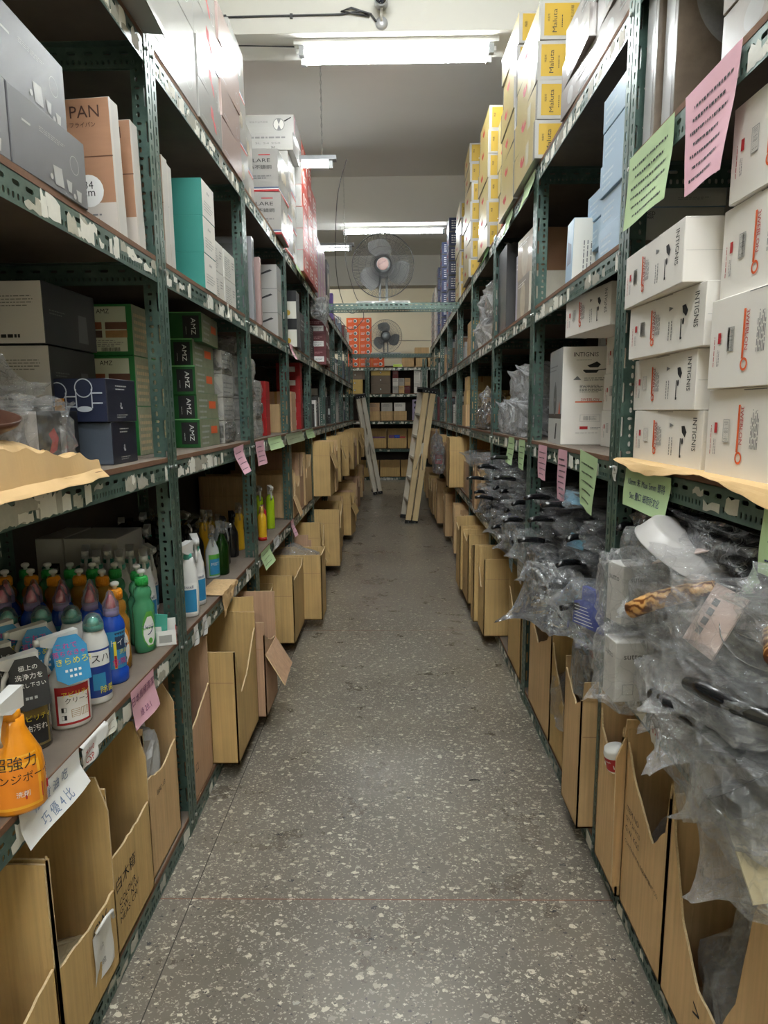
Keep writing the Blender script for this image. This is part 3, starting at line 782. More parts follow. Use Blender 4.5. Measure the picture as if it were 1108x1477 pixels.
def amztall(w=.15, d=.19, h=.165):
    b = PB(w, d, h, C('green_frame_card', (40, 120, 60), 0.45), faces={'F': C('collage_card', (150, 150, 126), 0.5, var=0.45, scale=34)})
    for F in 'LR':
        b.rect(F, .1, .08, .9, .95, C('cream_panel_print', (214, 218, 200), 0.5)).tx(F, .5, .82, .014, 'AMZ', INK, 'c')
        for (a, c_, q) in ((.28, .58, (146, 84, 56)), (.72, .58, (110, 72, 60)), (.28, .42, (90, 70, 62)), (.72, .42, (170, 130, 90))):
            b.rect(F, a - .19, c_ - .07, a + .19, c_ + .07, C('food_photo_%d' % q[0], q, 0.5, var=0.4, scale=60))
        b.lines(F, .16, .18, .84, .32, 4, INKG).bars(F, .6, .12, .06, .012)
    b.lines('F', .1, .1, .9, .9, 6, C('print_tint', (196, 176, 140), 0.5), 3, th=.5)
    return b.mesh()
AMZT = amztall()
DKC = C('charcoal_card', (46, 46, 50), 0.28, var=0.12, scale=6)
def clearpot(w=.28, d=.40, h=.162):
    """dark-sided pot box with pale ends"""
    b = PB(w, d, h, DKC, faces={'L': C('pale_grey_card', (216, 212, 210), 0.6, var=0.05, scale=4), 'R': C('pale_grey_card', (216, 212, 210), 0.6)})
    b.lines('L', .12, .62, .55, .84, 6, INKG, 2, th=.3).lines('L', .70, .60, .95, .8, 4, INKG, 4, th=.3).lines('L', .14, .22, .5, .42, 6, INKG, 8, th=.3)
    b.bars('L', .28, .12, .05, .014).lines('L', .62, .1, .9, .16, 1, INK, 3, th=.9, words=6)
    b.pg('F', [(.62, .12), (.64, .6), (.8, .6), (.82, .12)], C('pot_print', (96, 96, 100), 0.3)).lines('F', .1, .5, .4, .6, 2, INKG)
    return b.mesh()
POTB = clearpot()
def cupbox(col, cups=True):
    w, d, h = .17, .16, .118
    b = PB(w, d, h, C('midnight_card', (30, 32, 46), 0.35) , faces={'L': C(*col)})
    gl = C('glass_print', (196, 204, 214), 0.3)
    if cups:
        for cu, cv in ((.60, .50), (.14, .42)):
            b.ring('L', cu, cv + .28, .026, .003, gl).rect('L', cu - .15, cv - .18, cu - .13, cv + .26, gl).rect('L', cu + .13, cv - .18, cu + .15, cv + .26, gl).disc('L', cu, cv - .2, .022, gl, sq=.35).rect('L', cu + .15, cv + .15, cu + .33, cv + .18, gl).rect('L', cu + .15, cv - .08, cu + .33, cv - .05, gl)
        b.rect('L', .02, .12, .25, .55, C('juice_print', (222, 150, 40), 0.4))
    b.tx('F', .5, .3, .014, 'glo', WHITEP, 'l', 90).lines('F', .3, .1, .7, .2, 2, INKL).lines('F', .3, .75, .7, .9, 2, INKL)
    return b.mesh()
CUPB = cupbox(('blue_black_card', (40, 46, 70), 0.35)); CUPB2 = cupbox(('slate_card', (78, 86, 98), 0.3), False)
def leafbox(w=.2, d=.26, h=.15):
    b = PB(w, d, h, C('black_card', (22, 22, 24), 0.3), faces={'L': C('pale_grey_card', (216, 212, 210), 0.6)})
    b.pg('F', [(.2, .3), (.3, .5), (.22, .62), (.36, .72), (.46, .55), (.40, .35), (.3, .3)], RED).rect('F', .5, .2, .64, .75, C('handle_print', (150, 150, 150), 0.4)).disc('F', .8, .18, .014, ORANGE)
    return b.mesh()
LEAFB = leafbox()
KRF = C('kraft_print_card', (168, 126, 98), 0.55, var=0.14, scale=5, stretch=(1, 1, 8))
def paddle(w=.05, d=.42, h=.35):
    """upright flat box, big face towards the near end"""
    b = PB(w, d, h, C('pale_side_card', (198, 194, 188), 0.5), faces={'L': KRF, 'R': KRF})
    for F in 'LR':
        b.rect(F, 0, 0, 1, .24, C('pale_grey_print', (206, 198, 190), 0.35)).rect(F, 0, .575, 1, .583, C('wood_joint_print', (96, 62, 44), 0.5))
        b.tx(F, .93, .86, .030, 'PADDLE PAN', C('dark_brown_ink', (70, 44, 34), 0.6), 'r', fitw=d * .62).tx(F, .9, .79, .014, '平底鍋 フライパン', C('dark_brown_ink', (70, 44, 34), 0.6), 'r')
        b.disc(F, .25, .34, .10, C('cast_iron_print', (60, 56, 54), 0.4)).disc(F, .82, .33, .042, WHITEP).tx(F, .82, .345, .020, '34', INK, 'c').tx(F, .82, .29, .014, 'cm', INK, 'c')
        b.lines(F, .5, .08, .9, .18, 3, INKG)
    b.rect('F', .0, 0, .16, 1, C('pale_grey_print', (206, 198, 190), 0.35))
    return b.mesh()
PADDLE = paddle()
TEAL = C('teal_card', (52, 138, 128), 0.45)
def tealbox(w=.17, d=.26, h=.135):
    b = PB(w, d, h, TEAL, faces={'F': WHITE}); b.tx('F', .5, .7, .012, 'siliket', INKG).lines('F', .15, .2, .85, .5, 4, INKL); b.lines('L', .1, .1, .4, .3, 3, INKL); return b.mesh()
TEALB = tealbox()
def rackbox(w=.20, d=.26, h=.125):
    b = PB(w, d, h, C('offwhite_card', (212, 210, 204), 0.5))
    b.lines('F', .08, .1, .62, .8, 9, INKL, 3, th=.4, words=2).lines('F', .7, .5, .9, .8, 3, INKG); b.tx('L', .7, .7, .012, 'ARES', INKG).disc('L', .5, .3, .012, TEAL); return b.mesh()
RACKB = rackbox()
def knifebox(w=.16, d=.28, h=.145):
    b = PB(w, d, h, C('silver_sleeve', (150, 150, 150), 0.22, coat=0.4, var=0.15, scale=9), faces={'L': WHITEG, 'R': WHITEG})
    b.pg('L', [(.3, .55), (.6, .62), (.85, .8), (.9, .74), (.62, .56), (.35, .48)], INK).rect('L', .58, .1, .62, .5, INKL); b.lines('L', .1, .88, .5, .94, 1, INKG); return b.mesh()
KNIFEB = knifebox()
def pan22(w=.16, d=.26, h=.20):
    b = PB(w, d, h, C('dim_grey_card', (84, 86, 90), 0.35), faces={'L': C('cream_panel_card', (206, 204, 192), 0.5)})
    b.rect('L', .0, .62, 1, 1, C('black_card', (22, 22, 24), 0.3)).disc('L', .5, .5, .06, C('iron_print', (80, 80, 82), 0.3), sq=.55).tx('L', .22, .1, .03, '22', INK).disc('L', .75, .22, .02, YELLOWP); b.tx('F', .5, .7, .012, 'MUJUN', INKL); return b.mesh()
PAN22 = pan22()
def burg(w=.22, d=.24, h=.15):
    b = PB(w, d, h, C('burgundy_card', (104, 34, 40), 0.4, var=0.1)); b.rect('L', .25, .2, .9, .55, WHITEP).lines('L', .3, .25, .85, .5, 3, INKG).lines('L', .2, .7, .9, .9, 2, C('pale_pink_print', (190, 140, 140), 0.5)); b.rect('F', .1, .3, .9, .5, WHITEP); return b.mesh()
BURG = burg()
def greyglass(w=.30, d=.25, h=.147):
    gm = C('slate_glossy_card', (104, 104, 108), 0.42, var=0.10, scale=4)
    b = PB(w, d, h, gm); pr = C('milky_print', (176, 176, 174), 0.4)
    b.ring('F', .82, .55, .020, .0015, pr).lines('F', .35, .68, .7, .76, 3, pr, th=.3).rect('F', .14, .64, .24, .67, pr)
    b.pg('F', [(.52, .08), (.50, .34), (.62, .36), (.64, .1)], pr).pg('F', [(.70, .1), (.68, .26), (.76, .26), (.745, .1)], pr).pg('F', [(.84, .04), (.82, .2), (.90, .2), (.885, .04)], pr).disc('F', .47, .16, .006, pr).disc('F', .79, .08, .006, pr)
    return b.mesh()
GREYG = greyglass()
LBLUE = C('light_blue_card', (156, 186, 210), 0.35)
def bluebox(w=.26, d=.28, h=.098):
    b = PB(w, d, h, LBLUE, faces={'R': C('warm_white_card', (222, 220, 212), 0.5)}); b.lines('F', .1, .2, .5, .8, 3, C('pale_blue_print', (200, 216, 228), 0.4)).tx('R', .2, .78, .010, 'ALFRED', INK).tx('R', .2, .68, .008, 'BOHRER', INK).lines('R', .5, .2, .85, .3, 2, INKL); return b.mesh()
BLUEB = bluebox()
def bluetall(w=.11, d=.16, h=.225):
    b = PB(w, d, h, LBLUE, faces={'R': C('warm_white_card', (222, 220, 212), 0.5)}); b.pg('F', [(.2, .3), (.8, .3), (.8, .6), (.2, .7)], C('dim_blue_print', (116, 130, 156), 0.4)).tx('R', .8, .9, .009, 'ALFRED', INK, 'r', 90); b.lines('R', .25, .1, .5, .8, 3, INKG, 3, rot=1, th=.3); return b.mesh()
BLUET = bluetall()
def mint():
    b = PB(.16, .30, .235, C('mint_card', (176, 206, 180), 0.4)); b.tx('R', .28, .84, .018, 'KINDAI', RED).rect('R', .05, .06, .4, .16, WHITEP).bars('R', .2, .11, .07, .018)
    g = C('steel_print', (196, 194, 188), 0.3); b.rect('R', .08, .42, .34, .66, g).rect('R', .10, .44, .13, .64, INKG).rect('R', .2, .44, .23, .64, INKG).rect('R', .3, .44, .33, .64, INKG).disc('R', .24, .3, .03, g, sq=.6).disc('R', .24, .3, .02, INKG, sq=.6).rect('R', 0, .9, 1, 1, C('brown_food_print', (120, 84, 66), 0.5, var=.3)); return b.mesh()
MINT = mint()
def photo(w, d, h, c1, c2, nm):
    b = PB(w, d, h, C(nm, c1, 0.35, var=0.3, scale=10, coat=0.3), faces={'R': C(nm + '_end', c2, 0.45, var=0.15)}); b.disc('F', .5, .45, w * .22, C(nm + '_dish', (190, 180, 160), 0.4, var=.3, scale=30), sq=1.4); b.lines('F', .1, .8, .8, .92, 2, WHITEP); return b.mesh()
PHOT1 = photo(.30, .28, .21, (178, 160, 134), (150, 110, 80), 'food_photo_card'); PHOT2 = photo(.30, .28, .21, (150, 138, 124), (216, 208, 192), 'dish_photo_card')
LILAC = photo(.22, .32, .40, (186, 184, 200), (188, 176, 180), 'lilac_card')
def blacktall():
    b = PB(.30, .30, .50, C('black_grey_card', (66, 66, 68), 0.3, var=0.1), faces={'R': C('charcoal_matte_card', (58, 56, 56), 0.5)}); b.lines('R', .45, .25, .62, .68, 3, INKG, 3, rot=1, th=.6).rect('R', .38, .03, .56, .17, WHITEP).bars('R', .47, .10, .045, .03, rot=1); return b.mesh()
BLKT = blacktall()
def crisper():
    b = PB(.20, .36, .145, C('pale_taupe_card', (196, 192, 186), 0.45))
    g = C('steel_dish_print', (132, 130, 130), 0.3); g2 = C('light_steel_print', (188, 186, 184), 0.3)
    b.pg('R', [(.04, .30), (.10, .12), (.34, .08), (.44, .22), (.42, .42), (.10, .46)], g).pg('R', [(.08, .32), (.13, .18), (.32, .15), (.40, .27), (.38, .36)], g2).pg('R', [(.06, .62), (.08, .86), (.36, .88), (.38, .60), (.22, .52)], g).pg('R', [(.09, .66), (.11, .82), (.33, .83), (.35, .64)], g2)
    b.tx('R', .90, .62, .026, '316', C('steel_blue_ink', (96, 120, 140), 0.5), 'l', 180).tx('R', .94, .90, .018, 'Steel Crisper', INKG, 'l', 180, fitw=.13)
    return b.mesh()
CRISP = crisper()
def stone():
    b = PB(.07, .45, .44, C('grey_side_card', (120, 116, 112), 0.25, coat=.3), faces={'R': C('rusty_stone_photo', (96, 84, 72), 0.35, var=0.75, scale=14, coat=.4)})
    b.disc('R', .42, .72, .145, C('stone_pan_photo', (118, 118, 120), 0.45, var=0.25, scale=120), n=40).ring('R', .42, .72, .150, .006, INKG, 40)
    b.rect('F', .0, .0, .75, 1, C('silver_edge_print', (176, 176, 176), 0.25)); return b.mesh()
STONE = stone()
def screwbox(w=.3, d=.28, h=.17):
    b = PB(w, d, h, C('dim_white_card', (206, 204, 198), 0.5)); b.rect('F', .60, .40, .86, .62, TEAL).rect('F', .64, .42, .9, .60, INK).tx('F', .77, .47, .014, 'Blueseal', WHITEP, 'c', fitw=.06).lines('L', .2, .6, .6, .9, 4, INKG); return b.mesh()
CLEANB = screwbox()
def plainbox(w, d, h, m, tape=True, mark=None):
    b = PB(w, d, h, m); tp = C('brown_parcel_tape', (176, 134, 80), 0.25)
    if tape:
        for F in 'LR': b.rect(F, .46, .6, .54, 1, tp)
        b.rect('F', 0, .495, 1, .505, CB[3])
    if mark: b.lines('F', .2, .2, .7, .35, 2, INK, 5)
    return b.mesh()
KR = [plainbox(.26, .26, .13, CB[1]), plainbox(.3, .3, .2, CB[0]), plainbox(.22, .24, .30, CB[2])]
KRW = plainbox(.22, .18, .09, C('pale_kraft', (206, 184, 150), .7, var=.1))
# ------------------------------------------------------------------ boxes on the shelves
T1, T2, T3, T4, T5 = TOP
# --- right side, third shelf, nearest bay: the white frying pan boxes
for k, (yy, ins, n_rz) in enumerate(((1.682, .035, 1), (1.700, .03, -1), (1.672, .01, 3), (1.690, -.015, -2))):
    put(INT_M, 'frying_pan_box', 'R', yy, ins, T3 + k * .1395, 'white printed pan box with plain end, %s, beside the right upright' % ('top one' if k == 3 else ORD[k]), 'box', 'white pan boxes, nearest right bay', rz=n_rz)
for k in range(4):
    put(INT_M, 'frying_pan_box', 'R', 1.735, .30, T3 + k * .1395, 'white printed pan box in the row behind, %s, right side third shelf' % ('top one' if k == 3 else ORD[k]), 'box', 'white pan boxes, nearest right bay')
for k, (yy, ins) in enumerate(((1.262, .03), (1.25, .02), (1.262, .035), (1.232, .03))):
    put(INT_B, 'frying_pan_box', 'R', yy, ins, T3 + k * .1832, 'large white pan box at the right edge, %s of four' % ('top one' if k == 3 else ORD[k]), 'box', 'large white pan boxes, nearest right bay', rz=(0, 1, -1, 1)[k])
# bay two
put(TALLB, 'frying_pan_box', 'R', 2.835, .04, T3, 'tall white box standing upright with grey pan photo side and orange logo', 'box', 'white pan boxes, second right bay', rz=-4)
for k in range(3):
    put(INT_M, 'frying_pan_box', 'R', 2.40, .16 + .01 * k, T3 + k * .1395, 'white pan box behind the second upright, %s, beside the tall upright box' % ORD[k], 'box', 'white pan boxes, second right bay', rz=2 * k - 2)
put(INT_M, 'frying_pan_box', 'R', 2.41, .03, T3 + 3 * .1395, 'white pan box lying on top, leaning over the tall upright box', 'box', 'white pan boxes, second right bay', rz=6)
for k in range(3):
    put(INT_M, 'frying_pan_box', 'R', 2.85, .32, T3 + k * .1395, 'white pan box hidden mostly behind the tall upright box, %s' % ORD[k], 'box', 'white pan boxes, second right bay')
put(INT_M, 'frying_pan_box', 'R', 2.85, .27, T3 + 3 * .1395 - .02, 'white pan box above and behind the tall upright box', 'box', 'white pan boxes, second right bay', rz=-3)
POTP = PB(.2, .2, .42, C('spotted_dark_card', (96, 94, 92), 0.5))
for q in range(4): POTP.ring('R', .3, .15 + .22 * q, .022, .006, INK).disc('R', .3, .15 + .22 * q, .012, WHITEP).rect('R', .5, .08 + .22 * q, .9, .12 + .22 * q, INK)
put(POTP.mesh(), 'cookware_box', 'R', 3.08, .26, T3, 'dark box printed with a column of round pots, behind the upright', 'box')
# --- right side, fourth shelf
for k in range(2):
    put(CRISP, 'crisper_box', 'R', 2.16, .17, T4 + k * .147, 'taupe box with upside-down crisper print, %s, behind the upright' % ('upper of the two' if k else 'lower of the two'), 'box', 'crisper boxes')
for k, st in enumerate((0, .004, -.003, .002, 0)):
    put(BLUEB, 'blender_box', 'R', 2.12, .02 + st, T4 + k * .0985, 'light blue and white box right behind the front upright, %s' % ORD[k], 'box', 'light blue boxes')
for k, (y, i) in enumerate(((2.30, .10), (2.32, .085), (2.32, .085))):
    put(BLUEB, 'blender_box', 'R', y + .16, i, T4 + k * .105, 'light blue box with white end, %s of the short stack beside the upright' % ORD[k], 'box', 'light blue boxes', rz=(0, -1, 1)[k])
put(BLUEB, 'blender_box', 'R', 2.76, .14, T4 + .105, 'light blue box showing behind the tilted tall one', 'box', 'light blue boxes')
put(BLUEB, 'blender_box', 'R', 2.78, .14, T4, 'lowest light blue box behind the tilted tall one', 'box', 'light blue boxes')
o = put(BLUET, 'blender_box', 'R', 2.60, .015, T4 + .002, 'tall light blue box tilted at the shelf edge with white end', 'box', 'light blue boxes', rz=-3); o.rotation_euler[0] = radians(-1.0)
put(MINT, 'cookware_box', 'R', 3.04, .16, T4, 'mint green box with a steel pot picture behind the upright', 'box')
put(PHOT1, 'cookware_box', 'R', 3.55, .03, T4 + .212, 'upper box with a brown food photo, right fourth shelf', 'box', rz=3)
put(PHOT2, 'cookware_box', 'R', 3.52, .02, T4, 'lower box with dish photo and pale end, right fourth shelf', 'box')
put(LILAC, 'cookware_box', 'R', 3.83, .06, T4, 'tall lilac grey box behind the two food photo boxes', 'box')
put(BLKT, 'cookware_box', 'R', 4.185, .02, T4, 'tall charcoal box with vertical lettering and a white barcode', 'box')
for k in range(2): put(KRW, 'wooden_block_box', 'R', 4.72 , .06, T4 + k * .092, 'pale kraft box beside the clear bags, %s' % ('upper' if k else 'lower'), 'box', 'pale kraft boxes')
put(KR[1], 'carton', 'R', 6.2, .05, T4, 'brown carton on the right fourth shelf past the clear bags', 'box')
put(KR[0], 'carton', 'R', 6.2, .05, T4 + .202, 'brown carton lying upon another on the right fourth shelf', 'box')
put(KR[2], 'carton', 'R', 8.4, .05, T4, 'tall brown carton far along the right fourth shelf', 'box')
GENC = [('pale grey', C('misc_pale_card', (184, 180, 174), .5, var=.1)), ('charcoal', C('misc_dark_card', (62, 60, 60), .5, var=.2)), ('white', WHITE), ('brown', CB[2]), ('maroon', C('misc_maroon', (112, 44, 46), .5)), ('tan', CB[0]), ('blue grey', C('misc_bluegrey', (104, 112, 124), .5))]
GENS = [(.16, .24, .22), (.2, .25, .30), (.12, .22, .16), (.24, .28, .18), (.14, .2, .26)]
_gm = {}
def genmesh(ci, si):
    if (ci, si) not in _gm:
        w, d, h = GENS[si]; b = PB(w, d, h, GENC[ci][1])
        F = 'LR'
        for f in F: b.rect(f, .15, .5, .85, .85, WHITEP if ci in (1, 3, 4, 6) else INKL).lines(f, .15, .15, .85, .4, 3, INKG if ci != 1 else INKL, ci + si)
        b.lines('F', .1, .55, .9, .9, 3, INKG if ci != 1 else INKL, si)
        _gm[(ci, si)] = b.mesh()
    return _gm[(ci, si)]
def fill(side, lev, ya, yb, z, maxh, seed, palette, shelf, inset=(.03, .1), cat='box'):
    """far-off goods: single boxes, each with its own place in the row"""
    rr = random.Random(seed); y = ya; idx = 0
    while y < yb:
        ci = rr.choice(palette); si = rr.randrange(5); w, d, h = GENS[si]
        y = snap(side, y, w) if lev < 5 else y
        if y + w > yb + .05: break
        n = max(1, min(int(maxh / h), rr.choice((1, 1, 2, 2, 3))))
        ins = rr.uniform(*inset)
        for k in range(n):
            put(genmesh(ci, si), 'packaged_goods', side, y + w / 2, ins, z + k * (h + .001), '%s box, %s %s shelf, %s along from its near end, %s' % (GENC[ci][0], sidename(side), shelf.replace(' end', ' shelf far stretch, same') if 0 else shelf.split()[0] + (' far' if 'end' in shelf else ''), NTH[idx], ORD[k]), cat, '%s far boxes, %s' % (sidename(side), shelf), rz=rr.uniform(-3, 3))
        y += w + rr.uniform(.005, .04); idx += 1
fill('R', 4, 6.45, 8.2, T4, .48, 5, [0, 1, 2, 3, 6], 'fourth')
fill('R', 4, 8.6, 11.6, T4, .48, 6, [0, 1, 3, 5, 6], 'fourth end')
# third shelf, kraft pile
n = 0
for y, ins in ((6.30, .02), (6.30, .29), (6.60, .06)):
    for k in range(3 if ins < .05 else 2 if ins > .2 else 2):
        put(KR[0] if k else KR[1], 'carton', 'R', y + .0, ins + .01 * k, T3 + (k and .201 + (k - 1) * .131), 'closed brown carton, %s, %s on the right third shelf' % (ORD[k], ['front column', 'back column', 'farther column'][n]), 'box', 'brown cartons, right third shelf')
    n += 1
for k in range(2): put(KR[0], 'carton', 'R', 5.55, .30, T3 + k * .131, 'brown carton behind the gold film bundle, %s' % ('upper' if k else 'lower'), 'box', 'brown cartons, right third shelf')
for k in range(3): put(KR[0], 'carton', 'R', 4.6 , .33, T3 + k * .131, 'brown carton at the back behind the milky bags, %s' % ORD[k], 'box', 'brown cartons, right third shelf')
fill('R', 3, 7.0, 11.6, T3, .46, 8, [0, 1, 2, 4, 5, 6], 'third')
# --- right top shelf
for c_, (y, ins) in enumerate(((1.20, .0), (1.61, .01), (2.02, .0))):
    for k in range(2):
        put(GLOSS_R, 'frying_pan_box', 'R', y + .5, ins - .01 * k, T5 + .0 + k * .101, 'grey glossy sleeve box on the right top shelf, %s, %s from the camera' % (ORD[k], ['nearest', 'middle', 'farther'][c_]), 'box', 'grey sleeve boxes on the right top shelf', rz=(2, -2)[k])
for c_, y in enumerate((1.55, 1.98)):
    put(GLOSS_R, 'frying_pan_box', 'R', y + .5, .0, T5 + .2025, 'topmost grey glossy sleeve box, %s stack on the right top shelf' % ('nearer' if c_ == 0 else 'farther'), 'box', 'grey sleeve boxes on the right top shelf', rz=1)
for k in range(4):
    put(MAL, 'frying_pan_box', 'R', 3.335, -.03 + .003 * k, T5 + k * .159, 'yellow-labelled pan box, %s of the front stack of four, right top shelf' % ('topmost' if k == 3 else ORD[k]), 'box', 'yellow pan boxes, front stack', rz=(0, .8, -.8, .5)[k])
def malcol(y, n, nm, ins=0.0, z0=T5, me=MAL2, stag=None):
    h = me['dims'][2]
    for k in range(n):
        put(me, 'frying_pan_box', 'R', y + R.uniform(-.008, .008), ins + R.uniform(-.006, .008) + (stag or 0) * k, z0 + k * (h + .001), 'yellow pan box with sticker, %s, %s stack right top shelf' % ('topmost' if k == n - 1 else ORD[k], nm), 'box', 'yellow pan boxes with stickers', rz=R.uniform(-1.5, 1.5))
malcol(3.86, 6, 'second', -.02); malcol(4.36, 5, 'third', .05, stag=-.002); malcol(4.36, 6, 'inner third', .30); malcol(4.86, 6, 'fourth', -.02); malcol(4.86, 6, 'inner fourth', .29)
malcol(5.36, 6, 'fifth', 0.06); malcol(5.86, 7, 'sixth', -.02); malcol(6.36, 7, 'seventh', .06); malcol(6.86, 6, 'eighth', 0)
for c_, (y, ins, n_, nv) in enumerate(((7.35, .12, 5, 0), (7.70, .10, 5, 0), (8.10, .0, 7, 1), (8.45, .12, 6, 1), (8.80, .10, 5, 0), (9.2, .0, 7, 1), (9.55, .08, 6, 0), (9.95, .0, 6, 1), (10.3, .05, 5, 0), (10.65, .0, 5, 0), (11.0, .0, 5, 1), (11.35, .0, 5, 0))):
    for k in range(n_):
        put(NAVYB if nv else PALEB, 'cookware_box', 'R', y, ins, T5 + k * .162, '%s box with a red dot, %s, %s stack beyond the yellow boxes' % ('navy blue' if nv else 'pale', ORD[k], NTH[c_]), 'box', 'boxes with red dots, right top shelf')
# stone pan boxes standing on the raised shelf of the nearest bay
TB = 2.10 + RAILH + BRD
for c_, (y, ins) in enumerate(((1.86, .02), (1.775, .035))):
    put(STONE, 'stone_pan_box', 'R', y, ins, TB, 'upright box with a photo of a grey stone-coated pan, %s one' % ('far' if c_ == 0 else 'near'), 'box', 'stone pan boxes')
for c_ in range(3):
    put(GLOSS_R, 'frying_pan_box', 'R', 1.27, .02, TB + c_ * .101, 'glossy sleeve box at the top right edge, %s' % ORD[c_], 'box', 'sleeve boxes, upper right corner', rz=c_)
# --- left top shelf
for k in range(2): put(GLOSS_C, 'carton', 'L', 2.32, .0 , T5 + k * .286, 'large glossy white carton above the front upright, %s' % ('upper' if k else 'lower'), 'box', 'large glossy cartons, left top shelf')
for k in range(2): put(GLOSS_C, 'carton', 'L', 1.70, .02, T5 + k * .286, 'large glossy white carton at the top left corner, %s' % ('upper' if k else 'lower'), 'box', 'large glossy cartons, left top shelf')
for k in range(5): put(GLOSS_A, 'frying_pan_box', 'L', 2.785, -.005 + .002 * k, T5 + k * .1438, 'glossy white flat box with a red flame mark, %s, left top shelf' % ORD[k], 'box', 'glossy boxes with red marks', rz=(0, 1, -1, .5, -.5)[k])
for k in range(4): put(GLOSS_B, 'frying_pan_box', 'L', 3.135, -.005, T5 + k * .1465, 'pinkish glossy flat box, %s, beside the red and blue banded boxes' % ORD[k], 'box', 'pinkish glossy boxes', rz=(0, 1, -1, .5)[k])
for c_, (y, ins, n_) in enumerate(((3.54, .05, 3), (3.89, .09, 2), (4.42, -.03, 2), (4.77, .0, 2), (3.89, .36, 3), (4.25, .30, 2))):
    for k in range(n_):
        st = 0
        put(CLARE, 'pot_set_box', 'L', y, ins , T5 + k * .251 + (.0), 'white pot box with red and blue base bands, %s, %s stack left top shelf' % (ORD[k], NTH[c_]), 'box', 'red and blue banded pot boxes', rz=((c_ + k) % 3 - 1) * 1.5)
put(ICONB, 'pot_set_box', 'L', 5.12, -.02, T5 + .755, 'white box printed with a row of small icons, under the pan picture box', 'box')
put(PANTOP, 'frying_pan_box', 'L', 5.14, -.03, T5 + .871, 'white box with a round pan picture, highest on the left stacks', 'box')
for k in range(3): put(CLARE, 'pot_set_box', 'L', 5.13, .02, T5 + k * .251, 'banded pot box below the pan picture box, %s' % ORD[k], 'box', 'red and blue banded pot boxes')
for c_, y in enumerate((5.47, 5.79, 6.11)):
    for k in range(6 - c_ // 2):
        put(REDB, 'cookware_box', 'L', y, -.03, T5 + k * .161, 'coral red box with a round white picture, %s, %s stack' % (ORD[k], NTH[c_]), 'box', 'coral red boxes, left top shelf', rz=(k % 3 - 1))
for k in range(4): put(genmesh(6, 3), 'cookware_box', 'L', 6.40, .0, T5 + k * .181, 'blue grey box stack beyond the coral red boxes, %s' % ORD[k], 'box', 'blue grey boxes, left top shelf')
PNKB = photo(.24, .28, .19, (196, 150, 176), (206, 190, 200), 'pink_violet_card'); BKB = photo(.30, .32, .38, (34, 34, 38), (30, 30, 34), 'black_speaker_card')
for c_ in range(3):
    for k in range(3): put(PNKB, 'cookware_box', 'L', 6.66 + .25 * c_, .0, T5 + k * .191, 'pink violet box, %s, %s column left top shelf' % (ORD[k], NTH[c_]), 'box', 'pink violet boxes, left top shelf')
put(BKB, 'cookware_box', 'L', 7.6, .0, T5 + .182, 'big black box resting on grey ones beside the fan', 'box')
for k in range(1): put(genmesh(0, 3), 'cookware_box', 'L', 7.55, .0, T5, 'grey box under the big black one beside the fan', 'box')
PURP = C('purple_card', (110, 84, 156), .5)
_p = PB(.10, .26, .30, PURP).mesh(); put(_p, 'cookware_box', 'L', 8.05, -.01, T5, 'narrow purple box left of the nearer fan', 'box')
fill('L', 5, 8.2, 11.7, T5, .34, 12, [0, 2, 2, 4, 6], 'top')
# --- left fourth shelf
for c_, (y, zz) in enumerate(((1.475, 0), (1.165, 0), (.86, 0), (1.43, 1), (1.12, 1))):
    put(GREYG, 'glassware_box', 'L', y, .0 + .01 * zz, T4 + zz * .148, 'slate grey glassware box with pale jug print, %s' % ['lower row, far end', 'lower row, second from the far end', 'lower row, at the picture edge', 'upper row, far end', 'upper row, at the picture edge'][c_], 'box', 'slate grey glassware boxes', rz=(-1, 1, 0, 2, -1)[c_])
for c_, y in enumerate((1.90, 2.03)):
    o = put(PADDLE, 'paddle_pan_box', 'L', y, .02, T4 + .004, 'upright kraft-printed pan box with a 34 cm sticker, %s of the upright' % ('near side' if c_ == 0 else 'just in front'), 'box', 'kraft pan boxes', rz=(-4, -2)[c_]); o.rotation_euler[1] = 0; o.rotation_euler[0] = radians((-1, -1)[c_])
for c_, y in enumerate((2.19, 2.26, 2.325)):
    put(PADDLE, 'paddle_pan_box', 'L', y, (.02, .02, .03)[c_], T4, 'upright pan box past the front upright, %s of three' % NTH[c_], 'box', 'kraft pan boxes', rz=(1, -1, 2)[c_])
for k in range(3): put(TEALB, 'kitchenware_box', 'L', 2.69 + .004 * k, .0, T4 + k * .136, 'teal sided white box, %s, behind the upright pan boxes' % ORD[k], 'box', 'teal sided boxes')
for c_, y in enumerate((2.91, 3.13)):
    for k in range(2): put(RACKB, 'rack_box', 'L', y, .03, T4 + k * .126, 'offwhite box with a wire rack print, %s, %s column' % (ORD[k], NTH[c_]), 'box', 'offwhite rack boxes')
_s = PB(.05, .2, .42, C('clear_plastic_sleeve', (150, 150, 154), .15, coat=.6)).rect('L', .3, .1, .7, .4, WHITEP).rect('L', .1, .6, .9, .92, INKG).mesh()
put(_s, 'slim_package', 'L', 3.52, .0, T4, 'slim glossy upright package with a white tag right behind the second upright', 'package')
_s = PB(.05, .25, .36, C('mauve_brown_card', (150, 124, 120), .4)).mesh(); put(_s, 'slim_package', 'L', 3.70, .0, T4, 'mauve upright package beside the white knife boxes', 'package', rz=4)
for k in range(3): put(KNIFEB, 'knife_box', 'L', 4.30, .0, T4 + k * .146, 'white box with a knife picture and silver side, %s, left fourth shelf' % ORD[k], 'box', 'white knife boxes')
for k in range(2): put(PAN22, 'frying_pan_box', 'L', 4.98, -.02, T4 + k * .201, 'grey and cream box marked 22, %s, left fourth shelf' % ('upper' if k else 'lower'), 'box', 'boxes marked 22')
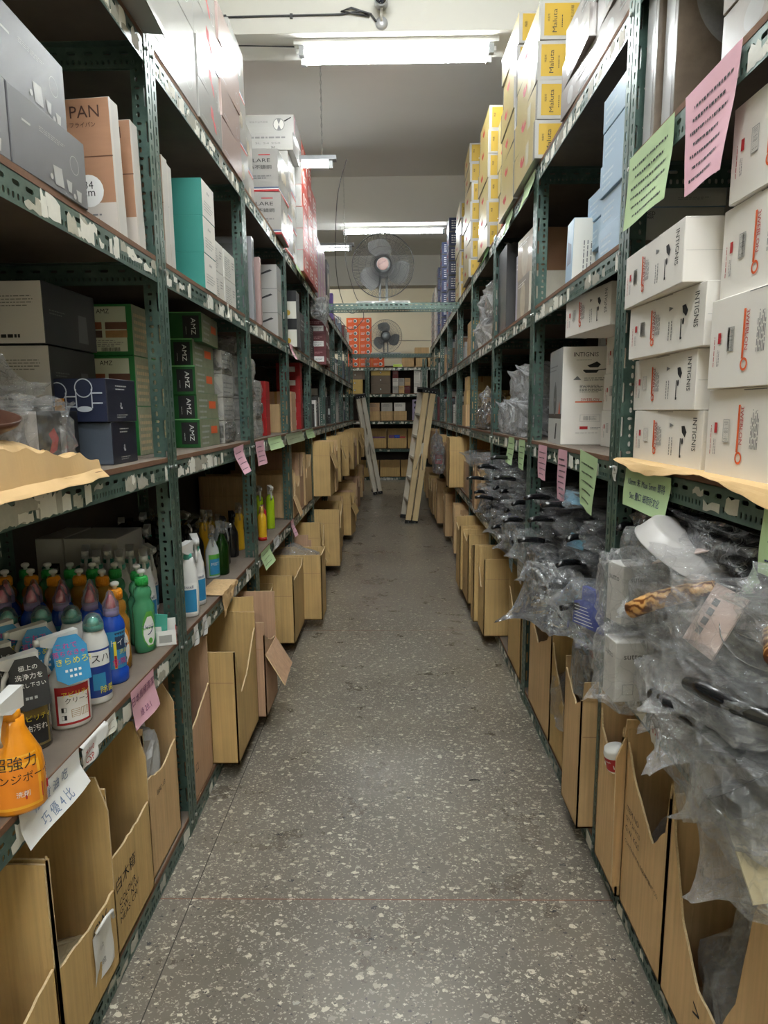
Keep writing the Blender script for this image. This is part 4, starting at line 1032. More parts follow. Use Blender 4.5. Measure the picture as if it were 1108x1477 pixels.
put(genmesh(1, 1), 'cookware_box', 'L', 5.35, .0, T4, 'charcoal box beside the boxes marked 22', 'box')
for c_, y in enumerate((6.83, 7.17)):
    for k in range(3): put(BURG, 'cookware_box', 'L', y, -.05 + .02 * c_, T4 + k * .151, 'burgundy box with white label, %s, %s column left fourth shelf' % (ORD[k], 'near' if c_ == 0 else 'far'), 'box', 'burgundy boxes')
fill('L', 4, 5.6, 6.7, T4, .46, 21, [1, 1, 6, 0], 'fourth'); fill('L', 4, 7.5, 11.7, T4, .46, 22, [0, 1, 6, 2, 3], 'fourth end')
# --- left third shelf
for k in range(3):
    put(POTB, 'pot_box', 'L', 1.875 - .01 * k - .14 + .18, .20 - .012 * (k == 2), T3 + k * .1635, 'pot box with pale printed end and charcoal side, %s of three' % ('top one' if k == 2 else ORD[k]), 'box', 'charcoal sided pot boxes', rz=(0, 1, -2)[k])
put(LEAFB, 'pot_box', 'L', 1.64, .12, T3, 'black box with a red leaf print in front of the pale boxes', 'box')
for c_, y in enumerate((2.18,)): pass
for c_, (y, ins) in enumerate(((1.93 + .30, .27),)): pass
for k in range(3): put(AMZT, 'food_container_box', 'L', 2.215 - .18, .30, T3 + k * .166, 'green framed box with four food pictures, %s, behind the blue cup box' % ORD[k], 'box', 'green framed food boxes')
for k in range(3): put(AMZT, 'food_container_box', 'L', 2.255, .13, T3 + k * .166, 'green framed food box, %s, just past the front upright' % ORD[k], 'box', 'green framed food boxes')
for k in range(3): put(AMZT, 'food_container_box', 'L', 2.42, .13, T3 + k * .166, 'green framed food box, %s, second column past the upright' % ORD[k], 'box', 'green framed food boxes')
put(CUPB2, 'cup_box', 'L', 1.87, .05, T3, 'slate box under the glass cup box', 'box')
put(CUPB, 'cup_box', 'L', 1.86, .045, T3 + .119, 'dark blue box with a glass cup picture, left third shelf', 'box', rz=-4)
for k in range(6): put(AMZ, 'knife_set_box', 'L', 2.82 + (.0, .003, -.004, .004, .03, .04)[k], (.05, .055, .06, .065, .04, .05)[k] + .02, T3 + k * .1075 - (0 if k < 6 else 0), 'deep green box with a black brand square, %s' % ORD[k], 'box', 'deep green boxes', rz=(0, -1, 1, 0, 3, -3)[k]) if k < 5 else None
WRAPC = C('wrapped_white_card', (168, 164, 156), .4, var=.2, scale=20)
_w = PB(.2, .22, .105, WRAPC).lines('F', .1, .2, .9, .8, 3, INKG).mesh()
wraps = []
for c_, (y, ins) in enumerate(((3.12, .06), (3.48, .03), (3.70, .04))):
    for k in range(4 if c_ < 2 else 3):
        wraps.append(put(_w, 'wrapped_box', 'L', y, ins, T3 + k * .107, 'pale box wrapped in clear film, %s, %s column left third shelf' % (ORD[k], NTH[c_]), 'box', 'film wrapped boxes'))
for k in range(2): put(KR[0], 'carton', 'L', 3.1, .2, T3 + .43 + .0 + k * .131 - .3, 'brown carton at the back above the wrapped boxes, %s' % ('upper' if k else 'lower'), 'box') if k < 0 else None
_r = PB(.12, .2, .11, C('ruby_card', (160, 34, 36), .35)).rect('L', .2, .3, .8, .7, WHITEP).mesh()
for c_, (y, n_) in enumerate(((4.05, 3), (5.55, 5))):
    for k in range(n_): put(_r, 'small_red_box', 'L', y, .05, T3 + k * .1105, 'small ruby red box, %s, %s stack left third shelf' % (ORD[k], 'near' if c_ == 0 else 'far'), 'box', 'small ruby red boxes')
for k in range(2): put(KR[2], 'carton', 'L', 5.10, .05, T3, 'tall brown carton on the left third shelf', 'box') if k == 0 else put(KR[1], 'carton', 'L', 4.78, .08, T3, 'low brown carton on the left third shelf', 'box')
fill('L', 3, 5.75, 11.7, T3, .46, 31, [1, 2, 1, 0, 6], 'third')
# second shelf, back of the bottle bays
for c_, (ins, d_) in enumerate(((.30, .20), (.507, .10))):
    b = PB(.24, d_, .30, C('dim_white_card', (206, 204, 198), 0.5)).lines('L', .1, .5, .5, .6, 2, INKL)
    b.disc('L', .30 if c_ == 0 else .4, .62, .024, TEAL, sq=.6).rect('L', .30, .55, .85, .69, INK).tx('L', .58, .59, .018, 'Blueseal', WHITEP, 'c', fitw=d_ * .42)
    put(b.mesh(), 'cleaner_box', 'L', 2.455, ins, T2, 'white box with a teal and black logo behind the bottles, %s' % ('right' if c_ == 0 else 'narrow left one'), 'box', 'white boxes behind the bottles')
# ------------------------------------------------------------------ open brown cartons
def jag(a, b, n, amp, rr, up=(0, 0, 1)):
    a, b, up = Vector(a), Vector(b), Vector(up); out = []
    for k in range(n + 1):
        t = k / n; out.append(a.lerp(b, t) + up * rr.uniform(-amp, amp) * (0 if k in (0, n) else 1))
    return out
def panel(mb, A, B, prof, n, m, seed, t=0.0055, z0=0.0, amp=.003):
    """upright panel from A to B (floor points); prof = [(u, height)...] top outline from A to B"""
    rr = random.Random(seed); A, B = Vector(A), Vector(B); L = (B - A).length
    top = []
    for (u0, h0), (u1, h1) in zip(prof, prof[1:]):
        p, q = A.lerp(B, u0) + Vector((0, 0, h0)), A.lerp(B, u1) + Vector((0, 0, h1))
        k = max(1, int((q - p).length / .02)); pts = jag(p, q, k, amp, rr)
        top += pts if not top else pts[1:]
    pts = [A + Vector((0, 0, z0)), B + Vector((0, 0, z0))] + top[::-1]
    mb.poly(pts, n, t, m, CBE)
def smooth_dip(lo, a=.15, b=.85, ha=.5, hb=.5, n=6):
    """front outline: high at both ends, torn down in a curve between"""
    out = [(0, ha), (a, ha)]
    for k in range(1, n): t = k / n; out.append((a + (b - a) * t, lo + (1 - sin(pi * t)) * (ha + (hb - ha) * t - lo) * .9))
    return out + [(b, hb), (1, hb)]
def open_carton(side, y0, w, d, inset, z, hn, hf, front, label, m=0, rz=0, hb=None, flap=None, marks=None, seed=0, fallen=None, nearprof=None, farprof=None, group=None, tag_=None):
    """y0 = near edge along the aisle; hn/hf = near and far wall heights; front = top outline (u: near 0 -> far 1)"""
    mt = CB[m]; hb = hb or max(hn, hf) - .02
    root = empty('open_carton', wpos(side, y0 + w / 2, inset + d / 2, z), side_rot(side) + radians(rz), label=label, cat='carton', group=group)
    sx = 1 if side == 'L' else -1          # local -x is the near end on the left side
    nx, fx = -sx * w / 2, sx * w / 2
    mb = MB()
    mb.box(-w / 2, w / 2, -d / 2, d / 2, 0, .005, mt)
    # front face, seen from the aisle
    panel(mb, (nx, -d / 2, 0), (fx, -d / 2, 0), front, (0, 1, 0), mt, seed + 1, amp=.004)
    panel(mb, (nx, d / 2, 0), (fx, d / 2, 0), [(0, hb), (1, hb)], (0, -1, 0), mt, seed + 2, amp=.001)
    panel(mb, (nx, -d / 2, 0), (nx, d / 2, 0), nearprof or [(0, hn), (1, hn)], (sx, 0, 0), mt, seed + 3, amp=.0015)
    panel(mb, (fx, -d / 2, 0), (fx, d / 2, 0), farprof or [(0, hf), (1, hf)], (-sx, 0, 0), mt, seed + 4, amp=.0015)
    # folding crease lines on the end walls
    for X_, s_, hh in ((nx, -sx, hn), (fx, -sx, hf)):
        zc = hh - .13
        if zc > .1: mb.box(min(X_ + s_ * .0006, X_ + s_ * .0001), max(X_ + s_ * .0006, X_ + s_ * .0001), -d / 2 + .01, d / 2 - .01, zc, zc + .0025, CB[3])
    if marks:
        o = Vector((nx if sx > 0 else fx, -d / 2 - .0008, 0)); U = Vector((1, 0, 0)); V = Vector((0, 0, 1))
        for (u, zz, hgt, txt) in marks: mb.text(o + U * (u * w) + V * zz, U, V, txt, hgt, INK)
    mb.build('carton_body', root)
    if flap:
        for i, (kind, hgt, ang) in enumerate(flap):
            f = MB(); rr = random.Random(seed + 9 + i)
            if kind == 'near':    # a flap continuing above the near wall, leaning by ang degrees away from the opening
                a = radians(ang); up = Vector((-sx * sin(a), 0, cos(a)))
                p0, p1 = Vector((nx, -d / 2 + .004, hn + .001)), Vector((nx, d / 2 - .02, hn + .001))
            elif kind == 'far':
                a = radians(ang); up = Vector((sx * sin(a), 0, cos(a))); p0, p1 = Vector((fx, -d / 2 + .004, hf + .001)), Vector((fx, d / 2 - .02, hf + .001))
            elif kind == 'front':  # folded outward and down over the front
                a = radians(ang); h0 = min(q[1] for q in front); up = Vector((0, -sin(a), cos(a))); p0, p1 = Vector((nx * .9, -d / 2 - .002, h0)), Vector((fx * .9, -d / 2 - .002, h0))
            else: continue
            q = jag(p0 + up * hgt, p1 + up * hgt * .93, 8, .004, rr, up)
            nrm = (p1 - p0).cross(up).normalized()
            f.poly([p0, p1] + q[::-1], nrm, .004, mt, CBE); f.build('flap', root)
    return root
def cl(side, what): return 'open carton, %s %s' % ({'L': 'left', 'R': 'right'}[side], what)
# left floor level, nearest bay
open_carton('L', 0.80, .385, .52, -.01, T1, .50, .5, [(0, .50), (.12, .47), (.3, .25), (.6, .24), (1, .26)], cl('L', 'floor shelf at the bottom left corner, white tag on its front'), 1, seed=1, nearprof=[(0, .49), (.1, .5), (1, .5)])
open_carton('L', 1.195, .275, .52, -.01, T1, .50, .52, [(0, .51), (.02, .24), (.5, .215), (1, .21)], cl('L', 'floor shelf, second from the near end, holding red packages'), 1, seed=2, marks=[(.55, .17, .03, 'CW')], farprof=[(0, .43), (.05, .52), (1, .52)])
open_carton('L', 1.478, .265, .52, .0, T1, .48, .53, [(0, .46), (.04, .28), (.5, .27), (1, .28)], cl('L', 'floor shelf lettered in black on its front'), 1, seed=3, marks=[(.08, .17, .04, '白木箱'), (.12, .125, .018, 'COLOUR'), (.12, .10, .018, 'G.W.  N.W.'), (.12, .075, .018, 'MEAS. CM')], farprof=[(0, .42), (.06, .53), (1, .53)])
open_carton('L', 1.75, .27, .52, .01, T1, .50, .53, [(0, .48), (.05, .33), (.5, .30), (1, .33)], cl('L', 'floor shelf beside the near upright, newspaper inside'), 0, seed=4, marks=[(.3, .24, .016, 'BEC-13')], farprof=[(0, .46), (.07, .53), (1, .53)])
# second bay
open_carton('L', 2.165, .24, .5, .005, T1, .30, .55, [(0, .27), (1, .36)], cl('L', 'floor shelf just past the near upright, slanting front flap'), 2, seed=5, marks=[(.1, .10, .03, '口')], farprof=[(0, .55), (1, .55)])
open_carton('L', 2.425, .38, .56, -.095, T1, .475, .52, [(0, .475), (.06, .44), (.22, .27), (.5, .30), (.9, .43), (1, .45)], cl('L', 'floor shelf jutting out, folded panels standing inside'), 1, seed=6, flap=[('far', .07, 4)])
open_carton('L', 2.83, .28, .5, -.13, T1, .46, .53, [(0, .40), (.5, .33), (1, .30)], cl('L', 'floor shelf with one flap folded outward'), 2, seed=7, flap=[('front', .17, 150)])
_pm = CB[1]
mbx = MB(); mbx.poly([(0, 0, 0), (0, .3, 0), (0, .3, .36), (0, .05, .40), (0, 0, .38)], (1, 0, 0), .005, CB[1], CBE)
o = mbx.build('cardboard_sheet'); o.location = (-.94, 2.60, T1 + .09); o.rotation_euler = (radians(-6), radians(4), radians(82)); tag(o, 'loose folded cardboard sheet standing inside a jutting carton, left floor shelf', 'cardboard')
# third bay: clean ochre cartons
open_carton('L', 3.50, .24, .5, .0, T1, .36, .40, [(0, .36), (.3, .33), (1, .38)], cl('L', 'floor shelf, low one before the clean ochre pair'), 1, seed=8)
open_carton('L', 3.80, .42, .55, -.115, T1, .43, .45, [(0, .43), (.1, .39), (.9, .41), (1, .45)], cl('L', 'floor shelf, clean ochre one with two end creases'), 1, seed=9)
ec = open_carton('L', 4.262, .248, .62, -.235, T1, .455, .46, [(0, .455), (.1, .45), (1, .46)], cl('L', 'floor shelf, widest clean ochre one with clear film inside'), 1, seed=10)
rr = random.Random(5)
yy = 4.84; ks = 0
spots1 = [(.26, -.10, .40, 2), (.24, -.16, .50, 1), (.26, -.12, .42, 0), (.30, -.20, .54, 1), (.28, -.18, .50, 2), (.30, -.23, .55, 1), (.28, -.2, .5, 0), (.3, -.22, .55, 1), (.3, -.2, .52, 2), (.3, -.2, .5, 0), (.32, -.2, .55, 1), (.3, -.2, .52, 0), (.3, -.2, .5, 2), (.3, -.2, .5, 1), (.3, -.2, .5, 1), (.3, -.18, .5, 0), (.3, -.18, .5, 1), (.3, -.18, .5, 2), (.3, -.18, .5, 0), (.3, -.18, .5, 1)]
for w_, ins, h_, c_ in spots1:
    yy = snap('L', yy, w_)
    if yy + w_ > 11.8: break
    h_ = min(.53, max(.3, h_ + rr.uniform(-.08, .04))); ins += rr.uniform(-.04, .06); lo = rr.uniform(.08, .22)
    open_carton('L', yy, w_, .5, ins, T1, h_, h_ - .03 + rr.uniform(-.03, .03), [(0, h_), (.1, h_ - .04), (.3, h_ - lo), (.7, h_ - lo - .02), (1, h_ - .05)], cl('L', 'floor shelf, %s past the widest ochre one' % NTH[ks]), c_, seed=20 + ks, rz=rr.uniform(-6, 6), flap=([('near', rr.uniform(.04, .09), rr.uniform(0, 35))] if ks % 3 == 0 and h_ < .46 else [('front', .12, 155)] if ks % 3 == 1 else None), marks=[(.2, .1, .03, '田口')] if ks % 4 == 1 else None, group='open cartons along the left floor shelf')
    yy += w_ + rr.uniform(.01, .05); ks += 1
# left second shelf
yy = 3.86; ks = 0
spots2 = [(.16, .02, .30, 0), (.2, .0, .34, 0), (.22, -.03, .42, 2), (.10, .0, .36, 0), (.26, -.02, .40, 0), (.12, -.02, .44, 1), (.30, -.19, .50, 1), (.28, -.20, .48, 0), (.30, -.12, .46, 2), (.28, -.18, .50, 1), (.3, -.16, .47, 2), (.3, -.2, .5, 1), (.3, -.15, .46, 0), (.32, -.2, .5, 1), (.3, -.18, .48, 2), (.3, -.2, .5, 1), (.3, -.15, .46, 0), (.3, -.2, .5, 1), (.3, -.18, .5, 1), (.3, -.2, .5, 1)]
yy = 4.60
for w_, ins, h_, c_ in spots2:
    if ks == 6: yy = 5.80
    yy = snap('L', yy, w_)
    if yy + w_ > 11.8: break
    m_ = None
    if ks == 6: m_ = [(.25, .05, .04, '▣▣')]
    h_ = min(.50, max(.26, h_ + rr.uniform(-.07, .03))); ins += rr.uniform(-.03, .05); lo = rr.uniform(.06, .2)
    open_carton('L', yy, w_, .5, ins, T2, h_, h_ - .02 + rr.uniform(-.03, .02), [(0, h_), (.1, h_ - .04), (.3, h_ - lo), (.7, h_ - lo), (1, h_ - .04)], cl('L', 'second shelf, %s in the row past the lime bottle' % NTH[ks]), c_, seed=60 + ks, rz=rr.uniform(-4, 4), group='open cartons along the left second shelf', flap=([('near', .06, 25)] if h_ < .42 and ks % 2 else [('front', .15, 160)] if ks % 3 == 0 else None))
    yy += w_ + rr.uniform(.0, .035); ks += 1
open_carton('L', 4.25, .18, .35, .22, T2, .34, .34, [(0, .34), (1, .34)], cl('L', 'second shelf at the back behind the lime bottle'), 0, seed=90)
# right floor shelf
RD = lambda lo, a, b_, ha, hb: smooth_dip(lo, a, b_, ha, hb)
open_carton('R', .86, .545, .56, -.01, T1, .50, .52, [(0, .545), (.33, .545), (.36, .50), (.42, .28), (.52, .16), (.68, .165), (.84, .26), (.95, .42), (1, .54)], cl('R', 'floor shelf at the bottom right corner, front torn down in a curve'), 0, seed=101, marks=[(.3, .10, .03, '>-')])
open_carton('R', 1.412, .285, .56, -.01, T1, .50, .53, [(0, .54), (.06, .40), (.3, .32), (.8, .42), (1, .50)], cl('R', 'floor shelf lettered on its front, second from the near end'), 0, seed=102, marks=[(.08, .30, .016, 'ITEM NO'), (.08, .27, .016, 'QTY 24 PCS'), (.08, .24, .016, 'G.W. KGS'), (.08, .20, .013, 'CONTINENTAL EQUIPMENT CO.')])
c3 = open_carton('R', 1.705, .195, .5, -.02, T1, .50, .56, [(0, .53), (.1, .38), (.5, .38), (.9, .44), (1, .52)], cl('R', 'floor shelf beside the near upright, red-labelled jar poking out'), 0, seed=103, flap=[('near', .06, 12)])
mbx = MB(); mbx.poly([(0, 0, 0), (0, .055, 0), (0, .06, .44), (0, .02, .46), (0, -.005, .40)], (1, 0, 0), .006, CB[0], CBE)
o = mbx.build('cardboard_strip'); o.location = (XR - .035, 1.70, T1 + .04); o.rotation_euler = (0, 0, radians(-80)); tag(o, 'narrow torn cardboard strip standing on the front of the lettered carton', 'cardboard')
open_carton('R', 2.02, .20, .5, -.045, T1, .46, .54, [(0, .46), (.3, .42), (1, .5)], cl('R', 'floor shelf just past the near upright, plain torn near wall'), 0, seed=104, flap=[('near', .07, 10)])
open_carton('R', 2.235, .36, .5, .0, T1, .42, .50, [(0, .48), (.1, .36), (.45, .26), (.8, .36), (1, .46)], cl('R', 'floor shelf holding clear wrapped goods, torn front'), 1, seed=105)
open_carton('R', 2.61, .42, .52, .0, T1, .48, .53, [(0, .50), (.2, .42), (.6, .35), (1, .46)], cl('R', 'floor shelf under the silver bag, second right bay'), 0, seed=106)
open_carton('R', 3.25, .36, .5, .0, T1, .46, .52, [(0, .48), (.2, .40), (.6, .30), (1, .42)], cl('R', 'floor shelf with black pan handles sticking out'), 1, seed=107)
open_carton('R', 3.92, .26, .55, -.10, T1, .50, .53, [(0, .50), (.1, .47), (.3, .30), (.6, .28), (1, .40)], cl('R', 'floor shelf, tall ochre one jutting into the aisle'), 1, seed=108)
open_carton('R', 4.21, .128, .5, -.13, T1, .53, .5, [(0, .53), (1, .5)], cl('R', 'floor shelf, corrugated one standing behind the tall ochre one'), 1, seed=109)
rc_ = open_carton('R', 4.62, .34, .5, -.12, T1, .52, .50, [(0, .52), (.3, .45), (1, .48)], cl('R', 'floor shelf, printed with a maroon corner'), 1, seed=110, marks=[(.2, .1, .04, '◎')])
open_carton('R', 5.0, .30, .5, -.14, T1, .52, .55, [(0, .52), (.4, .46), (1, .5)], cl('R', 'floor shelf right behind the maroon cornered one'), 1, seed=111)
yy = 5.4; ks = 0
for w_, ins, h_, c_ in [(.3, -.04, .5, 3), (.28, .0, .46, 3), (.3, -.05, .5, 0), (.3, -.02, .5, 3), (.34, -.08, .52, 0), (.3, -.1, .54, 1), (.32, -.12, .56, 0), (.3, -.10, .5, 1), (.3, -.12, .52, 0), (.3, -.12, .5, 1), (.3, -.1, .5, 2), (.3, -.12, .5, 1), (.3, -.12, .5, 0), (.3, -.1, .5, 1), (.3, -.1, .5, 1), (.3, -.1, .5, 1), (.3, -.1, .5, 1)]:
    yy = snap('R', yy, w_)
    if yy + w_ > 11.65: break
    h_ = min(.53, max(.3, h_ + rr.uniform(-.08, .04))); ins += rr.uniform(-.04, .06); lo = rr.uniform(.08, .22)
    open_carton('R', yy, w_, .5, ins, T1, h_, h_ - .02, [(0, h_), (.1, h_ - .04), (.3, h_ - lo), (.7, h_ - lo), (1, h_ - .05)], cl('R', 'floor shelf, %s past the maroon cornered pair' % NTH[ks]), c_, seed=130 + ks, rz=rr.uniform(-3, 3), group='open cartons along the right floor shelf')
    yy += w_ + rr.uniform(.01, .06); ks += 1
# right second shelf
yy = 4.72; ks = 0
for w_, ins, h_, c_ in [(.22, -.02, .33, 0), (.24, -.03, .36, 3), (.26, .02, .30, 0), (.3, .0, .36, 2), (.3, .02, .34, 0)]:
    yy = snap('R', yy, w_); open_carton('R', yy, w_, .45, ins, T2, h_, h_ - .03, [(0, h_), (.4, h_ - .07), (1, h_ - .03)], cl('R', 'second shelf, %s past the stacks of black pans' % NTH[ks]), c_, seed=160 + ks, rz=rr.uniform(-3, 3), group='open cartons along the right second shelf', marks=[(.3, .03, .03, 'CD')] if ks == 0 else None)
    yy += w_ + .012; ks += 1
open_carton('R', 6.42, .30, .42, -.11, T2, .50, .50, [(0, .5), (1, .5)], cl('R', 'second shelf, tall clean one jutting out under the brown cartons'), 1, seed=170)
yy = 6.85; ks = 0
while yy < 11.3:
    h_ = rr.uniform(.4, .5); w_ = rr.uniform(.26, .34); yy = snap('R', yy, w_)
    open_carton('R', yy, w_, .5, rr.uniform(-.14, -.02), T2, h_, h_ - .02, [(0, h_), (.3, h_ - .08), (1, h_ - .05)], cl('R', 'second shelf, %s in the far row' % NTH[ks]), rr.choice((0, 1, 2, 3)), seed=180 + ks, rz=rr.uniform(-3, 3), group='open cartons along the right second shelf')
    yy += w_ + .02; ks += 1
# ------------------------------------------------------------------ bottles
def lb(mb, txts, r, cx, z, ang, w, m, h):
    """small flat lettering wrapped close to a bottle (radius r) around angle ang"""
    n = Vector((cos(ang), sin(ang), 0)); u = Vector((-sin(ang), cos(ang), 0))
    mb.text(n * (r + .0012) + Vector((0, 0, z)), u, Vector((0, 0, 1)), txts, h, m, 'c')
def wrap(mb, prof, z0, z1, a0, a1, m, off=.0008, n=8, sq=1.0, nz=5, shape=None):
    """label following the lathe profile between heights; angles in radians"""
    def rad(z):
        for (r0, h0), (r1, h1) in zip(prof, prof[1:]):
            if h0 <= z <= h1 and h1 > h0: return r0 + (r1 - r0) * (z - h0) / (h1 - h0)
        return prof[-1][0]
    V = []; F = []
    for i in range(nz + 1):
        z = z0 + (z1 - z0) * i / nz; r = rad(z) + off
        k_ = 1.0 if shape is None else shape(i / nz)
        for j in range(n + 1):
            a = (a0 + a1) / 2 + (a1 - a0) / 2 * k_ * (2 * j / n - 1)
            V.append((r * cos(a), r * sin(a) * sq, z))
    for i in range(nz):
        for j in range(n):
            q = i * (n + 1) + j; F.append((q, q + 1, q + n + 2, q + n + 1))
    mb.add(V, F, m, True)
def arc(prof, mb, txt, z, h, a, m, off=.0016, sq=1.0):
    """lettering bent around the bottle"""
    vs_, fs, (x0, y0, x1, y1) = text_geo(txt); k = h / (y1 - y0); cx = (x0 + x1) / 2
    def rad(z):
        for (r0, h0), (r1, h1) in zip(prof, prof[1:]):
            if h0 <= z <= h1 and h1 > h0: return r0 + (r1 - r0) * (z - h0) / (h1 - h0)
        return prof[-1][0]
    V = []
    for x, y in vs_:
        zz = z + (y - y0) * k; r = rad(zz) + off; b_ = a + (x - cx) * k / r
        V.append((r * cos(b_), r * sin(b_) * sq, zz))
    mb.add(V, fs, m)
def clearmat(name, rgb, rough=.05, tr=.85):
    if name in _mc: return _mc[name]
    m = mat(name, rgb, rough, trans=tr); m.node_tree.nodes['Principled BSDF'].inputs['IOR'].default_value = 1.3; return m
GREENL = clearmat('green_liquid_plastic', (130, 236, 176), .08, .65); AMBERL = clearmat('amber_liquid_plastic', (232, 170, 70), .08, .6); DKGL = clearmat('dark_green_plastic', (30, 66, 20), .15, .4)
LIME = mat('lime_liquid', (186, 222, 40), .15, spec=.6); ORL = mat('orange_liquid_plastic', (236, 148, 24), .15, coat=.5)
BLUEP = mat('royal_blue_plastic', (24, 72, 176), .22, coat=.4); WP = mat('white_plastic', (232, 232, 230), .28, coat=.3); GCAP = mat('green_cap_plastic', (50, 178, 84), .35)
OCAP = mat('orange_cap_plastic', (232, 150, 28), .35); TCAP = mat('teal_cap_plastic', (84, 178, 160), .3); PCAP = mat('pink_cap_plastic', (206, 96, 120), .35)
CLR = make_film('clear_cap_film', white=.10, gloss=.35, scale=6, rough=.1, bumps=.05); BKP = mat('black_plastic', (24, 24, 26), .25, coat=.4); YELP = mat('yellow_plastic', (240, 190, 40), .3, coat=.3)
CYAN = C('cyan_label', (50, 140, 190), .4); MAG = C('magenta_ink', (214, 40, 130), .5); YINK = C('yellow_ink', (240, 224, 60), .5); GREENLB = C('green_label', (90, 170, 70), .4); NAVYINK = C('navy_ink', (28, 34, 96), .5)
FACE = {'L': -pi / 2, 'R': -pi / 2}
A0 = -pi / 2            # local front
class Bt:
    """bottle maker: root empty with parts; prototype is copied for repeats"""
    def __init__(s, name): s.root = empty(name, (0, 0, 0)); s.name = name; s.used = False
    def part(s, nm, mb): mb.build(nm, s.root); return s
    def place(s, x, y, z, rz, label, group=None, cat='bottle', sc=1.0):
        o = s.root if not s.used else copy_tree(s.root); s.used = True
        o.location = (x, y, z); o.rotation_euler = (0, 0, radians(rz)); o.scale = (sc, sc, sc); tag(o, label, cat, group); return o
AIM = 52   # labels turned towards the aisle and the near end (degrees)
def dish(name, liquid, capm, label=True):
    b = Bt(name); sq = .72
    prof = [(.030, 0), (.036, .004), (.0375, .03), (.035, .08), (.037, .12), (.0375, .15), (.031, .162), (.026, .172), (.030, .182), (.031, .19), (.028, .205), (.018, .216), (.015, .222)]
    m = MB(); m.lathe(prof, liquid, 24, squash=sq)
    b.part('bottle_body', m)
    c = MB(); c.lathe([(.0195, .218), (.0195, .242), (.017, .247)], capm, 24)
    for k in range(24): a = 2 * pi * k / 24; c.tube([(.0195 * cos(a), .0195 * sin(a), .22), (.0195 * cos(a), .0195 * sin(a), .241)], .0011, capm, 4)
    b.part('cap', c)
    t = MB(); t.lathe([(.006, .247), (.006, .254), (.0115, .257), (.013, .262), (.0115, .267), (.005, .270)], WP, 16); b.part('nozzle', t)
    if label:
        l = MB(); sh = lambda t: max(.15, sin(pi * min(.98, t * .92 + .06))) ** .6
        wrap(l, prof, .018, .135, A0 - .75, A0 + .75, GREENLB if liquid is GREENL else OCAP, .0006, sq=sq, shape=sh); wrap(l, prof, .024, .118, A0 - .62, A0 + .62, WHITEP, .0010, sq=sq, shape=sh)
        arc(prof, l, 'フレッシュ', .082, .010, A0, NAVYINK, .002, sq); arc(prof, l, 'フ', .058, .026, A0, NAVYINK, .002, sq); wrap(l, prof, .03, .048, A0 - .2, A0 + .2, GREENLB, .0018, sq=sq, shape=sh)
        b.part('label', l)
    return b
gd = dish('dish_soap_bottle', GREENL, GCAP); ad = dish('dish_soap_bottle', AMBERL, OCAP)
def cleaner_blue():
    b = Bt('toilet_cleaner_bottle'); sq = .8
    prof = [(.036, 0), (.038, .006), (.038, .035), (.033, .040), (.033, .14), (.036, .16), (.032, .178), (.022, .196), (.018, .206)]
    m = MB(); m.lathe(prof, BLUEP, 24, squash=sq); b.part('bottle_body', m)
    l = MB(); wrap(l, prof, .045, .155, A0 - .9, A0 + .9, CYAN, .0008, sq=sq); wrap(l, prof, .10, .150, A0 - .2, A0 + .75, C('dark_photo_label', (40, 60, 90), .4), .0012, sq=sq)
    wrap(l, prof, .046, .125, A0 - .35, A0 - .12, YINK, .0014, sq=sq); wrap(l, prof, .048, .084, A0 - .33, A0 - .14, RED, .0018, sq=sq); arc(prof, l, 'トイレ', .112, .018, A0 + .3, WHITEP, .0022, sq); arc(prof, l, '危険', .055, .020, A0 + .1, MAG, .0022, sq); arc(prof, l, '洗剤', .086, .014, A0 + .5, YINK, .0022, sq)
    b.part('label', l)
    c = MB(); c.lathe([(.021, .196), (.0215, .214), (.018, .218)], mat('lilac_collar', (160, 150, 196), .4), 20); c.lathe([(.014, .216), (.012, .236), (.006, .250), (.003, .254)], PCAP, 16); b.part('nozzle', c)
    k = MB(); k.lathe([(.0225, .212), (.022, .232), (.013, .246), (.009, .262), (.003, .268)], CLR, 18, cap=False); b.part('clear_cap', k)
    return b
bc = cleaner_blue()
def tealcap(named=False):
    b = Bt('cleaner_bottle'); sq = .8
    prof = [(.034, 0), (.036, .006), (.036, .15), (.033, .17), (.027, .19), (.024, .20)]
    m = MB(); m.lathe(prof, WP, 24, squash=sq); b.part('bottle_body', m)
    l = MB(); wrap(l, prof, .02, .15, A0 - 1.0, A0 + 1.0, C('deep_blue_label', (30, 60, 140), .35), .0008, sq=sq); wrap(l, prof, .105, .145, A0 - .8, A0 + .8, WHITEP, .0012, sq=sq); arc(prof, l, 'バスハイ', .116, .022, A0, INK, .002, sq); wrap(l, prof, .04, .085, A0 - .6, A0 + .3, CYAN, .0012, sq=sq); arc(prof, l, '除菌', .03, .020, A0 + .4, YINK, .002, sq)
    b.part('label', l)
    c = MB(); c.lathe([(.0245, .198), (.0245, .210)], TCAP, 20); c.lathe([(.017, .21), (.013, .225), (.004, .232)], TCAP, 16); b.part('cap', c)
    k = MB(); k.lathe([(.0265, .198), (.026, .215), (.018, .236), (.006, .243)], CLR, 20); b.part('clear_cap', k)
    return b
tc_ = tealcap()
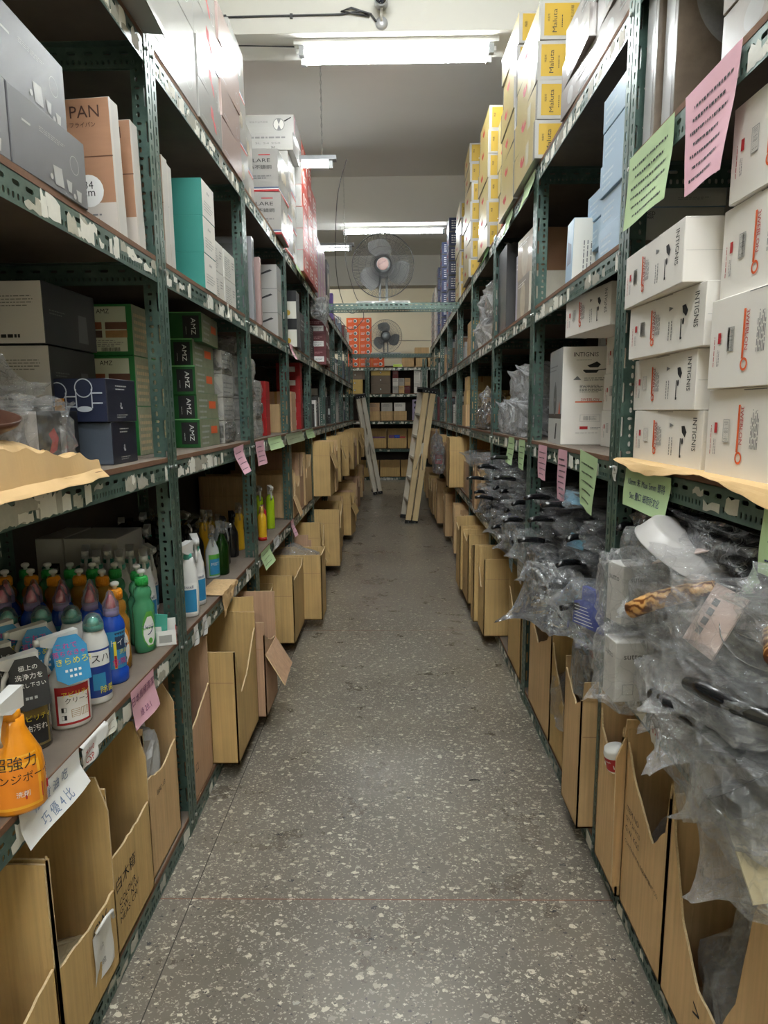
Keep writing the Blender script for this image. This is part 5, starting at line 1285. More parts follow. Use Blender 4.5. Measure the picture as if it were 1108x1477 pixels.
def trigger(mb, z, m, L=.05, dirx=0, m2=None):
    """spray head pointing to local -y"""
    m2 = m2 or m
    mb.lathe([(.0165, z), (.0165, z + .016), (.012, z + .020)], m2, 16)
    mb.add([(-.011, -.062, z + .052), (.011, -.062, z + .052), (.013, .026, z + .058), (-.013, .026, z + .058), (-.011, -.062, z + .036), (.011, -.062, z + .036), (.013, .024, z + .016), (-.013, .024, z + .016), (-.013, -.02, z + .018), (.013, -.02, z + .018)],
           [(0, 1, 2, 3), (0, 4, 5, 1), (2, 6, 7, 3), (1, 5, 9, 6, 2), (0, 3, 7, 8, 4), (4, 8, 9, 5), (8, 7, 6, 9)], m)
    mb.tube([(0, -.062, z + .044), (0, -.072, z + .044)], .009, m, 12); 
    mb.tube([(0, -.030, z + .030), (0, -.045, z + .005), (0, -.050, z - .018), (0, -.042, z - .034)], [.006, .006, .005, .004], m, 6)
def hangtag(mb, z, mats, lines_, w=.075, h=.11):
    """printed card hung on a spray neck, in front"""
    P = lambda a, b_: (a, -.030 - .035 * (1 - b_), z + h * (b_ - 1) + .05)
    mb.poly([P(-w / 2, .15), P(-w * .2, 0), P(w / 2, .05), P(w * .5, .75), P(w * .25, 1), P(-w * .3, 1), P(-w / 2, .8)], (0, -1, .3), .0012, mats)
    n = Vector((0, -.035, 0)); o = Vector(P(0, 0)); V = (Vector(P(0, 1)) - Vector(P(0, 0))).normalized()
    for (cx, cv, hh, t, m) in lines_: mb.text(o + Vector((cx * w, -.0016, 0)) + V * (cv * h) + Vector((0, -.001, 0)), (1, 0, 0), V, t, hh, m, 'c')
def spray(name, bodym, label_m, txt, tag_m=None, tagl=None, headm=WP, collar=None, h=.165, r=.043, sq=.72, labels=True, txtm=INK, prof=None, tall=False):
    b = Bt(name)
    prof = prof or [(r * .93, 0), (r, .006), (r, h * .62), (r * .93, h * .74), (r * .55, h * .9), (r * .36, h), (r * .36, h + .01)]
    m = MB(); m.lathe(prof, bodym, 28, squash=sq); b.part('bottle_body', m)
    if labels:
        l = MB(); wrap(l, prof, .012, h * .62, A0 - .95, A0 + .95, label_m[0], .0008, sq=sq); wrap(l, prof, .018, h * .50, A0 - .8, A0 + .8, label_m[1], .0012, sq=sq)
        for t, z, hh, mm, aa in txt: arc(prof, l, t, z, hh, A0 + aa, mm, .002, sq)
        b.part('label', l)
    hd = MB(); hd.T = Matrix.Rotation(radians(-80 if tag_m else -25), 4, 'Z'); trigger(hd, prof[-1][1] - .004, headm, m2=collar); b.part('spray_head', hd)
    if tag_m: tg = MB(); hangtag(tg, prof[-1][1], tag_m, tagl); b.part('hang_tag', tg)
    return b
tagl = [(-.1, .78, .014, 'これで', MAG), (-.05, .62, .014, '落ちなきゃ', MAG), (.05, .44, .016, 'きらめろ!', YINK), (.0, .28, .006, '■ ■ ■ ■', WHITEP), (.05, .16, .006, '■ ■ ■', WHITEP)]
wsp = spray('degreaser_spray_bottle', WP, (RED, WHITEP), [('アビリティ', .082, .014, YINK, .2), ('クリーン', .066, .014, INK, .25), ('◧', .045, .012, INK, -.5), ('◨', .025, .012, INK, -.5), ('▤▥', .03, .02, C('beige_photo', (180, 150, 110), .5), .3)], CYAN, tagl, h=.175, r=.046)
bsp = spray('degreaser_spray_bottle', mat('smoky_bottle_plastic', (70, 64, 54), .12, coat=.5), (C('gold_brown_label', (120, 104, 60), .4), INK), [('アビリティ', .075, .014, YINK, .2), ('油汚れ', .05, .016, WHITEP, .2)], C('black_tag', (36, 36, 38), .5), [(0, .8, .012, '極上の', WHITEP), (0, .62, .013, '洗浄力を', WHITEP), (0, .46, .010, 'お試し下さい', WHITEP), (0, .22, .006, '■■ ■', INKL)], h=.165, r=.042)
osp = spray('orange_cleaner_bottle', ORL, (C('yellow_orange_label', (244, 176, 50), .4), C('tangerine_label', (238, 140, 40), .4)), [('超強力', .092, .026, INK, 0), ('オレンジボーイ', .066, .018, INK, 0), ('▬▬▬', .022, .030, RED, 0), ('▬▬', .03, .018, RED, .3), ('洗剤', .036, .012, WHITEP, .2)], headm=WP, collar=OCAP, h=.19, r=.050, prof=[(.046, 0), (.050, .006), (.050, .08), (.046, .11), (.030, .145), (.022, .165), (.0215, .185)])
scrub = spray('scrub_spray_bottle', WP, (WHITEP, CYAN), [('Bissell', .10, .010, NAVYINK, 0)], headm=WP, collar=TCAP, h=.19, r=.034, sq=.75, prof=[(.030, 0), (.033, .006), (.034, .10), (.031, .15), (.022, .185), (.020, .20)])
dkg = spray('pump_bottle', DKGL, (DKGL, DKGL), [('EL BRICLO', .05, .012, WHITEP, .3)], headm=CLR, h=.19, r=.036, sq=.8, labels=False)
bks = spray('black_spray_bottle', BKP, (INK, INK), [], headm=BKP, h=.18, r=.034, labels=False)
yel = spray('yellow_squeeze_bottle', YELP, (YELP, YELP), [], headm=CLR, h=.20, r=.030, labels=False, prof=[(.029, 0), (.031, .006), (.029, .10), (.027, .16), (.032, .185), (.020, .205), (.015, .21)])
limeb = spray('pump_bottle', LIME, (LIME, LIME), [], headm=WP, h=.22, r=.026, labels=False, sq=.95, prof=[(.026, 0), (.028, .005), (.027, .18), (.024, .21), (.012, .225), (.011, .232)])
lw = T2
def world_aim(side='L'): return 90 - 42     # labels look down the aisle towards the camera
AW = world_aim()
osp.place(-.735, 1.150, lw, AW - 20, 'large orange bottle with white trigger at the bottom left edge')
bsp.place(-.835, 1.375, lw, AW - 10, 'smoky degreaser spray bottle with a black hang tag')
wsp.place(-.800, 1.490, lw, AW - 8, 'white degreaser spray bottle with blue and magenta tag, in front', 'white degreaser bottles')
wsp.place(-.905, 1.545, lw, AW - 6, 'white degreaser spray bottle with a tag, behind the front one', 'white degreaser bottles')
bsp.place(-.93, 1.43, lw, AW - 4, 'smoky spray bottle in the second row by the shelf edge', 'smoky bottles behind')
wsp.place(-1.0, 1.56, lw, AW, 'white spray bottle with a tag, deepest of the three', 'white degreaser bottles')
tc_.place(-.792, 1.618, lw, AW, 'white teal-capped bottle with dark blue label beside the blue one', 'teal capped bottles')
bc.place(-.800, 1.745, lw, AW, 'royal blue cleaner bottle with pink nozzle, at the shelf front', 'blue cleaner bottles')
gd.place(-.805, 1.985, lw, AW + 10, 'clear green dish soap bottle, nearest to the upright', 'green dish soap bottles')
gd.place(-.845, 2.05, lw, AW + 8, 'clear green dish soap bottle just behind the front green one', 'green dish soap bottles')
ad.place(-.825, 1.835, lw, AW + 5, 'amber dish soap bottle with orange cap, in front', 'amber dish soap bottles')
for i, (x, y) in enumerate(((-.852, 1.705), (-.935, 1.705), (-1.02, 1.69), (-1.10, 1.68), (-1.19, 1.69))): tc_.place(x - .03, y - .02, lw, AW, 'white bottle with clear teal cap, %s from the aisle in its row' % NTH[i + 1], 'teal capped bottles')
for i in range(9): bc.place(-.885 - (i // 2) * .085 - (i % 2) * .03, 1.80 + (i % 2) * .07, lw, AW, 'blue bottle with pink nozzle under a clear cap, %s behind the front one' % NTH[i], 'blue cleaner bottles')
for i in range(6): ad.place(-.93 - i * .078, 1.985 + (i % 2) * .01, lw, AW, 'amber bottle with orange cap, %s in the row behind' % NTH[i], 'amber dish soap bottles', sc=1.0)
for i in range(7): gd.place(-.93 - i * .075, 2.08, lw, AW, 'green capped bottle at the back, %s from the aisle' % NTH[i], 'green dish soap bottles') if i < 7 and -.93 - i * .075 > -1.29 else None
for i, (x, y) in enumerate(((-.96, 2.19), (-1.04, 2.19), (-.88, 2.20), (-.96, 2.28), (-1.04, 2.28), (-1.12, 2.28))): scrub.place(x, y, lw, AW, 'white scrub bottle with teal collar, %s, behind the green capped bottles' % NTH[i], 'white scrub bottles behind', sc=1.12)
sb = MB(); sb.box(-.035, .035, -.03, .03, 0, .003, WHITEP); sb.box(-.035, -.033, -.03, .03, 0, .05, WHITEP); sb.box(.033, .035, -.03, .03, 0, .05, RED); sb.box(-.035, .035, -.03, -.028, 0, .05, WHITEP); sb.box(-.035, .035, .028, .03, 0, .075, WHITEP)
sb.box(-.02, .02, -.031, -.0301, .01, .035, INKL)
o = sb.build('display_box'); o.location = (-.765, 2.055, lw); o.rotation_euler = (0, 0, radians(20)); tag(o, 'little white and red open box against the upright', 'box')
tb = MB(); tb.poly([(-.03, 0, 0), (.015, 0, 0), (.022, 0, .09), (-.018, 0, .095)], (0, 1, 0), .004, TCAP); tb.poly([(-.028, -.0008, .01), (.0, -.0008, .01), (.0, -.0008, .05), (-.026, -.0008, .05)], (0, -1, 0), .0006, WHITEP)
o = tb.build('sachet'); o.location = (-.772, 2.045, lw + .012); o.rotation_euler = (radians(8), 0, radians(10)); tag(o, 'teal sachet standing in the little white box', 'sachet')
# bay two
scrub.place(-.775, 2.345, lw, AW - 30, 'white scrub bottle turned sideways, close behind the near upright', 'white scrub bottles, second bay', sc=1.12)
scrub.place(-.79, 2.49, lw, AW, 'white scrub bottle with teal collar and blue label, front of the second bay', 'white scrub bottles, second bay', sc=1.12)
tg = MB(); tg.poly([(-.02, 0, 0), (.02, 0, -.01), (.028, 0, .03), (-.018, 0, .04)], (0, -1, 0), .001, YINK); tg.poly([(-.02, -.0012, .012), (.018, -.0012, .01), (.018, -.0012, .035), (-.018, -.0012, .035)], (0, -1, 0), .0006, GREENLB)
mst = spray('mist_spray_bottle', mat('frosted_bottle', (206, 214, 216), .2), (GREENLB, CYAN), [('MIST', .06, .014, WHITEP, 0)], headm=CLR, h=.18, r=.034, sq=.7)
mst.place(-.845, 2.92, lw, AW, 'frosted spray bottle with green and blue label', None)
mst.place(-.90, 3.25, lw, AW, 'frosted spray bottle partly behind the dark green one', None)
dkg.place(-.815, 2.985, lw, AW + 30, 'dark green bottle with clear pump head', None)
bks.place(-.86, 3.18, lw, AW, 'black spray bottle beside the dark green one', 'black bottles, second bay')
bks.place(-.86, 3.36, lw, AW, 'black bottle next to the yellow one', 'black bottles, second bay')
yel.place(-.865, 3.53, lw, AW, 'yellow bottle with curved neck before the second upright')
cn = MB(); cn.lathe([(.024, 0), (.026, .004), (.026, .14), (.022, .15), (.012, .165), (.012, .20), (.006, .205)], YELP, 18); cn.lathe([(.0262, .0), (.0262, .02)], C('red_band', (190, 40, 30), .4), 18); cn.lathe([(.013, .165), (.016, .19), (.010, .21)], CLR, 12)
o = cn.build('spray_can'); o.location = (-.79, 3.80, lw); tag(o, 'slim yellow can right behind the second upright', 'can')
cn = MB(); cn.lathe([(.022, 0), (.024, .004), (.024, .15), (.012, .165), (.010, .19)], C('crimson_can', (176, 30, 50), .3), 18)
o = cn.build('spray_can'); o.location = (-.82, 3.97, lw); tag(o, 'slim crimson can beside the lime bottle', 'can')
limeb.place(-.815, 4.20, lw, AW, 'lime green pump bottle standing at the shelf front', 'lime pump bottles')
limeb.place(-.88, 4.16, lw, AW, 'lime green pump bottle just behind the front one', 'lime pump bottles')
rr = random.Random(11); q = 0
for gx in range(6):
    for gy in range(10):
        x = -.95 - gx * .065 + rr.uniform(-.008, .008); y = 2.42 + gy * .105 + rr.uniform(-.01, .01)
        if x < -1.30 or y > 3.33 or (x < -1.0 and y < 2.62): continue
        if (gx + gy) % 5 == 0: b_ = scrub
        elif gy > 6: b_ = dkg if gx % 2 else yel
        else: b_ = bks
        nm = {id(scrub): 'white', id(dkg): 'dark green', id(yel): 'yellow', id(bks): 'black'}[id(b_)]
        b_.place(x, y, lw, AW + rr.uniform(-20, 20), '%s bottle in the dark crowd, row %s from the aisle, %s along' % (nm, NTH[gx], NTH[gy]), 'bottles crowded in the second bay', sc=rr.uniform(.95, 1.12)); q += 1
# ------------------------------------------------------------------ beams across the aisle, fans, ladders, camera
def cross_beam(y, z, label, ya=None):
    root = empty('cross_beam', (0, y, z), label=label, cat='beam')
    x0, x1 = -XL - .06, XR + .04
    for yy, zz, nn, nm in ((0, 0, -1, 'angle_bar'), (.20, 0, -1, 'angle_bar')):
        m = MB(); strip(m, (x0, yy, zz), (0, 0, 1), (1, 0, 0), (0, nn, 0), .062, x1 - x0, 'rail', STEEL); m.box(x0, x1, yy, yy + .038, zz + .060, zz + .062, STEEL); m.build(nm, root)
    for xx in (x0 + .03, x1 - .03):
        m = MB(); m.box(xx - .02, xx + .02, 0, .20, .06, .0635, STEEL); m.build('tie_plate', root)
    return root
cross_beam(6.70, 2.50, 'nearer green slotted steel beam bridging the aisle under the fan')
cross_beam(11.85, 2.45, 'farther green slotted steel beam bridging the aisle under the fan')
CAGE = mat('dark_wire', (120, 122, 124), .4, .4); HUBM = mat('pale_pink_badge', (210, 176, 170), .4); FANB = mat('grey_fan_metal', (118, 122, 122), .35, .5)
BLADE = mat('grey_fan_blade', (168, 172, 172), .45, .1)
def fan(x, y, z, dia, zb, label, dark=False):
    """z = hub height, zb = top of the beam it stands on"""
    root = empty('fan', (x, y, zb), label=label, cat='fan'); R_ = dia / 2; hz = z - zb
    cage = MB()
    n = 120
    for k in range(n):
        a = 2 * pi * k / n; sw = .5
        pts = []
        for t in (0, .25, .5, .75, 1.0):
            r = .06 + (R_ - .06) * t; b_ = a + sw * (1 - t) * .6
            pts.append((r * cos(b_), -.085 + .055 * t ** 2.2, hz + r * sin(b_)))
        pts.append((R_ * cos(a), .0, hz + R_ * sin(a)))
        cage.tube(pts, .0017, CAGE, 3)
    for rr_, yy in ((R_, -.02), (R_, .0), (R_ * .80, -.055), (R_ * .55, -.074), (.12, -.082)):
        cage.tube([(rr_ * cos(2 * pi * k / 48), yy, hz + rr_ * sin(2 * pi * k / 48)) for k in range(49)], .0032 if rr_ == R_ else .0018, CAGE, 5)
    cage.build('front_cage', root)
    bk = MB()
    for k in range(48):
        a = 2 * pi * k / 48; bk.tube([(R_ * cos(a), .0, hz + R_ * sin(a)), (R_ * .7 * cos(a), .06, hz + R_ * .7 * sin(a)), (.07 * cos(a), .08, hz + .07 * sin(a))], .0011, CAGE, 3)
    bk.build('rear_cage', root)
    hb = MB(); hb.T = Matrix.Translation((0, 0, hz)) @ Matrix.Rotation(pi / 2, 4, 'X')
    hb.lathe([(.088, .070), (.088, .078), (.075, .084), (.060, .086)], FANB, 28); hb.build('hub_plate', root)
    bd = MB(); bd.T = Matrix.Translation((0, 0, hz)) @ Matrix.Rotation(pi / 2, 4, 'X')
    bd.lathe([(.058, .086), (.058, .092), (.050, .095)], HUBM if not dark else FANB, 28); bd.T = Matrix.Identity(4)
    bd.text((-.034, -.0962, hz - .012), (cos(.5), 0, sin(.5)), (-sin(.5), 0, cos(.5)), 'SUNTON', .013, C('dark_red_ink', (110, 40, 50), .5), 'l') if not dark else None
    bd.build('badge', root)
    for k in range(3):
        bl = MB(); V = []; F = []; a0 = pi / 2 + 2 * pi * k / 3
        for i in range(9):
            t = i / 8; r = .05 + (R_ * .86 - .05) * t; wdt = .25 + .62 * sin(pi * min(1, t * .8 + .1))
            for j in range(7):
                s_ = j / 6 - .5; a = a0 + s_ * wdt * 1.5 + t * .25
                V.append((r * cos(a), .02 - s_ * .07 * (1 - .4 * t), hz + r * sin(a)))
        for i in range(8):
            for j in range(6): q = i * 7 + j; F.append((q, q + 1, q + 8, q + 7))
        bl.add(V, F, BLADE, True); bl.add([(x_, y_ + .003, z_) for x_, y_, z_ in V], [f[::-1] for f in F], BLADE, True); bl.build('blade', root)
    mo = MB(); mo.T = Matrix.Translation((0, 0, hz)) @ Matrix.Rotation(pi / 2, 4, 'X'); mo.lathe([(.05, -.20), (.075, -.17), (.085, -.10), (.08, -.05), (.03, -.03), (.02, .04), (.05, .05), (.05, -.01 + .07)], FANB, 20); mo.build('motor', root)
    st = MB()
    for sx in (-.035, .035): st.box(sx - .012, sx + .012, .10, .14, .03, hz - .03, FANB)
    st.box(-.05, .05, .09, .15, hz - .09, hz - .07, FANB); st.build('stand', root)
    bs = MB(); bs.box(-.27, .27, .0, .20, .004, .022, ENAMEL); bs.box(-.27, .27, .0, .20, .0, .006, FANB)
    for sx in (-.26, -.1, .1, .26): bs.box(sx - .01, sx + .01, -.004, .01, -.012, .01, BOLT)
    bs.build('base_plate', root)
    return root
fan(-.095, 6.72, 2.92, .615, 2.565, 'nearer round fan with pale badge, standing on the green cross beam')
fan(-.13, 11.87, 2.815, .58, 2.515, 'farther round fan in front of the orange shoe-box wall', True)
# cables from the fan up to the hung lamp
WIRE = mat('dark_cable', (66, 66, 68), .5)
for nm, pts, lab in (('power_cable', [(-.35, 5.35, 3.42), (-.45, 5.6, 3.2), (-.52, 6.2, 2.8), (-.50, 6.72, 2.57), (-.42, 6.74, 2.47), (-.36, 6.76, 2.50)], 'thin dark cable running from the hung lamp down to the cross beam'),
                     ('power_cable', [(-.48, 7.4, 3.45), (-.50, 7.2, 3.1), (-.38, 6.9, 2.66), (-.30, 6.80, 2.575)], 'thin cable slanting down behind the left lamp to the fan base'),
                     ('power_cable', [(-.30, 6.69, 2.50), (-.30, 6.68, 2.40), (-.42, 6.68, 2.30), (-.55, 6.68, 2.42), (-.62, 6.70, 2.48)], 'loose loop of cable hanging under the nearer cross beam')):
    m = MB(); 
    P = [Vector(p) for p in pts]; Q = []
    for i in range(len(P) - 1):
        p0, p1, p2, p3 = P[max(0, i - 1)], P[i], P[i + 1], P[min(len(P) - 1, i + 2)]
        for t in (0, .2, .4, .6, .8): Q.append(.5 * (2 * p1 + (p2 - p0) * t + (2 * p0 - 5 * p1 + 4 * p2 - p3) * t * t + (3 * p1 - p0 - 3 * p2 + p3) * t ** 3))
    Q.append(P[-1]); m.tube(Q, .0035, WIRE, 5); o = m.build(nm); tag(o, lab, 'cable')
# camera on the ceiling beam with its cable
CYB = BEAMS[1]
root = empty('security_camera', (-.058, CYB, 3.80), label='small round grey security camera on the nearest ceiling beam', cat='camera')
CAMM = mat('silver_camera_shell', (178, 180, 184), .3, .3); LENS = mat('dark_lens', (40, 44, 58), .1, coat=1)
m = MB(); m.T = Matrix.Translation((0, 0, -.005)) @ Matrix.Rotation(pi / 2, 4, 'X'); m.lathe([(.037, 0), (.037, .006), (.025, .014), (.010, .02)], CAMM, 24); m.build('mount', root)
m = MB(); m.tube([(0, -.015, 0), (0, -.045, .03), (0, -.05, .07)], .008, WP, 8); m.build('arm', root)
m = MB(); m.T = Matrix.Translation((0, -.06, .09)) @ Matrix.Rotation(radians(90 + 14), 4, 'X'); m.lathe([(.034, -.07), (.040, -.06), (.040, .05), (.043, .055), (.040, .06)], CAMM, 28); m.build('camera_body', root)
m = MB(); m.T = Matrix.Translation((0, -.06, .09)) @ Matrix.Rotation(radians(90 + 14), 4, 'X'); m.lathe([(.036, .0605), (.036, .063)], LENS, 28)
for k in range(20): a = k * 2.4; q = .008 * math.sqrt(k + .5) ; m.lathe([(.0016, .063), (.0016, .0642)], CAMM, 6, ax=(q * cos(a), q * sin(a)))
m.build('lens', root)
m = MB(); m.tube([(-1.4, CYB - .006, 3.84), (-1.0, CYB - .006, 3.841), (-.5, CYB - .006, 3.845), (-.30, CYB - .008, 3.845), (-.18, CYB - .01, 3.86), (-.13, CYB - .01, 3.83), (-.22, CYB - .012, 3.845), (-.30, CYB - .012, 3.86), (-.24, CYB - .016, 3.875), (-.12, CYB - .014, 3.84), (-.09, CYB - .012, 3.80)], .0055, WIRE, 6)
for x in (-1.0, -.6): m.box(x - .008, x + .008, CYB - .014, CYB, 3.828, 3.852, WIRE)
o = m.build('camera_cable'); tag(o, 'dark cable clipped along the beam, coiled beside the security camera', 'cable')
m = MB(); m.tube([(-1.4, CYB + .10, BEAMZ - .004), (-.9, CYB + .11, BEAMZ - .008), (-.59, CYB + .14, BEAMZ - .004)], .004, WIRE, 5); o = m.build('lamp_cable'); tag(o, 'thin cable leading to the twin tube light under the beam', 'cable')

# folded step ladders
ALU = mat('brushed_aluminium', (226, 218, 200), .4, .2, var=.08, scale=30, stretch=(8, 8, .4)); WOODY = mat('warm_ladder_face', (236, 212, 164), .38, .15, var=.15, scale=14, stretch=(4, 4, .3)); RUB = mat('black_rubber', (20, 20, 20), .6)
def ladder(name, foot, top, width, label, warm, tw):
    """folded A ladder: two rail pairs side by side, rungs between, leaning from foot to top"""
    foot, top = Vector(foot), Vector(top); ax = (top - foot).normalized(); L = (top - foot).length
    w = Vector((sin(tw), cos(tw), 0)); w = (w - ax * w.dot(ax)).normalized()       # along the rungs
    s_ = ax.cross(w).normalized()                                                     # the side by side direction
    if s_.x < 0: s_ = -s_
    root = empty(name, (0, 0, 0), label=label, cat='ladder')
    M_ = Matrix((( s_.x, w.x, ax.x, foot.x), (s_.y, w.y, ax.y, foot.y), (s_.z, w.z, ax.z, foot.z), (0, 0, 0, 1)))
    def P(nm, f): m = MB(); m.T = M_; f(m); return m.build(nm, root)
    for i, sx in enumerate((0, .092)):
        for j, wy in enumerate((0, width)):
            mt = (WOODY if warm and j == 0 else ALU)
            def rail(m):
                sg = 1 if j == 0 else -1
                m.box(sx, sx + .074, wy, wy + .004 * sg if sg > 0 else wy, .02, L, mt) if sg > 0 else m.box(sx, sx + .074, wy - .004, wy, .02, L, mt)
                a, b_ = (wy, wy + .024) if sg > 0 else (wy - .024, wy)
                m.box(sx, sx + .003, a, b_, .02, L, mt); m.box(sx + .071, sx + .074, a, b_, .02, L, mt)
            P('rail', rail)
            def ft(m): m.box(sx - .004, sx + .078, min(wy - .006, wy - .006), wy + .03, 0, .05, RUB) if j == 0 else m.box(sx - .004, sx + .078, wy - .03, wy + .006, 0, .05, RUB)
            f_ = P('rubber_foot', ft)
            if j == 0: P('rivet', lambda m: m.box(sx + .036, sx + .044, wy - .0085, wy - .006, .022, .03, BOLT))
        zz = .28
        while zz < L - .1:
            P('rung', lambda m: m.box(sx + .008, sx + .072, .004, width - .004, zz, zz + .028, ALU)); zz += .29
    def hinge(m):
        m.box(-.01, .182, -.012, width + .012, L + .01, L + .035, RUB)
        m.box(-.01, .182, -.012, .03, L - .03, L + .012, RUB); m.box(-.01, .182, width - .03, width + .012, L - .03, L + .012, RUB)
        for q in (.02, .06, .11, .15): m.box(q, q + .012, -.0165, -.012, L - .015, L - .003, BOLT)
    P('hinge', hinge)
    def spr(m):
        m.tube([(.04, -.010, L * .42), (.086, -.014, L * .60), (.132, -.010, L * .42)], .007, ALU, 6); m.box(.07, .10, -.018, -.010, L * .54, L * .62, ALU)
    P('spreader', spr)
    return root
ladder('step_ladder', (-.365, 11.55, .0), (-.655, 11.45, 1.74), .36, 'folded aluminium step ladder leaning on the left shelves', False, -.10)
ladder('step_ladder', (.150, 8.55, .0), (.395, 8.50, 1.76), .40, 'folded step ladder with warm wooden sheen leaning on the right shelves', True, -.16)

# ------------------------------------------------------------------ the shelf across the far end
EY = 14.15
def end_unit(x0, label):
    r = empty('end_shelving_bay', (x0, EY, 0), -pi / 2, label=label, cat='shelving', group='shelving across the far end')
    shelf_unit(r, [.0, .62, 1.22, 1.80, 2.36], [1, 5, 3, 0, 4]); return r
# local +y runs along world +x, front faces the camera
for x0, lab in ((-1.78, 'left bay of the green shelving across the far end'), (-.55, 'middle bay of the green shelving across the far end'), (.68, 'right bay of the green shelving across the far end')):
    r = empty('end_shelving_bay', (x0, EY, 0), pi / 2, label=lab, cat='shelving', group='shelving across the far end')
    # mirror-free: rotate so local -x faces world -y
    r.rotation_euler = (0, 0, pi / 2); r.location = (x0 + BAY, EY, 0)
    shelf_unit(r, [.0, .62, 1.22, 1.80, 2.36], [1, 5, 3, 0, 4])
ET = [z + RAILH + BRD for z in (.0, .62, 1.22, 1.80, 2.36)]
def eput(me, name, x, z, label, cat='box', group=None, ins=.04, rz=0):
    d = me['dims'][1]; o = bpy.data.objects.new(name, me); COL.objects.link(o); o.location = (x, EY + ins + d / 2, z); o.rotation_euler = (0, 0, radians(rz)); return tag(o, label, cat, group)
OB = PB(.265, .26, .127, C('bright_orange_card', (232, 96, 40), .4)); OB.rect('F', .0, .0, .04, 1, C('amber_strip', (250, 170, 60), .4)).disc('F', .72, .5, .038, WHITEP).disc('F', .70, .48, .027, C('kettle_print', (96, 110, 110), .4)).lines('F', .15, .3, .5, .7, 3, WHITEP, th=.4)
OB = OB.mesh()
for c_ in range(3):
    for k in range(8 if c_ < 2 else 2):
        eput(OB, 'cookware_box', -.86 + c_ * .268, ET[4] + k * .1285, 'bright orange box, %s, %s column at the far end' % (ORD[k] if k < 8 else 'top one', ['left', 'middle', 'right'][c_]), 'box', 'orange boxes on the end shelf', rz=(k % 3 - 1) * .8)
for k, (x, s) in enumerate(((.34, 0), (.60, 0), (.86, 1))): eput(KR[1], 'carton', x, ET[4], 'brown carton right of the orange boxes, %s' % NTH[k], 'box', 'brown cartons on the end shelf top')
eput(KR[1], 'carton', .62, ET[4] + .201, 'brown carton on top of the others at the far end', 'box', 'brown cartons on the end shelf top')
_l = PB(.2, .2, .06, LIME).mesh(); eput(_l, 'flat_package', .10, ET[4], 'lime green flat pack at the far end between orange and brown boxes', 'package')
SND = C('sand_card', (206, 176, 104), .5); TAU = C('taupe_card', (126, 112, 98), .5)
def ebox(w, h, m, dot=True):
    b = PB(w, .3, h, m)
    if dot: b.disc('F', .5, .5, .02, INK).disc('F', .5, .5, .014, WHITEP)
    return b.mesh()
sb_, tb_ = ebox(.34, .15, SND), ebox(.42, .19, TAU)
for k in range(2): eput(sb_, 'cookware_box', -.83, ET[3] + k * .151, 'sand yellow box left of the post on the end shelf, %s' % ORD[k], 'box', 'sand boxes on the end shelf')
eput(tb_, 'cookware_box', -.82, ET[3] + .303, 'taupe box on the sand yellow ones, end shelf', 'box')
for k in range(2): eput(tb_, 'cookware_box', -.27, ET[3] + k * .191, 'taupe box right of the post on the end shelf, %s' % ORD[k], 'box', 'taupe boxes on the end shelf')
_b = ebox(.42, .12, SND); eput(_b, 'cookware_box', -.27, ET[3] + .383, 'sand yellow box lying on the taupe ones, end shelf', 'box')
for k in range(7): eput(genmesh([0, 5, 4, 2][k % 4], 2), 'packaged_goods', .05 + (k % 3) * .13, ET[3] + (k // 3) * .161, 'small mottled box beside the taupe ones, %s, column %s' % (ORD[k // 3], NTH[k % 3]), 'box', 'small boxes on the end shelf')
for k in range(4): eput(genmesh(2, 4), 'packaged_goods', .52 + (k % 2) * .15, ET[3] + (k // 2) * .261 * 0 + (0 if k < 2 else .261), 'white box near the ladder on the end shelf, %s, %s' % (ORD[k // 2], 'left' if k % 2 == 0 else 'right'), 'box', 'white boxes on the end shelf')
_v = PB(.13, .2, .11, C('lavender_card', (176, 164, 196), .5)).disc('F', .5, .45, .03, INK).mesh()
for k in range(12): eput(_v, 'cup_box', .48 + (k % 3) * .135, ET[2] + (k // 3) * .111, 'lavender cup box on the end shelf, %s, column %s' % (ORD[k // 3], NTH[k % 3]), 'box', 'lavender cup boxes')
for k in range(3): eput(KR[1], 'carton', -.42 + k * .28, ET[2], 'brown carton in the middle row of the end shelf, %s' % NTH[k], 'box', 'brown cartons on the end shelf middle')
for k in range(3): eput(genmesh([3, 0, 2][k], 3), 'packaged_goods', -.42 + k * .28, ET[2] + .201, 'dark printed pack on a brown carton, end shelf, %s' % NTH[k], 'box', 'packs on the end shelf cartons')
def ecarton(x, w, lev, h, lo, label, m=1):
    root = empty('open_carton', (x, EY - .02 + .2, ET[lev]), 0, label=label, cat='carton', group='open cartons on the end shelf'); mb = MB(); d = .42
    mb.box(-w / 2, w / 2, -d / 2, d / 2, 0, .005, CB[m]); panel(mb, (-w / 2, -d / 2, 0), (w / 2, -d / 2, 0), [(0, h), (.04, lo), (.96, lo), (1, h)], (0, 1, 0), CB[m], 3)
    panel(mb, (-w / 2, d / 2, 0), (w / 2, d / 2, 0), [(0, h), (1, h)], (0, -1, 0), CB[m], 4); panel(mb, (-w / 2, -d / 2, 0), (-w / 2, d / 2, 0), [(0, h), (1, h)], (1, 0, 0), CB[m], 5); panel(mb, (w / 2, -d / 2, 0), (w / 2, d / 2, 0), [(0, h), (1, h)], (-1, 0, 0), CB[m], 6); mb.build('carton_body', root)
for k, (x, lb_) in enumerate(((-.36, 'left, purple packs inside'), (.08, 'middle, red and blue packs inside'), (.52, 'right, empty looking'))): ecarton(x, .42, 1, .42, .22, 'open carton on the second level of the end shelf, ' + lb_)
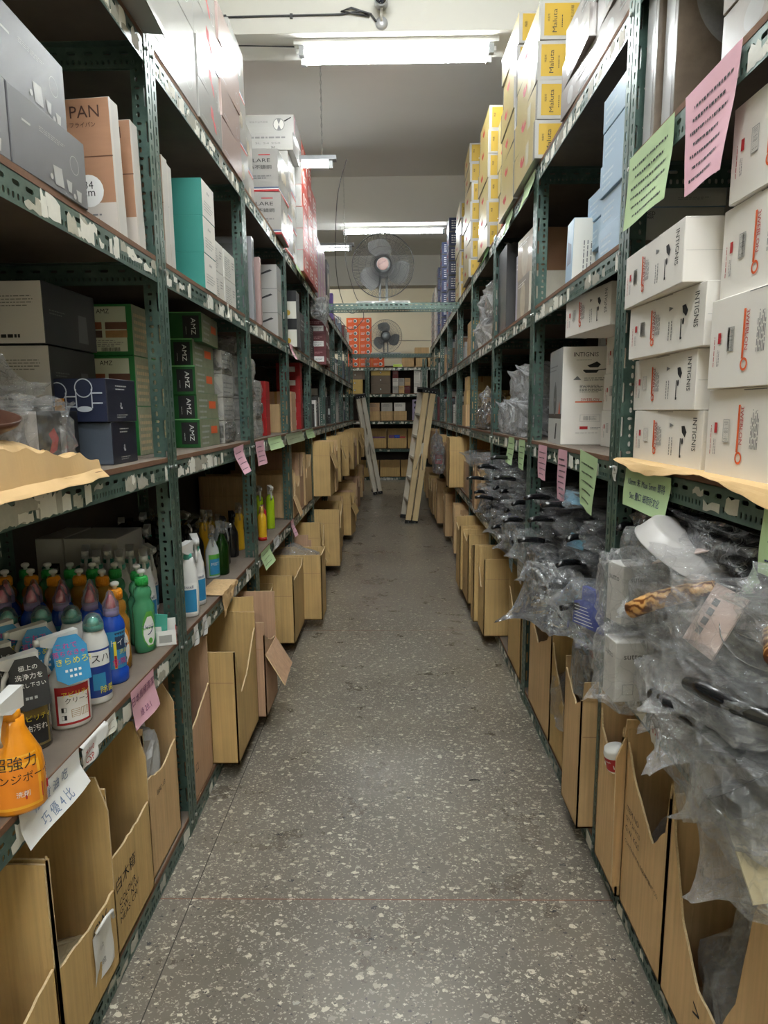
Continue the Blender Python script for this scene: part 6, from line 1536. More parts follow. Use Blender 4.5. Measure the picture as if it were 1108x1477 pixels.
for k, (x, lb_) in enumerate(((-.08, 'left, dark inside'), (.38, 'right, clear wrapped goods inside'), (-.54, 'behind the left ladder'))): ecarton(x, .44, 0, .34, .20, 'open carton on the floor level of the end shelf, ' + lb_)
PK = [C('violet_pack', (130, 90, 140), .3), C('cobalt_pack', (40, 80, 190), .3), C('scarlet_pack', (210, 60, 70), .3)]
rr = random.Random(3)
for k in range(14):
    m = MB(); m.box(-.06, .06, -.04, .04, 0, .03, PK[k % 3] if k > 5 else PK[0]); o = m.build('foil_pack'); j = k - 6
    o.location = (-.36 + (k % 3 - 1) * .12, EY + .1, ET[1] + .19 + (k // 3) * .032) if k < 6 else (.08 + (j % 3 - 1) * .12, EY + .1, ET[1] + .19 + (j // 3) * .032); o.rotation_euler = (0, 0, rr.uniform(-.2, .2))
    tag(o, ('violet foil pack heaped in the left carton, end shelf' if k < 6 else 'red or blue foil pack heaped in the middle carton, end shelf'), 'package', 'violet foil packs' if k < 6 else 'red and blue foil packs')
# ------------------------------------------------------------------ clear bags, pans, paper notes
_ico = {}
def ico(n):
    if n not in _ico:
        bm = bmesh.new(); bmesh.ops.create_icosphere(bm, subdivisions=n, radius=1.0)
        _ico[n] = ([v.co.copy() for v in bm.verts], [tuple(v.index for v in f.verts) for f in bm.faces]); bm.free()
    return _ico[n]
def crumple(mb, size, seed, m, amp=.16, neck=None, nlen=.10, box=.7, sub=4, T=None, freq=2.2, sharp=True):
    """crinkled closed film bag; neck = direction in which it is gathered and twisted"""
    V, F = ico(sub); out = []; off = Vector((seed * 3.17, seed * 1.73, seed * .91)); sx, sy, sz = size
    nk = Vector(neck).normalized() if neck else None
    for p in V:
        q = Vector([math.copysign(abs(c) ** box, c) for c in p])
        q = q / max(1e-6, max(abs(q.x), abs(q.y), abs(q.z))) * (.55 + .45 * max(abs(p.x), abs(p.y), abs(p.z)))
        a = noise.noise(p * freq + off); b_ = noise.noise(p * freq * 2.6 + off * 1.3)
        r = 1 + amp * (1 - 2.4 * abs(a)) + amp * .55 * (.6 - 2 * abs(b_)) + amp * .3 * noise.noise(p * freq * 7 + off)
        q = Vector((q.x * sx, q.y * sy, q.z * sz)) * r
        if nk:
            d = p.dot(nk)
            if d > .72:
                t = (d - .72) / .28; ax = nk * q.dot(nk); rad = q - ax
                w_ = (1 - t) ** 1.2; flare = .16 + .5 * max(0, t - .6)
                q = ax + rad * max(w_, flare) + nk * (nlen * t ** 1.5)
        out.append(q)
    if T: out = [T @ q for q in out]
    mb.add(out, F, m, not sharp)
def pan_parts(root, r, h, body, inner, handle, hl=.19, hang=0.0, hz=None, sub=None):
    b = MB(); b.lathe([(r * .78, 0), (r * .86, .003), (r, h), (r * 1.015, h), (r * .99, h - .002), (r * .84, .006), (0.001, .005)], body, 32, cap=False); b.lathe([(0.001, .0), (r * .78, 0)], inner, 32, cap=False)
    b.build('pan_body', root)
    hd = MB(); z = h - .012; c, s_ = cos(hang), sin(hang)
    P = lambda d, zz: (d * c, d * s_, zz)
    hd.tube([P(r * .96, z), P(r + .03, z + .012), P(r + .06, z + .018)], [.009, .008, .010], body, 8); hd.tube([P(r + .05, z + .016), P(r + .09, z + .024), P(r + hl * .8, z + .028), P(r + hl, z + .022)], [.011, .0135, .012, .009], handle, 10)
    hd.build('handle', root)
BLKPAN = mat('black_nonstick', (26, 26, 28), .3, spec=.6, var=.2, scale=40); GREYPAN = mat('pale_grey_enamel_pan', (166, 163, 160), .35); STLPAN = mat('brushed_steel_pan', (170, 168, 166), .25, .8)
WPAP = mat('white_paper', (226, 226, 224), .65, var=.04, scale=8)
OAK = nodes_of('striped_wood_handle')
_m, _nt, _nd, _lk, _b = OAK
_tc = _nd.new('ShaderNodeTexCoord'); _w = _nd.new('ShaderNodeTexWave'); _w.inputs['Scale'].default_value = 26; _w.inputs['Distortion'].default_value = 9; _w.inputs['Detail'].default_value = 3; _w.inputs['Detail Scale'].default_value = 1.2; _w.bands_direction = 'DIAGONAL'
_lk.new(_tc.outputs['Object'], _w.inputs['Vector']); _r = ramp(_nd, [(.2, srgb((.45, .26, .12))), (.5, srgb((.78, .56, .32))), (.9, srgb((.88, .70, .45)))]); _lk.new(_w.outputs['Fac'], _r.inputs[0]); _lk.new(_r.outputs[0], _b.inputs['Base Color']); _b.inputs['Roughness'].default_value = .35
OAK = _m
def Tm(loc, rx=0, ry=0, rz=0):
    return Matrix.Translation(loc) @ Matrix.Rotation(radians(rz), 4, 'Z') @ Matrix.Rotation(radians(ry), 4, 'Y') @ Matrix.Rotation(radians(rx), 4, 'X')
# --- stacks of black pans in film, right second shelf
protos = []
for v, (r_, film) in enumerate(((.145, FILM_THIN), (.13, FILM_THIN), (.15, FILM))):
    p = empty('frying_pan', (0, 0, -50 - v)); pan_parts(p, r_, .040, BLKPAN, BLKPAN, BKP, .17)
    g = MB(); crumple(g, (r_ * 1.12, r_ * 1.10, .034), 3 + v, film, .20, neck=(-.3, -1, .1), nlen=.05, T=Matrix.Translation((0, 0, .024)), sub=4, box=.85); g.build('plastic_bag', p)
    protos.append(p)
pused = [False] * 3
rr = random.Random(17)
def pan_copy(v, x, y, z, rz, tx, ty, label, group):
    o = protos[v] if not pused[v] else copy_tree(protos[v]); pused[v] = True
    o.location = (x, y, z); o.rotation_euler = (radians(tx), radians(ty), radians(rz)); tag(o, label, 'pan', group); return o
stk = [(2.13, .19, 8, 0, 'just past the front upright'), (2.46, .18, 9, 1, 'second stack past the upright'), (2.80, .18, 8, 0, 'third stack past the upright'), (3.02, .36, 7, 1, 'back stack by the second upright'),
       (3.42, .17, 9, 2, 'first stack past the second upright'), (3.76, .17, 10, 0, 'second stack past the second upright'), (4.10, .16, 9, 2, 'third stack past the second upright'), (4.46, .15, 9, 1, 'last stack before the cartons')]
for si, (y, ins, n_, v, where) in enumerate(stk):
    for k in range(n_):
        pan_copy(v if k % 4 else (v + 1) % 3, XR + ins + rr.uniform(-.02, .02), y + rr.uniform(-.015, .015), T2 + .004 + k * .050, (rr.uniform(185, 235) if k % 2 else rr.uniform(-80, 80)), rr.uniform(-3, 3), rr.uniform(-3, 3), 'black nonstick pan in film, %s, %s' % (ORD[k], where), 'stacked black pans in film')
BLUECARD = C('blue_header_card', (40, 60, 150), .35); SKYCARD = C('sky_blue_card', (120, 178, 206), .35)
for i, (y, z, rz, mm, nm) in enumerate(((2.44, 1.13, 10, SKYCARD, 'upper'), (2.40, .97, -6, SKYCARD, 'middle'), (2.10, .80, 5, SKYCARD, 'lowest'), (3.72, .84, 0, BLUECARD, 'far'))):
    m = MB(); m.poly([(-.06, 0, 0), (.06, 0, .004), (.055, 0, .05), (-.055, 0, .055)], (0, 1, .2), .0012, mm); o = m.build('header_card')
    o.location = (XR + .02, y, z); o.rotation_euler = (radians(-20), 0, radians(-70 + rz)); tag(o, '%s blue card poking out between the black pans' % nm, 'card')
# --- generic bagged thing
def bagged(name, loc, size, seed, label, cat, film=FILM, neck=(0, -1, .2), nlen=.08, amp=.17, inner=None, rot=(0, 0, 0), group=None, sub=4, layers=1):
    """bag local axes follow the world; inner(root) builds what is inside"""
    root = empty(name, loc, 0, label=label, cat=cat, group=group); root.rotation_euler = [radians(a) for a in rot]
    if inner: inner(root)
    for l in range(layers):
        g = MB(); k = 1 + .07 * l; crumple(g, tuple(s * k for s in size), seed + 5 * l, film, amp, neck=neck, nlen=nlen, sub=sub); g.build('plastic_bag', root)
    return root
def inner_pan(r, h, T, body, handle, hl=.19, hang=0, card=None, up=False):
    def f(root):
        b = MB(); b.T = T; b.lathe([(0.001, 0), (r * .78, 0), (r * .88, .004), (r, h), (r * 1.02, h), (r * .985, h - .002), (r * .84, .006), (0.001, .006)], body, 32, cap=False); b.build('pan_body', root)
        z = h * .7; c, s_ = cos(hang), sin(hang); P = lambda d, zz: (d * c, d * s_, zz)
        hd = MB(); hd.T = T; hd.tube([P(r * .96, z), P(r + .04, z + .012)], .008, STLPAN, 8); hd.tube([P(r + .03, z + .010), P(r + .05, z + .013), P(r + hl * .5, z + .022), P(r + hl * .9, z + .020), P(r + hl, z + .016)], [.011, .015, .017, .016, .012], handle, 12); hd.build('handle', root)
        if card: card(root, T)
    return f
def card_sleeve(w, d, col, z=.045, txt=None, rz=0):
    def f(root, T):
        m = MB(); m.T = T @ Matrix.Rotation(radians(rz), 4, 'Z'); m.box(-w / 2, w / 2, -d / 2, d / 2, z, z + .003, col); m.box(-w / 2, w / 2, -d / 2 - .003, -d / 2, z - .05, z + .003, col)
        for q in range(4): m.box(-w * .3 + q * w * .16, -w * .3 + q * w * .16 + w * .11, -d * .1, d * .12, z + .0031, z + .0036, INKG)
        if txt: m.text((-.06, -d * .35, z + .0037), (1, 0, 0), (0, 1, 0), txt, .02, INKG)
        m.build('card_sleeve', root)
    return f
def bagbox(col, w, h):
    def f(root): m = MB(); m.box(-w, w, -w, w, -h, h, col); m.box(-w * .6, w * .6, -w - .001, -w, -h * .2, h * .1, INKL); m.build('inner_box', root)
    return f
PINKC = C('pinkish_beige_card', (206, 182, 170), .45); CREAM = C('cream_card', (226, 210, 166), .5)
BH = XR    # heap on the nearest right bay
def held(panT, r, h, body, hm, pts, rad, card=None):
    """a pan with its handle along the given points"""
    def f(root):
        b = MB(); b.T = panT; b.lathe([(0.001, 0), (r * .8, 0), (r * .88, .004), (r, h), (r * 1.02, h), (r * .985, h - .002), (r * .84, .006), (0.001, .006)], body, 32, cap=False); b.build('pan_body', root)
        hd = MB(); hd.tube([Vector(p) for p in pts], rad, hm, 14); hd.build('handle', root)
        if card: card(root)
    return f
def flatcard(T, w, d, col, txt=None):
    def f(root):
        m = MB(); m.T = T; m.box(-w / 2, w / 2, -d / 2, d / 2, 0, .003, col)
        for q in range(4): m.box(-w * .3 + q * w * .16, -w * .3 + q * w * .16 + w * .11, d * .12, d * .30, .0031, .0036, INKG)
        if txt: m.text((-w * .2, -d * .2, .0037), (1, 0, 0), (0, 1, 0), txt, .02, INKG)
        m.build('card_sleeve', root)
    return f
bagged('bagged_pan', (BH + .045, 1.46, 1.150), (.145, .165, .055), 1, 'large pale pan bagged upside down on top of the heap, grey lettering', 'pan', inner=held(Tm((.0, -.02, .035), 180 + 16, 22, 0), .145, .045, GREYPAN, GREYPAN, [(.05, .10, .0), (.09, .17, -.01)], .012, flatcard(Tm((-.05, -.06, .030), 16, -22, -60), .15, .09, PINKC, 'THIS')), neck=(-.2, 1, -.3), amp=.08)
def wood_pan(root):
    b = MB(); b.T = Tm((.10, -.12, .02), 20, -14, 0); b.lathe([(0.001, 0), (.09, 0), (.10, .004), (.118, .05), (.121, .05), (.116, .048), (.1, .006), (0.001, .006)], STLPAN, 32, cap=False); b.build('pan_body', root)
    h = MB(); P = [Vector((-.01, -.085, .085)), Vector((-.045, -.045, .062)), Vector((-.095, .01, .026)), Vector((-.128, .048, -.006))]
    h.tube(P, [.013, .019, .021, .019], OAK, 14); h.tube([P[0] + Vector((.06, -.035, .0)), P[0]], [.006, .009], STLPAN, 8); h.build('handle', root)
bagged('bagged_pan', (BH + .0, 1.365, 1.045), (.115, .150, .065), 2, 'bagged pan with a striped wooden handle poking towards the aisle', 'pan', inner=wood_pan, neck=(-.9, .5, -.2), amp=.10, nlen=.02)
bagged('bagged_pan', (BH + .01, 1.17, 1.085), (.115, .135, .075), 3, 'bagged pan with pinkish card sleeve at the right picture edge', 'pan', inner=held(Tm((.05, -.04, -.02), 20, -25, 0), .11, .045, STLPAN, OAK, [(-.02, -.10, .02), (-.05, -.16, .0)], .018, flatcard(Tm((-.055, .03, .0), 0, -62, 0), .13, .12, PINKC)), neck=(-.9, -.5, .3), amp=.12)
bagged('bagged_pan', (BH - .02, 1.115, .990), (.105, .16, .050), 4, 'bagged pan with a black handle pointing along the shelf, upper one', 'pan', inner=held(Tm((.07, -.10, -.01), 10, -10, 0), .11, .045, STLPAN, BKP, [(-.04, -.19, .02), (-.085, -.13, .022), (-.105, -.06, .018), (-.110, .0, .006)], [.012, .016, .017, .012]), neck=(-1, .3, -.5), amp=.11)
bagged('bagged_pan', (BH - .03, 1.20, .915), (.110, .16, .055), 5, 'bagged pan with a black handle, lower one, at the front of the heap', 'pan', inner=held(Tm((.07, -.08, -.02), 10, -10, 0), .11, .045, STLPAN, BKP, [(-.04, -.17, -.01), (-.085, -.10, .015), (-.110, -.04, .02), (-.118, .02, .012)], [.012, .015, .016, .012]), neck=(-.9, -.2, -.8), amp=.13)
bagged('bagged_pan', (BH - .03, 1.00, .865), (.10, .12, .075), 6, 'bagged black pan hanging over the shelf edge at the right', 'pan', inner=held(Tm((.01, 0, -.02), -35, -30, 0), .10, .045, BLKPAN, BKP, [(-.03, .08, .0), (-.05, .13, -.02)], .012), neck=(-.6, .6, -.8), amp=.14)
bagged('bagged_tray', (BH - .03, .975, .765), (.09, .10, .07), 7, 'cream coloured tray in film hanging at the right picture edge', 'tray', inner=lambda r: [(lambda m: (m.poly([(-.07, -.06, -.05), (.06, -.07, -.02), (.07, .07, .02), (-.05, .08, .01)], (0, .2, 1), .006, CREAM), m.build('tray', r)))(MB())], neck=(-.8, .2, -.8), amp=.14)
bagged('clear_bag', (BH - .02, 1.14, .81), (.07, .18, .085), 8, 'empty crinkled clear bags spilling over the shelf front', 'bag', neck=(-.2, .4, -1), nlen=.07, amp=.24, inner=bagbox(C('pale_inner_card', (214, 206, 202), .5), .045, .05))
bagged('clear_bag', (BH + .02, 1.38, .87), (.08, .13, .095), 9, 'crinkled clear bag bulging between the boxes and the front pans', 'bag', neck=(-.6, .3, -.8), nlen=.05, amp=.22, inner=bagbox(PINKC, .05, .05))
bagged('clear_bag', (BH + .05, 1.02, 1.15), (.09, .12, .065), 10, 'crinkled clear bag on the upper right of the heap', 'bag', neck=(-1, 0, .2), amp=.2, inner=bagbox(PINKC, .055, .03))
bagged('black_film_bag', (BH + .13, 1.50, 1.205), (.12, .30, .05), 22, 'dark glossy film bag lying behind the top pale pan', 'bag', film=make_film('dark_film', (.25, .25, .27), .05, .5, 20, .12, 1.0), neck=(0, -1, .2), amp=.2)
for k in range(3):
    put(INT_B, 'frying_pan_box', 'R', 1.10 , .30, T2 + k * .1832, 'white pan box behind the bagged heap, near side, %s' % ORD[k], 'box', 'white boxes behind the heap')
    put(INT_B, 'frying_pan_box', 'R', 1.48 , .31, T2 + k * .1832, 'white pan box behind the bagged heap, far side, %s' % ORD[k], 'box', 'white boxes behind the heap') if k < 2 else None
SUT = PB(.075, .10, .16, WHITE).tx('R', .45, .72, .013, 'sutto', INK, 'c').tx('F', .45, .72, .013, 'sutto', INK, 'c').rect('R', .2, .12, .5, .3, INKL).rect('R', .22, .13, .48, .29, WHITE).rect('R', .72, .1, .9, .4, INKL); SUT = SUT.mesh()
for i, (y, z, ins) in enumerate(((1.685, .925, -.075), (1.63, .735, -.095))):
    root = empty('small_appliance_box', (XR + ins + .05, y, z), radians(-90 + (12, 4)[i]), label='white box lettered sutto in a clear bag, %s of the two' % ('upper' if i == 0 else 'lower'), cat='box', group='white boxes in clear bags')
    b = bpy.data.objects.new('box_body', SUT); COL.objects.link(b); b.parent = root
    g = MB(); crumple(g, (.062, .075, .105), 31 + i, FILM, .14, neck=(.3, -.8, -.3 if i else .6), nlen=.06, T=Matrix.Translation((0, 0, .08))); g.build('plastic_bag', root)
def blue_in_rot(root):
    e = MB(); e.T = Matrix.Rotation(radians(-62), 4, 'Z')
    e.poly([(-.085, -.02, -.05), (.085, -.03, -.055), (.08, -.02, .035), (.01, -.015, .04), (.0, -.015, .075), (-.05, -.015, .08), (-.055, -.01, .03), (-.09, -.01, .02)], (0, 1, 0), .02, BLUECARD)
    for k in range(6): e.box(-.065, .02 - k * .006, -.0325, -.032, -.04 + k * .011, -.038 + k * .011, WHITEP)
    e.build('header_card', root)
bagged('bagged_utensil', (BH - .005, 2.03, .835), (.085, .13, .085), 12, 'clear bag holding a blue card with white lines, before the upright', 'bag', neck=(-1, .6, .1), nlen=.05, amp=.17, inner=blue_in_rot)
bagged('silver_bag', (XR - .06, 2.36, .80), (.085, .17, .10), 13, 'shiny silver film bag jutting into the aisle with a twisted tip', 'bag', film=FILM_SILVER, neck=(-.85, .35, -.55), nlen=.13, amp=.18, sub=4)
bagged('silver_bag', (XR - .005, 2.12, .60), (.035, .06, .08), 14, 'small torn silver bag hanging below the blue card', 'bag', film=FILM_SILVER, neck=(-.3, .4, 1), nlen=.05, amp=.22, sub=3)
for i, (y, z, s) in enumerate(((2.75, .80, .10), (3.05, .84, .08), (3.42, .80, .09), (3.80, .82, .09), (4.3, .86, .08))):
    bagged('clear_bag', (XR + .0, y, z), (.06, .14, s * .8), 40 + i, 'clear film hanging at the shelf front before the black pans, %s from the near end' % NTH[i], 'bag', neck=(-1, .2, -.4), nlen=.05, amp=.24, group='clear film at the pan stacks', film=FILM if i % 2 else FILM_SILVER)
# milky bags, right third shelf, third bay
for i, (y, z, ins, s, col) in enumerate(((3.55, T3 + .10, .12, .10, C('dark_inner', (60, 60, 62), .5)), (3.80, T3 + .11, .12, .11, GREYPAN), (3.62, T3 + .29, .14, .10, GREYPAN), (3.9, T3 + .28, .14, .09, GREYPAN), (4.1, T3 + .10, .12, .10, C('dark_inner', (60, 60, 62), .5)))):
    bagged('bagged_box', (XR + ins, y, z), (s, s * 1.15, .10), 50 + i, 'milky bag around a boxed item, right third shelf, %s' % ['front by the second upright', 'lower middle', 'upper near', 'upper far', 'lower far'][i], 'bag', film=FILM_MILKY, neck=(-1, -.3, .6), nlen=.04, amp=.16, inner=bagbox(col, s * .6, .06), group='milky bags, right third shelf')
GOLD = make_film('gold_film', (.85, .74, .5), .2, .8, 18, .12, 1.0)
for i, (y, z) in enumerate(((4.95, T3 + .085), (5.18, T3 + .08), (5.05, T3 + .20))):
    bagged('gold_bag', (XR + .10, y, z), (.09, .11, .075), 60 + i, 'crinkled gold film parcel, right third shelf, %s' % ['near', 'far', 'topmost'][i], 'parcel', film=GOLD, neck=(-.3, -.3, 1), nlen=.04, amp=.2, inner=bagbox(CB[2], .05, .04), group='gold film parcels')
for i, (y, z, s) in enumerate(((4.75, T4 + .12, .12), (5.05, T4 + .11, .12), (4.9, T4 + .33, .12), (5.25, T4 + .30, .11), (5.5, T4 + .12, .11))):
    bagged('clear_bag', (XR + .14 if i else XR + .22, y, z), (.11, s * 1.1, .115), 70 + i, 'puffy clear bag on the right fourth shelf, %s' % ['behind the pale kraft boxes', 'lower middle', 'upper near', 'upper far', 'lower far'][i], 'bag', film=FILM_MILKY, neck=(-1, -.4, .2), nlen=.03, amp=.15, inner=bagbox(CREAM, .06, .05), group='puffy clear bags, right fourth shelf')
REDW = C('red_pack_inner', (170, 40, 50), .4)
for i, (y, z) in enumerate(((7.2, .96), (7.5, 1.05))):
    bagged('clear_bag', (XR - .16, y, z), (.06, .13, .14), 80 + i, 'silver film bag with something red hung at the far right cartons, %s' % ('near' if i == 0 else 'far'), 'bag', film=FILM_SILVER, neck=(0, .3, 1), amp=.2, inner=bagbox(REDW, .04, .05), group='silver bags by the right ladder')
for i in range(3):
    bagged('clear_bag', (XR + .08, 4.85 + i * .33, T2 + .36), (.10, .15, .06), 84 + i, 'clear film goods heaped on the right second shelf cartons, %s' % NTH[i], 'bag', film=FILM, neck=(-1, 0, .3), amp=.2, inner=bagbox(C('mixed_inner', (120, 110, 104), .5), .06, .025), group='film goods on the cartons')
# --- goods in the floor cartons
bagged('clear_bag', (XR + .20, 1.13, T1 + .16), (.16, .16, .12), 90, 'clear bags with white card inside the bottom right carton', 'bag', neck=(-.4, .4, 1), nlen=.12, amp=.2, inner=bagbox(C('white_inner', (206, 206, 206), .5), .07, .09), layers=2)
bagged('clear_bag', (XR + .22, 1.55, T1 + .20), (.16, .09, .12), 91, 'film wrapped dark jars inside the lettered carton', 'bag', neck=(-.4, .4, 1), amp=.2, inner=bagbox(BKP, .05, .08))
bagged('clear_bag', (XR + .22, 1.82, T1 + .36), (.13, .07, .10), 92, 'film wrapped jars heaped in the carton beside the near upright', 'bag', neck=(-.2, -.4, 1), amp=.2, inner=bagbox(BKP, .04, .06))
bagged('clear_bag', (XR + .16, 2.42, T1 + .25), (.16, .13, .10), 93, 'clear wrapped goods in the torn carton past the near upright', 'bag', neck=(-.4, 0, 1), amp=.2, inner=bagbox(INKL, .07, .05))
m = MB(); m.lathe([(.030, 0), (.033, .004), (.033, .055), (.030, .062), (.028, .070)], WP, 24); m.lathe([(.0334, .008), (.0334, .048)], RED, 24, cap=False)
arc([(.0336, 0), (.0336, .07)], m, 'joseph', .034, .008, A0 - .6, WHITEP); arc([(.0336, 0), (.0336, .07)], m, '▬', .018, .012, A0 - .6, WHITEP)
o = m.build('jar'); o.location = (XR - .005, 1.765, T1 + .37); o.rotation_euler = (radians(8), radians(-12), radians(-30)); tag(o, 'white jar with a red label poking out of the right carton', 'jar')
REDPK = C('dusty_red_pack', (170, 96, 90), .4)
for i, (x, y, z) in enumerate(((-.92, 1.30, .12), (-.88, 1.36, .155), (-.95, 1.33, .19), (-.85, 1.30, .11))):
    m = MB(); m.box(-.12, .12, -.05, .05, 0, .03, REDPK if i % 2 == 0 else CREAM); crumple(m, (.125, .056, .022), 95 + i, FILM, .08, T=Matrix.Translation((0, 0, .016)), sub=3); o = m.build('wrapped_package'); o.location = (x, y, T1 + z - .09); o.rotation_euler = (0, radians(6), radians(20 + 14 * i)); tag(o, 'film wrapped package in the second left floor carton, %s' % ['pale red, front', 'cream, middle', 'pale red, topmost', 'cream, lowest'][i], 'package', 'packages in the second left carton')
NEWS = C('newsprint', (176, 176, 176), .8, var=.25, scale=60)
for i in range(2):
    m = MB(); crumple(m, (.05, .07, .10), 98 + i, NEWS, .2, sub=3, sharp=True); o = m.build('newspaper_wad'); o.location = (-.80 - .06 * i, 1.84 + .05 * i, T1 + .33); tag(o, 'wad of newspaper in the left floor carton by the upright, %s' % ('front' if i == 0 else 'back'), 'newspaper')
bagged('clear_bag', (-.80, 4.385, T1 + .40), (.25, .10, .05), 100, 'clear film lying in the widest clean ochre carton', 'bag', neck=(.4, 0, 1), nlen=.03, amp=.2)
bagged('clear_bag', (-.86, 2.58, T1 + .2), (.08, .10, .12), 101, 'clear film inside the jutting left carton', 'bag', neck=(.4, 0, 1), nlen=.03, amp=.2)
# --- film wrapped boxes and glass lids, left third shelf
for w_ in wraps:
    g = MB(); crumple(g, (.108, .118, .058), 110 + wraps.index(w_), FILM if wraps.index(w_) % 3 else FILM_SILVER, .10, T=Matrix.Translation((0, 0, .053)), sub=4, box=.55); g.build('film_wrap', w_)
m = MB(); m.tube([(0, -.03, .0), (.012, .0, .018), (.014, .03, .012), (.008, .045, -.02)], .004, WPAP, 6); o = m.build('tag_strap'); o.location = (-XL + .0125, 1.385, .262); tag(o, 'white curled strap above the hang tag on the second left carton', 'strap')
bagged('wrapped_bundle', (-XL - .18, 3.50, T3 + .48), (.10, .11, .055), 130, 'round brownish bundle in film on top of the wrapped boxes', 'bundle', film=FILM_MILKY, amp=.12, inner=bagbox(C('brownish_inner', (120, 100, 92), .6), .05, .03))
GLASS = clearmat('glass_lid', (225, 232, 232), .03, .96)
def lidset():
    r = empty('glass_lid_stack', (-1.02, 1.37, T3 + .004), label='stack of round glass lids in clear film beside the pot boxes', cat='lids')
    for k in range(3):
        m = MB(); m.lathe([(.135 - .012 * k, 0), (.14 - .012 * k, .006), (.12 - .01 * k, .022), (.06, .034), (.012, .038)], GLASS, 32); m.lathe([(.137 - .012 * k, -.002), (.142 - .012 * k, .004), (.137 - .012 * k, .008)], STLPAN, 32); m.lathe([(.008, .036), (.014, .044), (.018, .056), (.010, .062)], BKP, 14)
        o = m.build('glass_lid', r); o.location = (0, 0, .055 + k * .068)
    m = MB(); m.lathe([(.11, 0), (.125, .004), (.13, .055)], STLPAN, 32, cap=False); m.build('pot', r)
    g = MB(); crumple(g, (.17, .17, .125), 140, FILM, .17, neck=(.5, .7, .2), nlen=.06, T=Matrix.Translation((0, 0, .14))); g.build('plastic_bag', r)
lidset()
bagged('clear_bag', (-.88, 1.52, T3 + .10), (.08, .11, .075), 141, 'pointed clear bag corner in front of the black leaf box', 'bag', neck=(.3, .9, .4), nlen=.05, amp=.2)
# wooden bowl on crumpled kraft paper
m = MB(); DW = mat('dark_wood_bowl', (76, 48, 36), .35, var=.3, scale=18); m.lathe([(.045, 0), (.05, .004), (.10, .035), (.108, .05), (.104, .05), (.09, .034), (.04, .008), (.001, .008)], DW, 32, cap=False); m.lathe([(.001, 0), (.045, 0)], DW, 32, cap=False)
o = m.build('wooden_bowl'); o.location = (-.84, 1.24, T3 + .095); o.rotation_euler = (radians(6), radians(10), 0); tag(o, 'dark wooden bowl lying on the crumpled kraft paper', 'bowl')
KPAP = mat('crumpled_kraft_paper', (206, 172, 122), .75, var=.1, scale=12, bump=.15)
def sheet(name, nx, ny, f, m, label, cat='paper'):
    V = [f(i / nx, j / ny) for j in range(ny + 1) for i in range(nx + 1)]; F = [(j * (nx + 1) + i, j * (nx + 1) + i + 1, (j + 1) * (nx + 1) + i + 1, (j + 1) * (nx + 1) + i) for j in range(ny) for i in range(nx)]
    mb = MB(); mb.add(V, F, m, False); mb.add([Vector(v) + Vector((0, 0, .0012)) for v in V], [g[::-1] for g in F], m, False); o = mb.build(name); return tag(o, label, cat)
def kp(u, v):
    y = .95 + u * .66; w = .22 * (1 - .55 * u) ; x = -XL + .035 * (1 - u) + .012 - v * (w + .06)
    n_ = noise.noise(Vector((u * 3.5, v * 3, 1))) ; n2 = noise.noise(Vector((u * 8, v * 7, 4)))
    z = T3 + .012 + (.080 * (1 - u) ** .7 * sin(pi * min(1, v * .9 + .12)) + .045 * (1 - 2 * abs(n_)) + .02 * (1 - 2 * abs(n2))) * (1 - .6 * u)
    if v < .12: z = T3 + .004 - (.12 - v) * .16 + .008 * n_
    return (x + .012 * n2, y, max(z, T3 + .003) if v > .12 else z)
sheet('kraft_paper', 60, 26, kp, KPAP, 'crumpled kraft paper spread along the left third shelf edge')
def kp2(u, v):
    y = .98 + u * .92; n_ = noise.noise(Vector((u * 9, v * 2, 7)))
    if v > .45: return (XR + .0 + (v - .45) * .16, y, T3 + .0025)
    t = (.45 - v) / .45; dr = .040 * (.5 + .5 * sin(u * 9 + 1)) * (1 - .5 * u) + .006
    return (XR - .006 - .012 * t + .006 * n_, y, T3 + .003 - dr * t + .006 * (1 - 2 * abs(n_)) * t)
sheet('kraft_paper', 70, 10, kp2, KPAP, 'kraft paper liner lying under the white pan boxes, edge drooping')
# cardboard scrap on the left second shelf edge
def kp3(u, v):
    y = 2.60 + u * .26; n_ = noise.noise(Vector((u * 6, v * 4, 3)))
    if v > .4: return (-XL - (v - .4) * .16, y, T2 + .004 + .006 * abs(n_))
    t = (.4 - v) / .4; return (-XL + .008 + .01 * n_, y + .02 * t, T2 + .004 - .095 * t * (1.1 - u))
sheet('cardboard_scrap', 14, 10, kp3, CB[0], 'bent taped cardboard scrap hanging over the left shelf edge', 'cardboard')
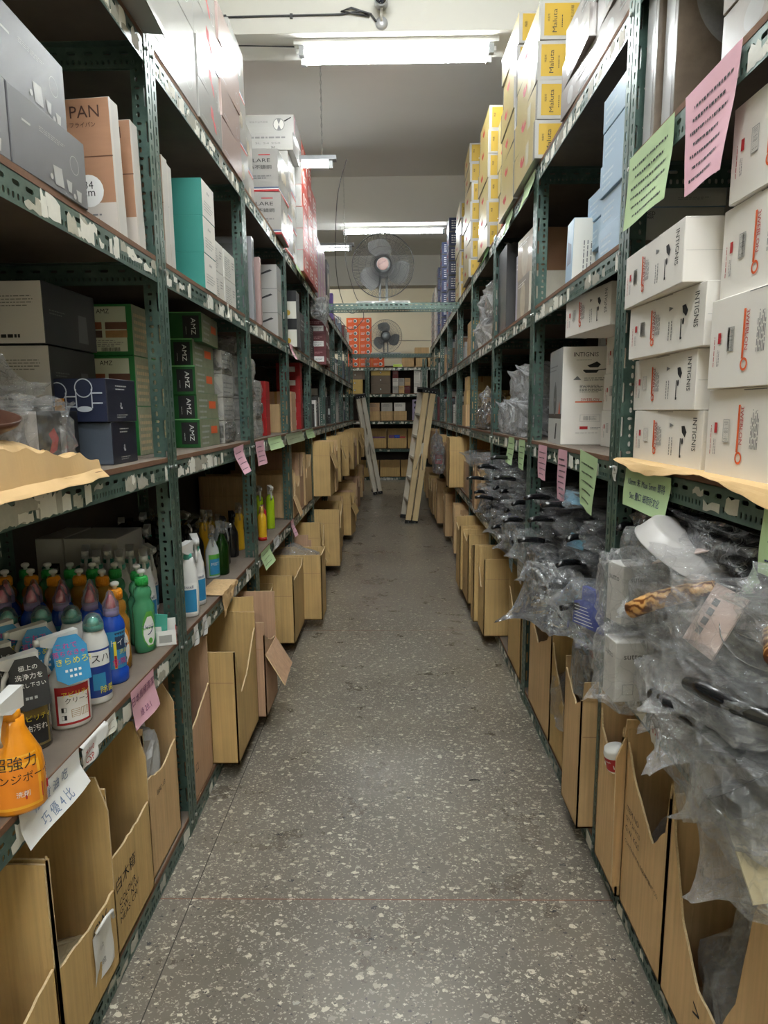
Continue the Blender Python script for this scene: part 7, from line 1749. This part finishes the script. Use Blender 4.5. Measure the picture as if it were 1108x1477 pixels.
# ------------------------------------------------------------------ paper notes
PINK = mat('pink_paper', (222, 172, 186), .65, var=.05, scale=8); GREENP = mat('pale_green_paper', (176, 202, 152), .65, var=.05, scale=8); GREENP2 = mat('leaf_green_paper', (120, 176, 100), .6)
def note(side, y, ztop, w, h, m, label, txt=None, rows=4, curl=.0, skew=0.0, twist=0.0, off=.004, lh=None, inkm=None, fold=None, taper=0.0, group=None, seed=0, name='paper_note', over=0.0):
    """a sheet hung on a rail face; curl = how far the foot swings out; fold = part of the height kept flat; over = part lying on the shelf"""
    root_m = MB(); nx, ny = 6, 14; s = 1 if side == 'L' else -1
    fx = (-XL if side == 'L' else XR); fold = fold if fold is not None else .25
    rr = random.Random(seed)
    def P(u, v, lift=0):
        """u 0..1 left to right seen from the aisle, v 0 top .. 1 foot"""
        t = max(0, (v - fold) / (1 - fold)) if fold < 1 else 0
        out = off + curl * t ** 1.3 + .004 * sin(u * 5 + v * 4) * v + twist * (u - .5) * t
        z = ztop - h * v * (1 - .12 * abs(curl) / max(h, .01) * t) - skew * (u - .5)
        yy = y + s * (u - .5) * w * (1 - taper * v)
        x = fx + s * (out + lift)
        if over and v < over: x = fx - s * (over - v) * h; z = ztop - h * over + .003 + lift - skew * (u - .5); x += 0
        return (x, yy, z)
    V = [P(i / nx, j / ny) for j in range(ny + 1) for i in range(nx + 1)]
    F = [(j * (nx + 1) + i, (j + 1) * (nx + 1) + i, (j + 1) * (nx + 1) + i + 1, j * (nx + 1) + i + 1) for j in range(ny) for i in range(nx)]
    root_m.add(V, F, m, True)
    im = inkm or INK
    if txt:
        for (cu, cv, hh, t_) in txt:
            vs_, fs, (x0, y0, x1, y1) = text_geo(t_); k = hh / (y1 - y0)
            root_m.add([P(cu + ((px - (x0 + x1) / 2) * k) / w, cv - ((py - y0) * k) / h, .0008) for px, py in vs_], fs, im)
    for r_ in range(rows):
        v = .12 + .8 * (r_ + .5) / rows; u = .1 + rr.uniform(0, .1); e = rr.uniform(.7, .92)
        while u < e:
            du = rr.uniform(.02, .05); dv = min(.03, .008 / h)
            root_m.add([P(u, v, .0008), P(u, v + dv, .0008), P(min(e, u + du), v + dv * rr.uniform(.4, 1.2), .0008), P(min(e, u + du), v, .0008)], [(0, 1, 2, 3)], im)
            u += du + rr.uniform(.008, .02)
    o = root_m.build(name); return tag(o, label, 'note', group)
rz_ = 2.10 + RAILH
note('R', 1.775, rz_ + .006, .29, .19, GREENP, 'pale green printed note hanging from the upper rail beside the upright', rows=6, curl=.012, fold=.40, seed=1)
note('R', 1.455, rz_ + .010, .24, .22, PINK, 'large pink printed note hanging from the upper rail at the right', rows=7, curl=.008, fold=.42, seed=2, taper=.3)
note('R', 2.185, T3 - .004, .20, .19, GREENP, 'pale green note on the third rail, right of the two pink notes', rows=5, curl=.004, seed=3, taper=.25, skew=.02)
note('R', 2.52, T3 - .010, .13, .20, PINK, 'longer pink note on the right third rail', rows=7, curl=.002, seed=4, fold=.3)
note('R', 2.86, T3 - .010, .16, .15, PINK, 'shorter pink note next to the upright on the third rail', rows=5, curl=.002, seed=5, fold=.35)
note('R', 3.32, T3 - .006, .15, .15, GREENP, 'green note just beyond the second upright, on the third rail', rows=4, curl=.004, seed=6)
note('R', 3.62, T3 - .004, .17, .15, GREENP, 'second green note beyond the second upright, flaring outward', rows=4, curl=.015, seed=7, taper=-.3)
note('R', 1.68, T3 - .020, .30, .105, GREENP, 'green note handwritten in dark blue on the near right rail', rows=0, txt=[(.5, .42, .022, '10mm 末 Max 5mm 即將'), (.5, .78, .022, 'Set 疊口 細雨好文化')], inkm=NAVYINK, curl=.008, seed=8)
note('R', 1.08, T3 - .02, .12, .13, GREENP, 'green note at the right picture edge on the third rail', rows=3, curl=.006, seed=9, inkm=NAVYINK)
note('R', 1.92, T3 - .022, .035, .045, WPAP, 'tiny white sticker on the rail beside the near upright', rows=1, seed=10)
note('R', 3.30, T5 - .01, .26, .12, GREENP, 'green note draped on the top rail below the yellow boxes, nearest', rows=0, curl=.03, seed=11)
note('R', 3.85, T5 - .01, .22, .12, GREENP, 'green note draped on the top rail, second', rows=0, curl=.03, seed=12)
note('R', 4.75, T5 + .02, .25, .14, GREENP2, 'leaf green crumpled paper on the top rail below the yellow stacks', rows=0, curl=.05, seed=13)
for i, (y, c_) in enumerate(((2.06, WPAP), (1.53, WPAP), (1.30, WPAP))): note('R', y, T2 - .012, .06, .075, c_, 'small white tag with red handwriting on the second rail, right, %s' % ['beyond the upright', 'middle', 'nearest'][i], rows=0, txt=[(.5, .6, .02, '126')], inkm=RED, seed=20 + i)
for i, y in enumerate((3.55, 3.30)): note('R', y, T2 - .01, .12, .12, SKYCARD if i == 0 else WPAP, 'pale %s note on the right second rail under the black pans' % ('blue' if i == 0 else 'white'), rows=3, seed=24 + i)
note('L', 1.745, T2 + .002, .17, .115, PINK, 'pink note handwritten in violet on the left second rail', txt=[(.5, .40, .026, '日本馬桶清潔'), (.5, .84, .022, '綠 20.1')], rows=0, curl=.012, fold=.45, inkm=C('violet_ink', (110, 40, 90), .6), seed=30)
note('L', 1.245, T2 + .004, .24, .085, WPAP, 'large white note with blue handwriting on the near left rail', txt=[(.5, .46, .026, '限 貨 油 吃'), (.5, .92, .024, '巧 優 4 比')], rows=0, curl=.02, fold=.5, inkm=C('faded_blue_ink', (110, 130, 160), .6), seed=31)
note('L', 1.445, T2 + .032, .13, .07, WPAP, 'white note with blue handwriting folded over the shelf edge', rows=0, txt=[(.45, .32, .018, 'MAMA$')], inkm=NAVYINK, over=.55, seed=32)
note('L', 1.415, T2 - .012, .075, .05, WPAP, 'white tag with red handwriting on the left second rail', txt=[(.5, .5, .017, '水0=0'), (.5, .9, .015, 'CSP')], rows=0, inkm=RED, seed=33)
note('L', 1.53, T2 - .004, .06, .045, PAPERBIT, 'small grey label on the left second rail beside the pink note', rows=2, seed=34)
for i, y in enumerate((2.25, 2.36)): note('L', y, T2 - .006, .05, .075, WPAP, 'white price tag on the left rail just past the upright, %s' % ('near' if i == 0 else 'far'), rows=2, seed=35 + i)
note('L', 3.08, T2 - .0, .035, .065, PAPERBIT, 'torn paper strip on the left second rail', rows=0, seed=37)
note('L', 3.55, T2 + .002, .26, .10, GREENP, 'pale green note wrapped on the left second rail past the upright', rows=3, curl=.03, seed=38)
note('L', 3.88, T2 + .004, .18, .07, WPAP, 'white paper wrapped on the left second rail beyond the green note', rows=2, seed=39)
note('L', 4.52, T2 + .002, .12, .12, PINK, 'small pink note on the left second rail near the lime bottle', rows=3, curl=.03, seed=40)
note('L', 3.02, T3 - .012, .20, .13, PINK, 'pink note on the left third rail before the upright', rows=4, curl=.04, seed=41, taper=.4, skew=-.01)
note('L', 3.50, T3 - .010, .22, .13, PINK, 'pink note on the left third rail just past the upright', rows=4, curl=.015, seed=42)
for i, (y, w_) in enumerate(((3.95, .45), (4.75, .8), (5.6, .5))): note('L', y, T3 - .004, w_, .075, (GREENP, mat('grey_green_tape', (150, 160, 130), .4, var=.3, scale=20), GREENP)[i], 'worn green paper strip taped along the left third rail, %s' % NTH[i], rows=1, curl=.02, seed=43 + i)
note('L', 4.70, T4 - .002, .14, .11, PINK, 'pink crumpled note on the left fourth rail', rows=2, curl=.04, seed=47, taper=.3)
note('L', 2.93, T4 - .006, .03, .06, PAPERBIT, 'torn cream strip on the left fourth rail', rows=0, seed=48)
note('L', 5.30, T5 - .002, .5, .10, GREENP, 'greenish crumpled paper on the left top rail under the coral boxes', rows=0, curl=.05, seed=49)
note('L', 1.385, .262, .095, .135, WPAP, 'white hang tag tied to the front of the second left carton', rows=0, txt=[(.45, .45, .012, '1.2'), (.5, .8, .016, '碗')], inkm=INKG, off=.0125, curl=.0, seed=50)
# silver-grey flap of an opened carton above the near left upright
m = MB(); m.box(-.12, .075, 0, .26, 0, .004, C('grey_card_underside', (176, 176, 176), .35)); m.box(.072, .0755, 0, .26, -.012, .004, WHITEG); o = m.build('carton_flap_sheet'); o.location = (-XL, 1.83, T5 + .006); o.rotation_euler = (0, radians(2), radians(3)); tag(o, 'grey cardboard sheet sticking out over the top left rail', 'cardboard')
# film bundle at the left end of the beam
bagged('clear_bag', (-XL + .02, 6.48, 2.48), (.07, .16, .08), 150, 'puffy clear bag hanging at the left end of the nearer cross beam', 'bag', neck=(.3, .2, -1), amp=.2, film=FILM_MILKY)
# small litter on the floor
m = MB(); m.tube([(0, 0, .003), (.02, .006, .003), (.045, -.002, .004)], .002, INK, 5); o = m.build('scrap_strip'); o.location = (.30, 2.43, 0); tag(o, 'thin dark scrap lying on the floor right of the middle', 'scrap')
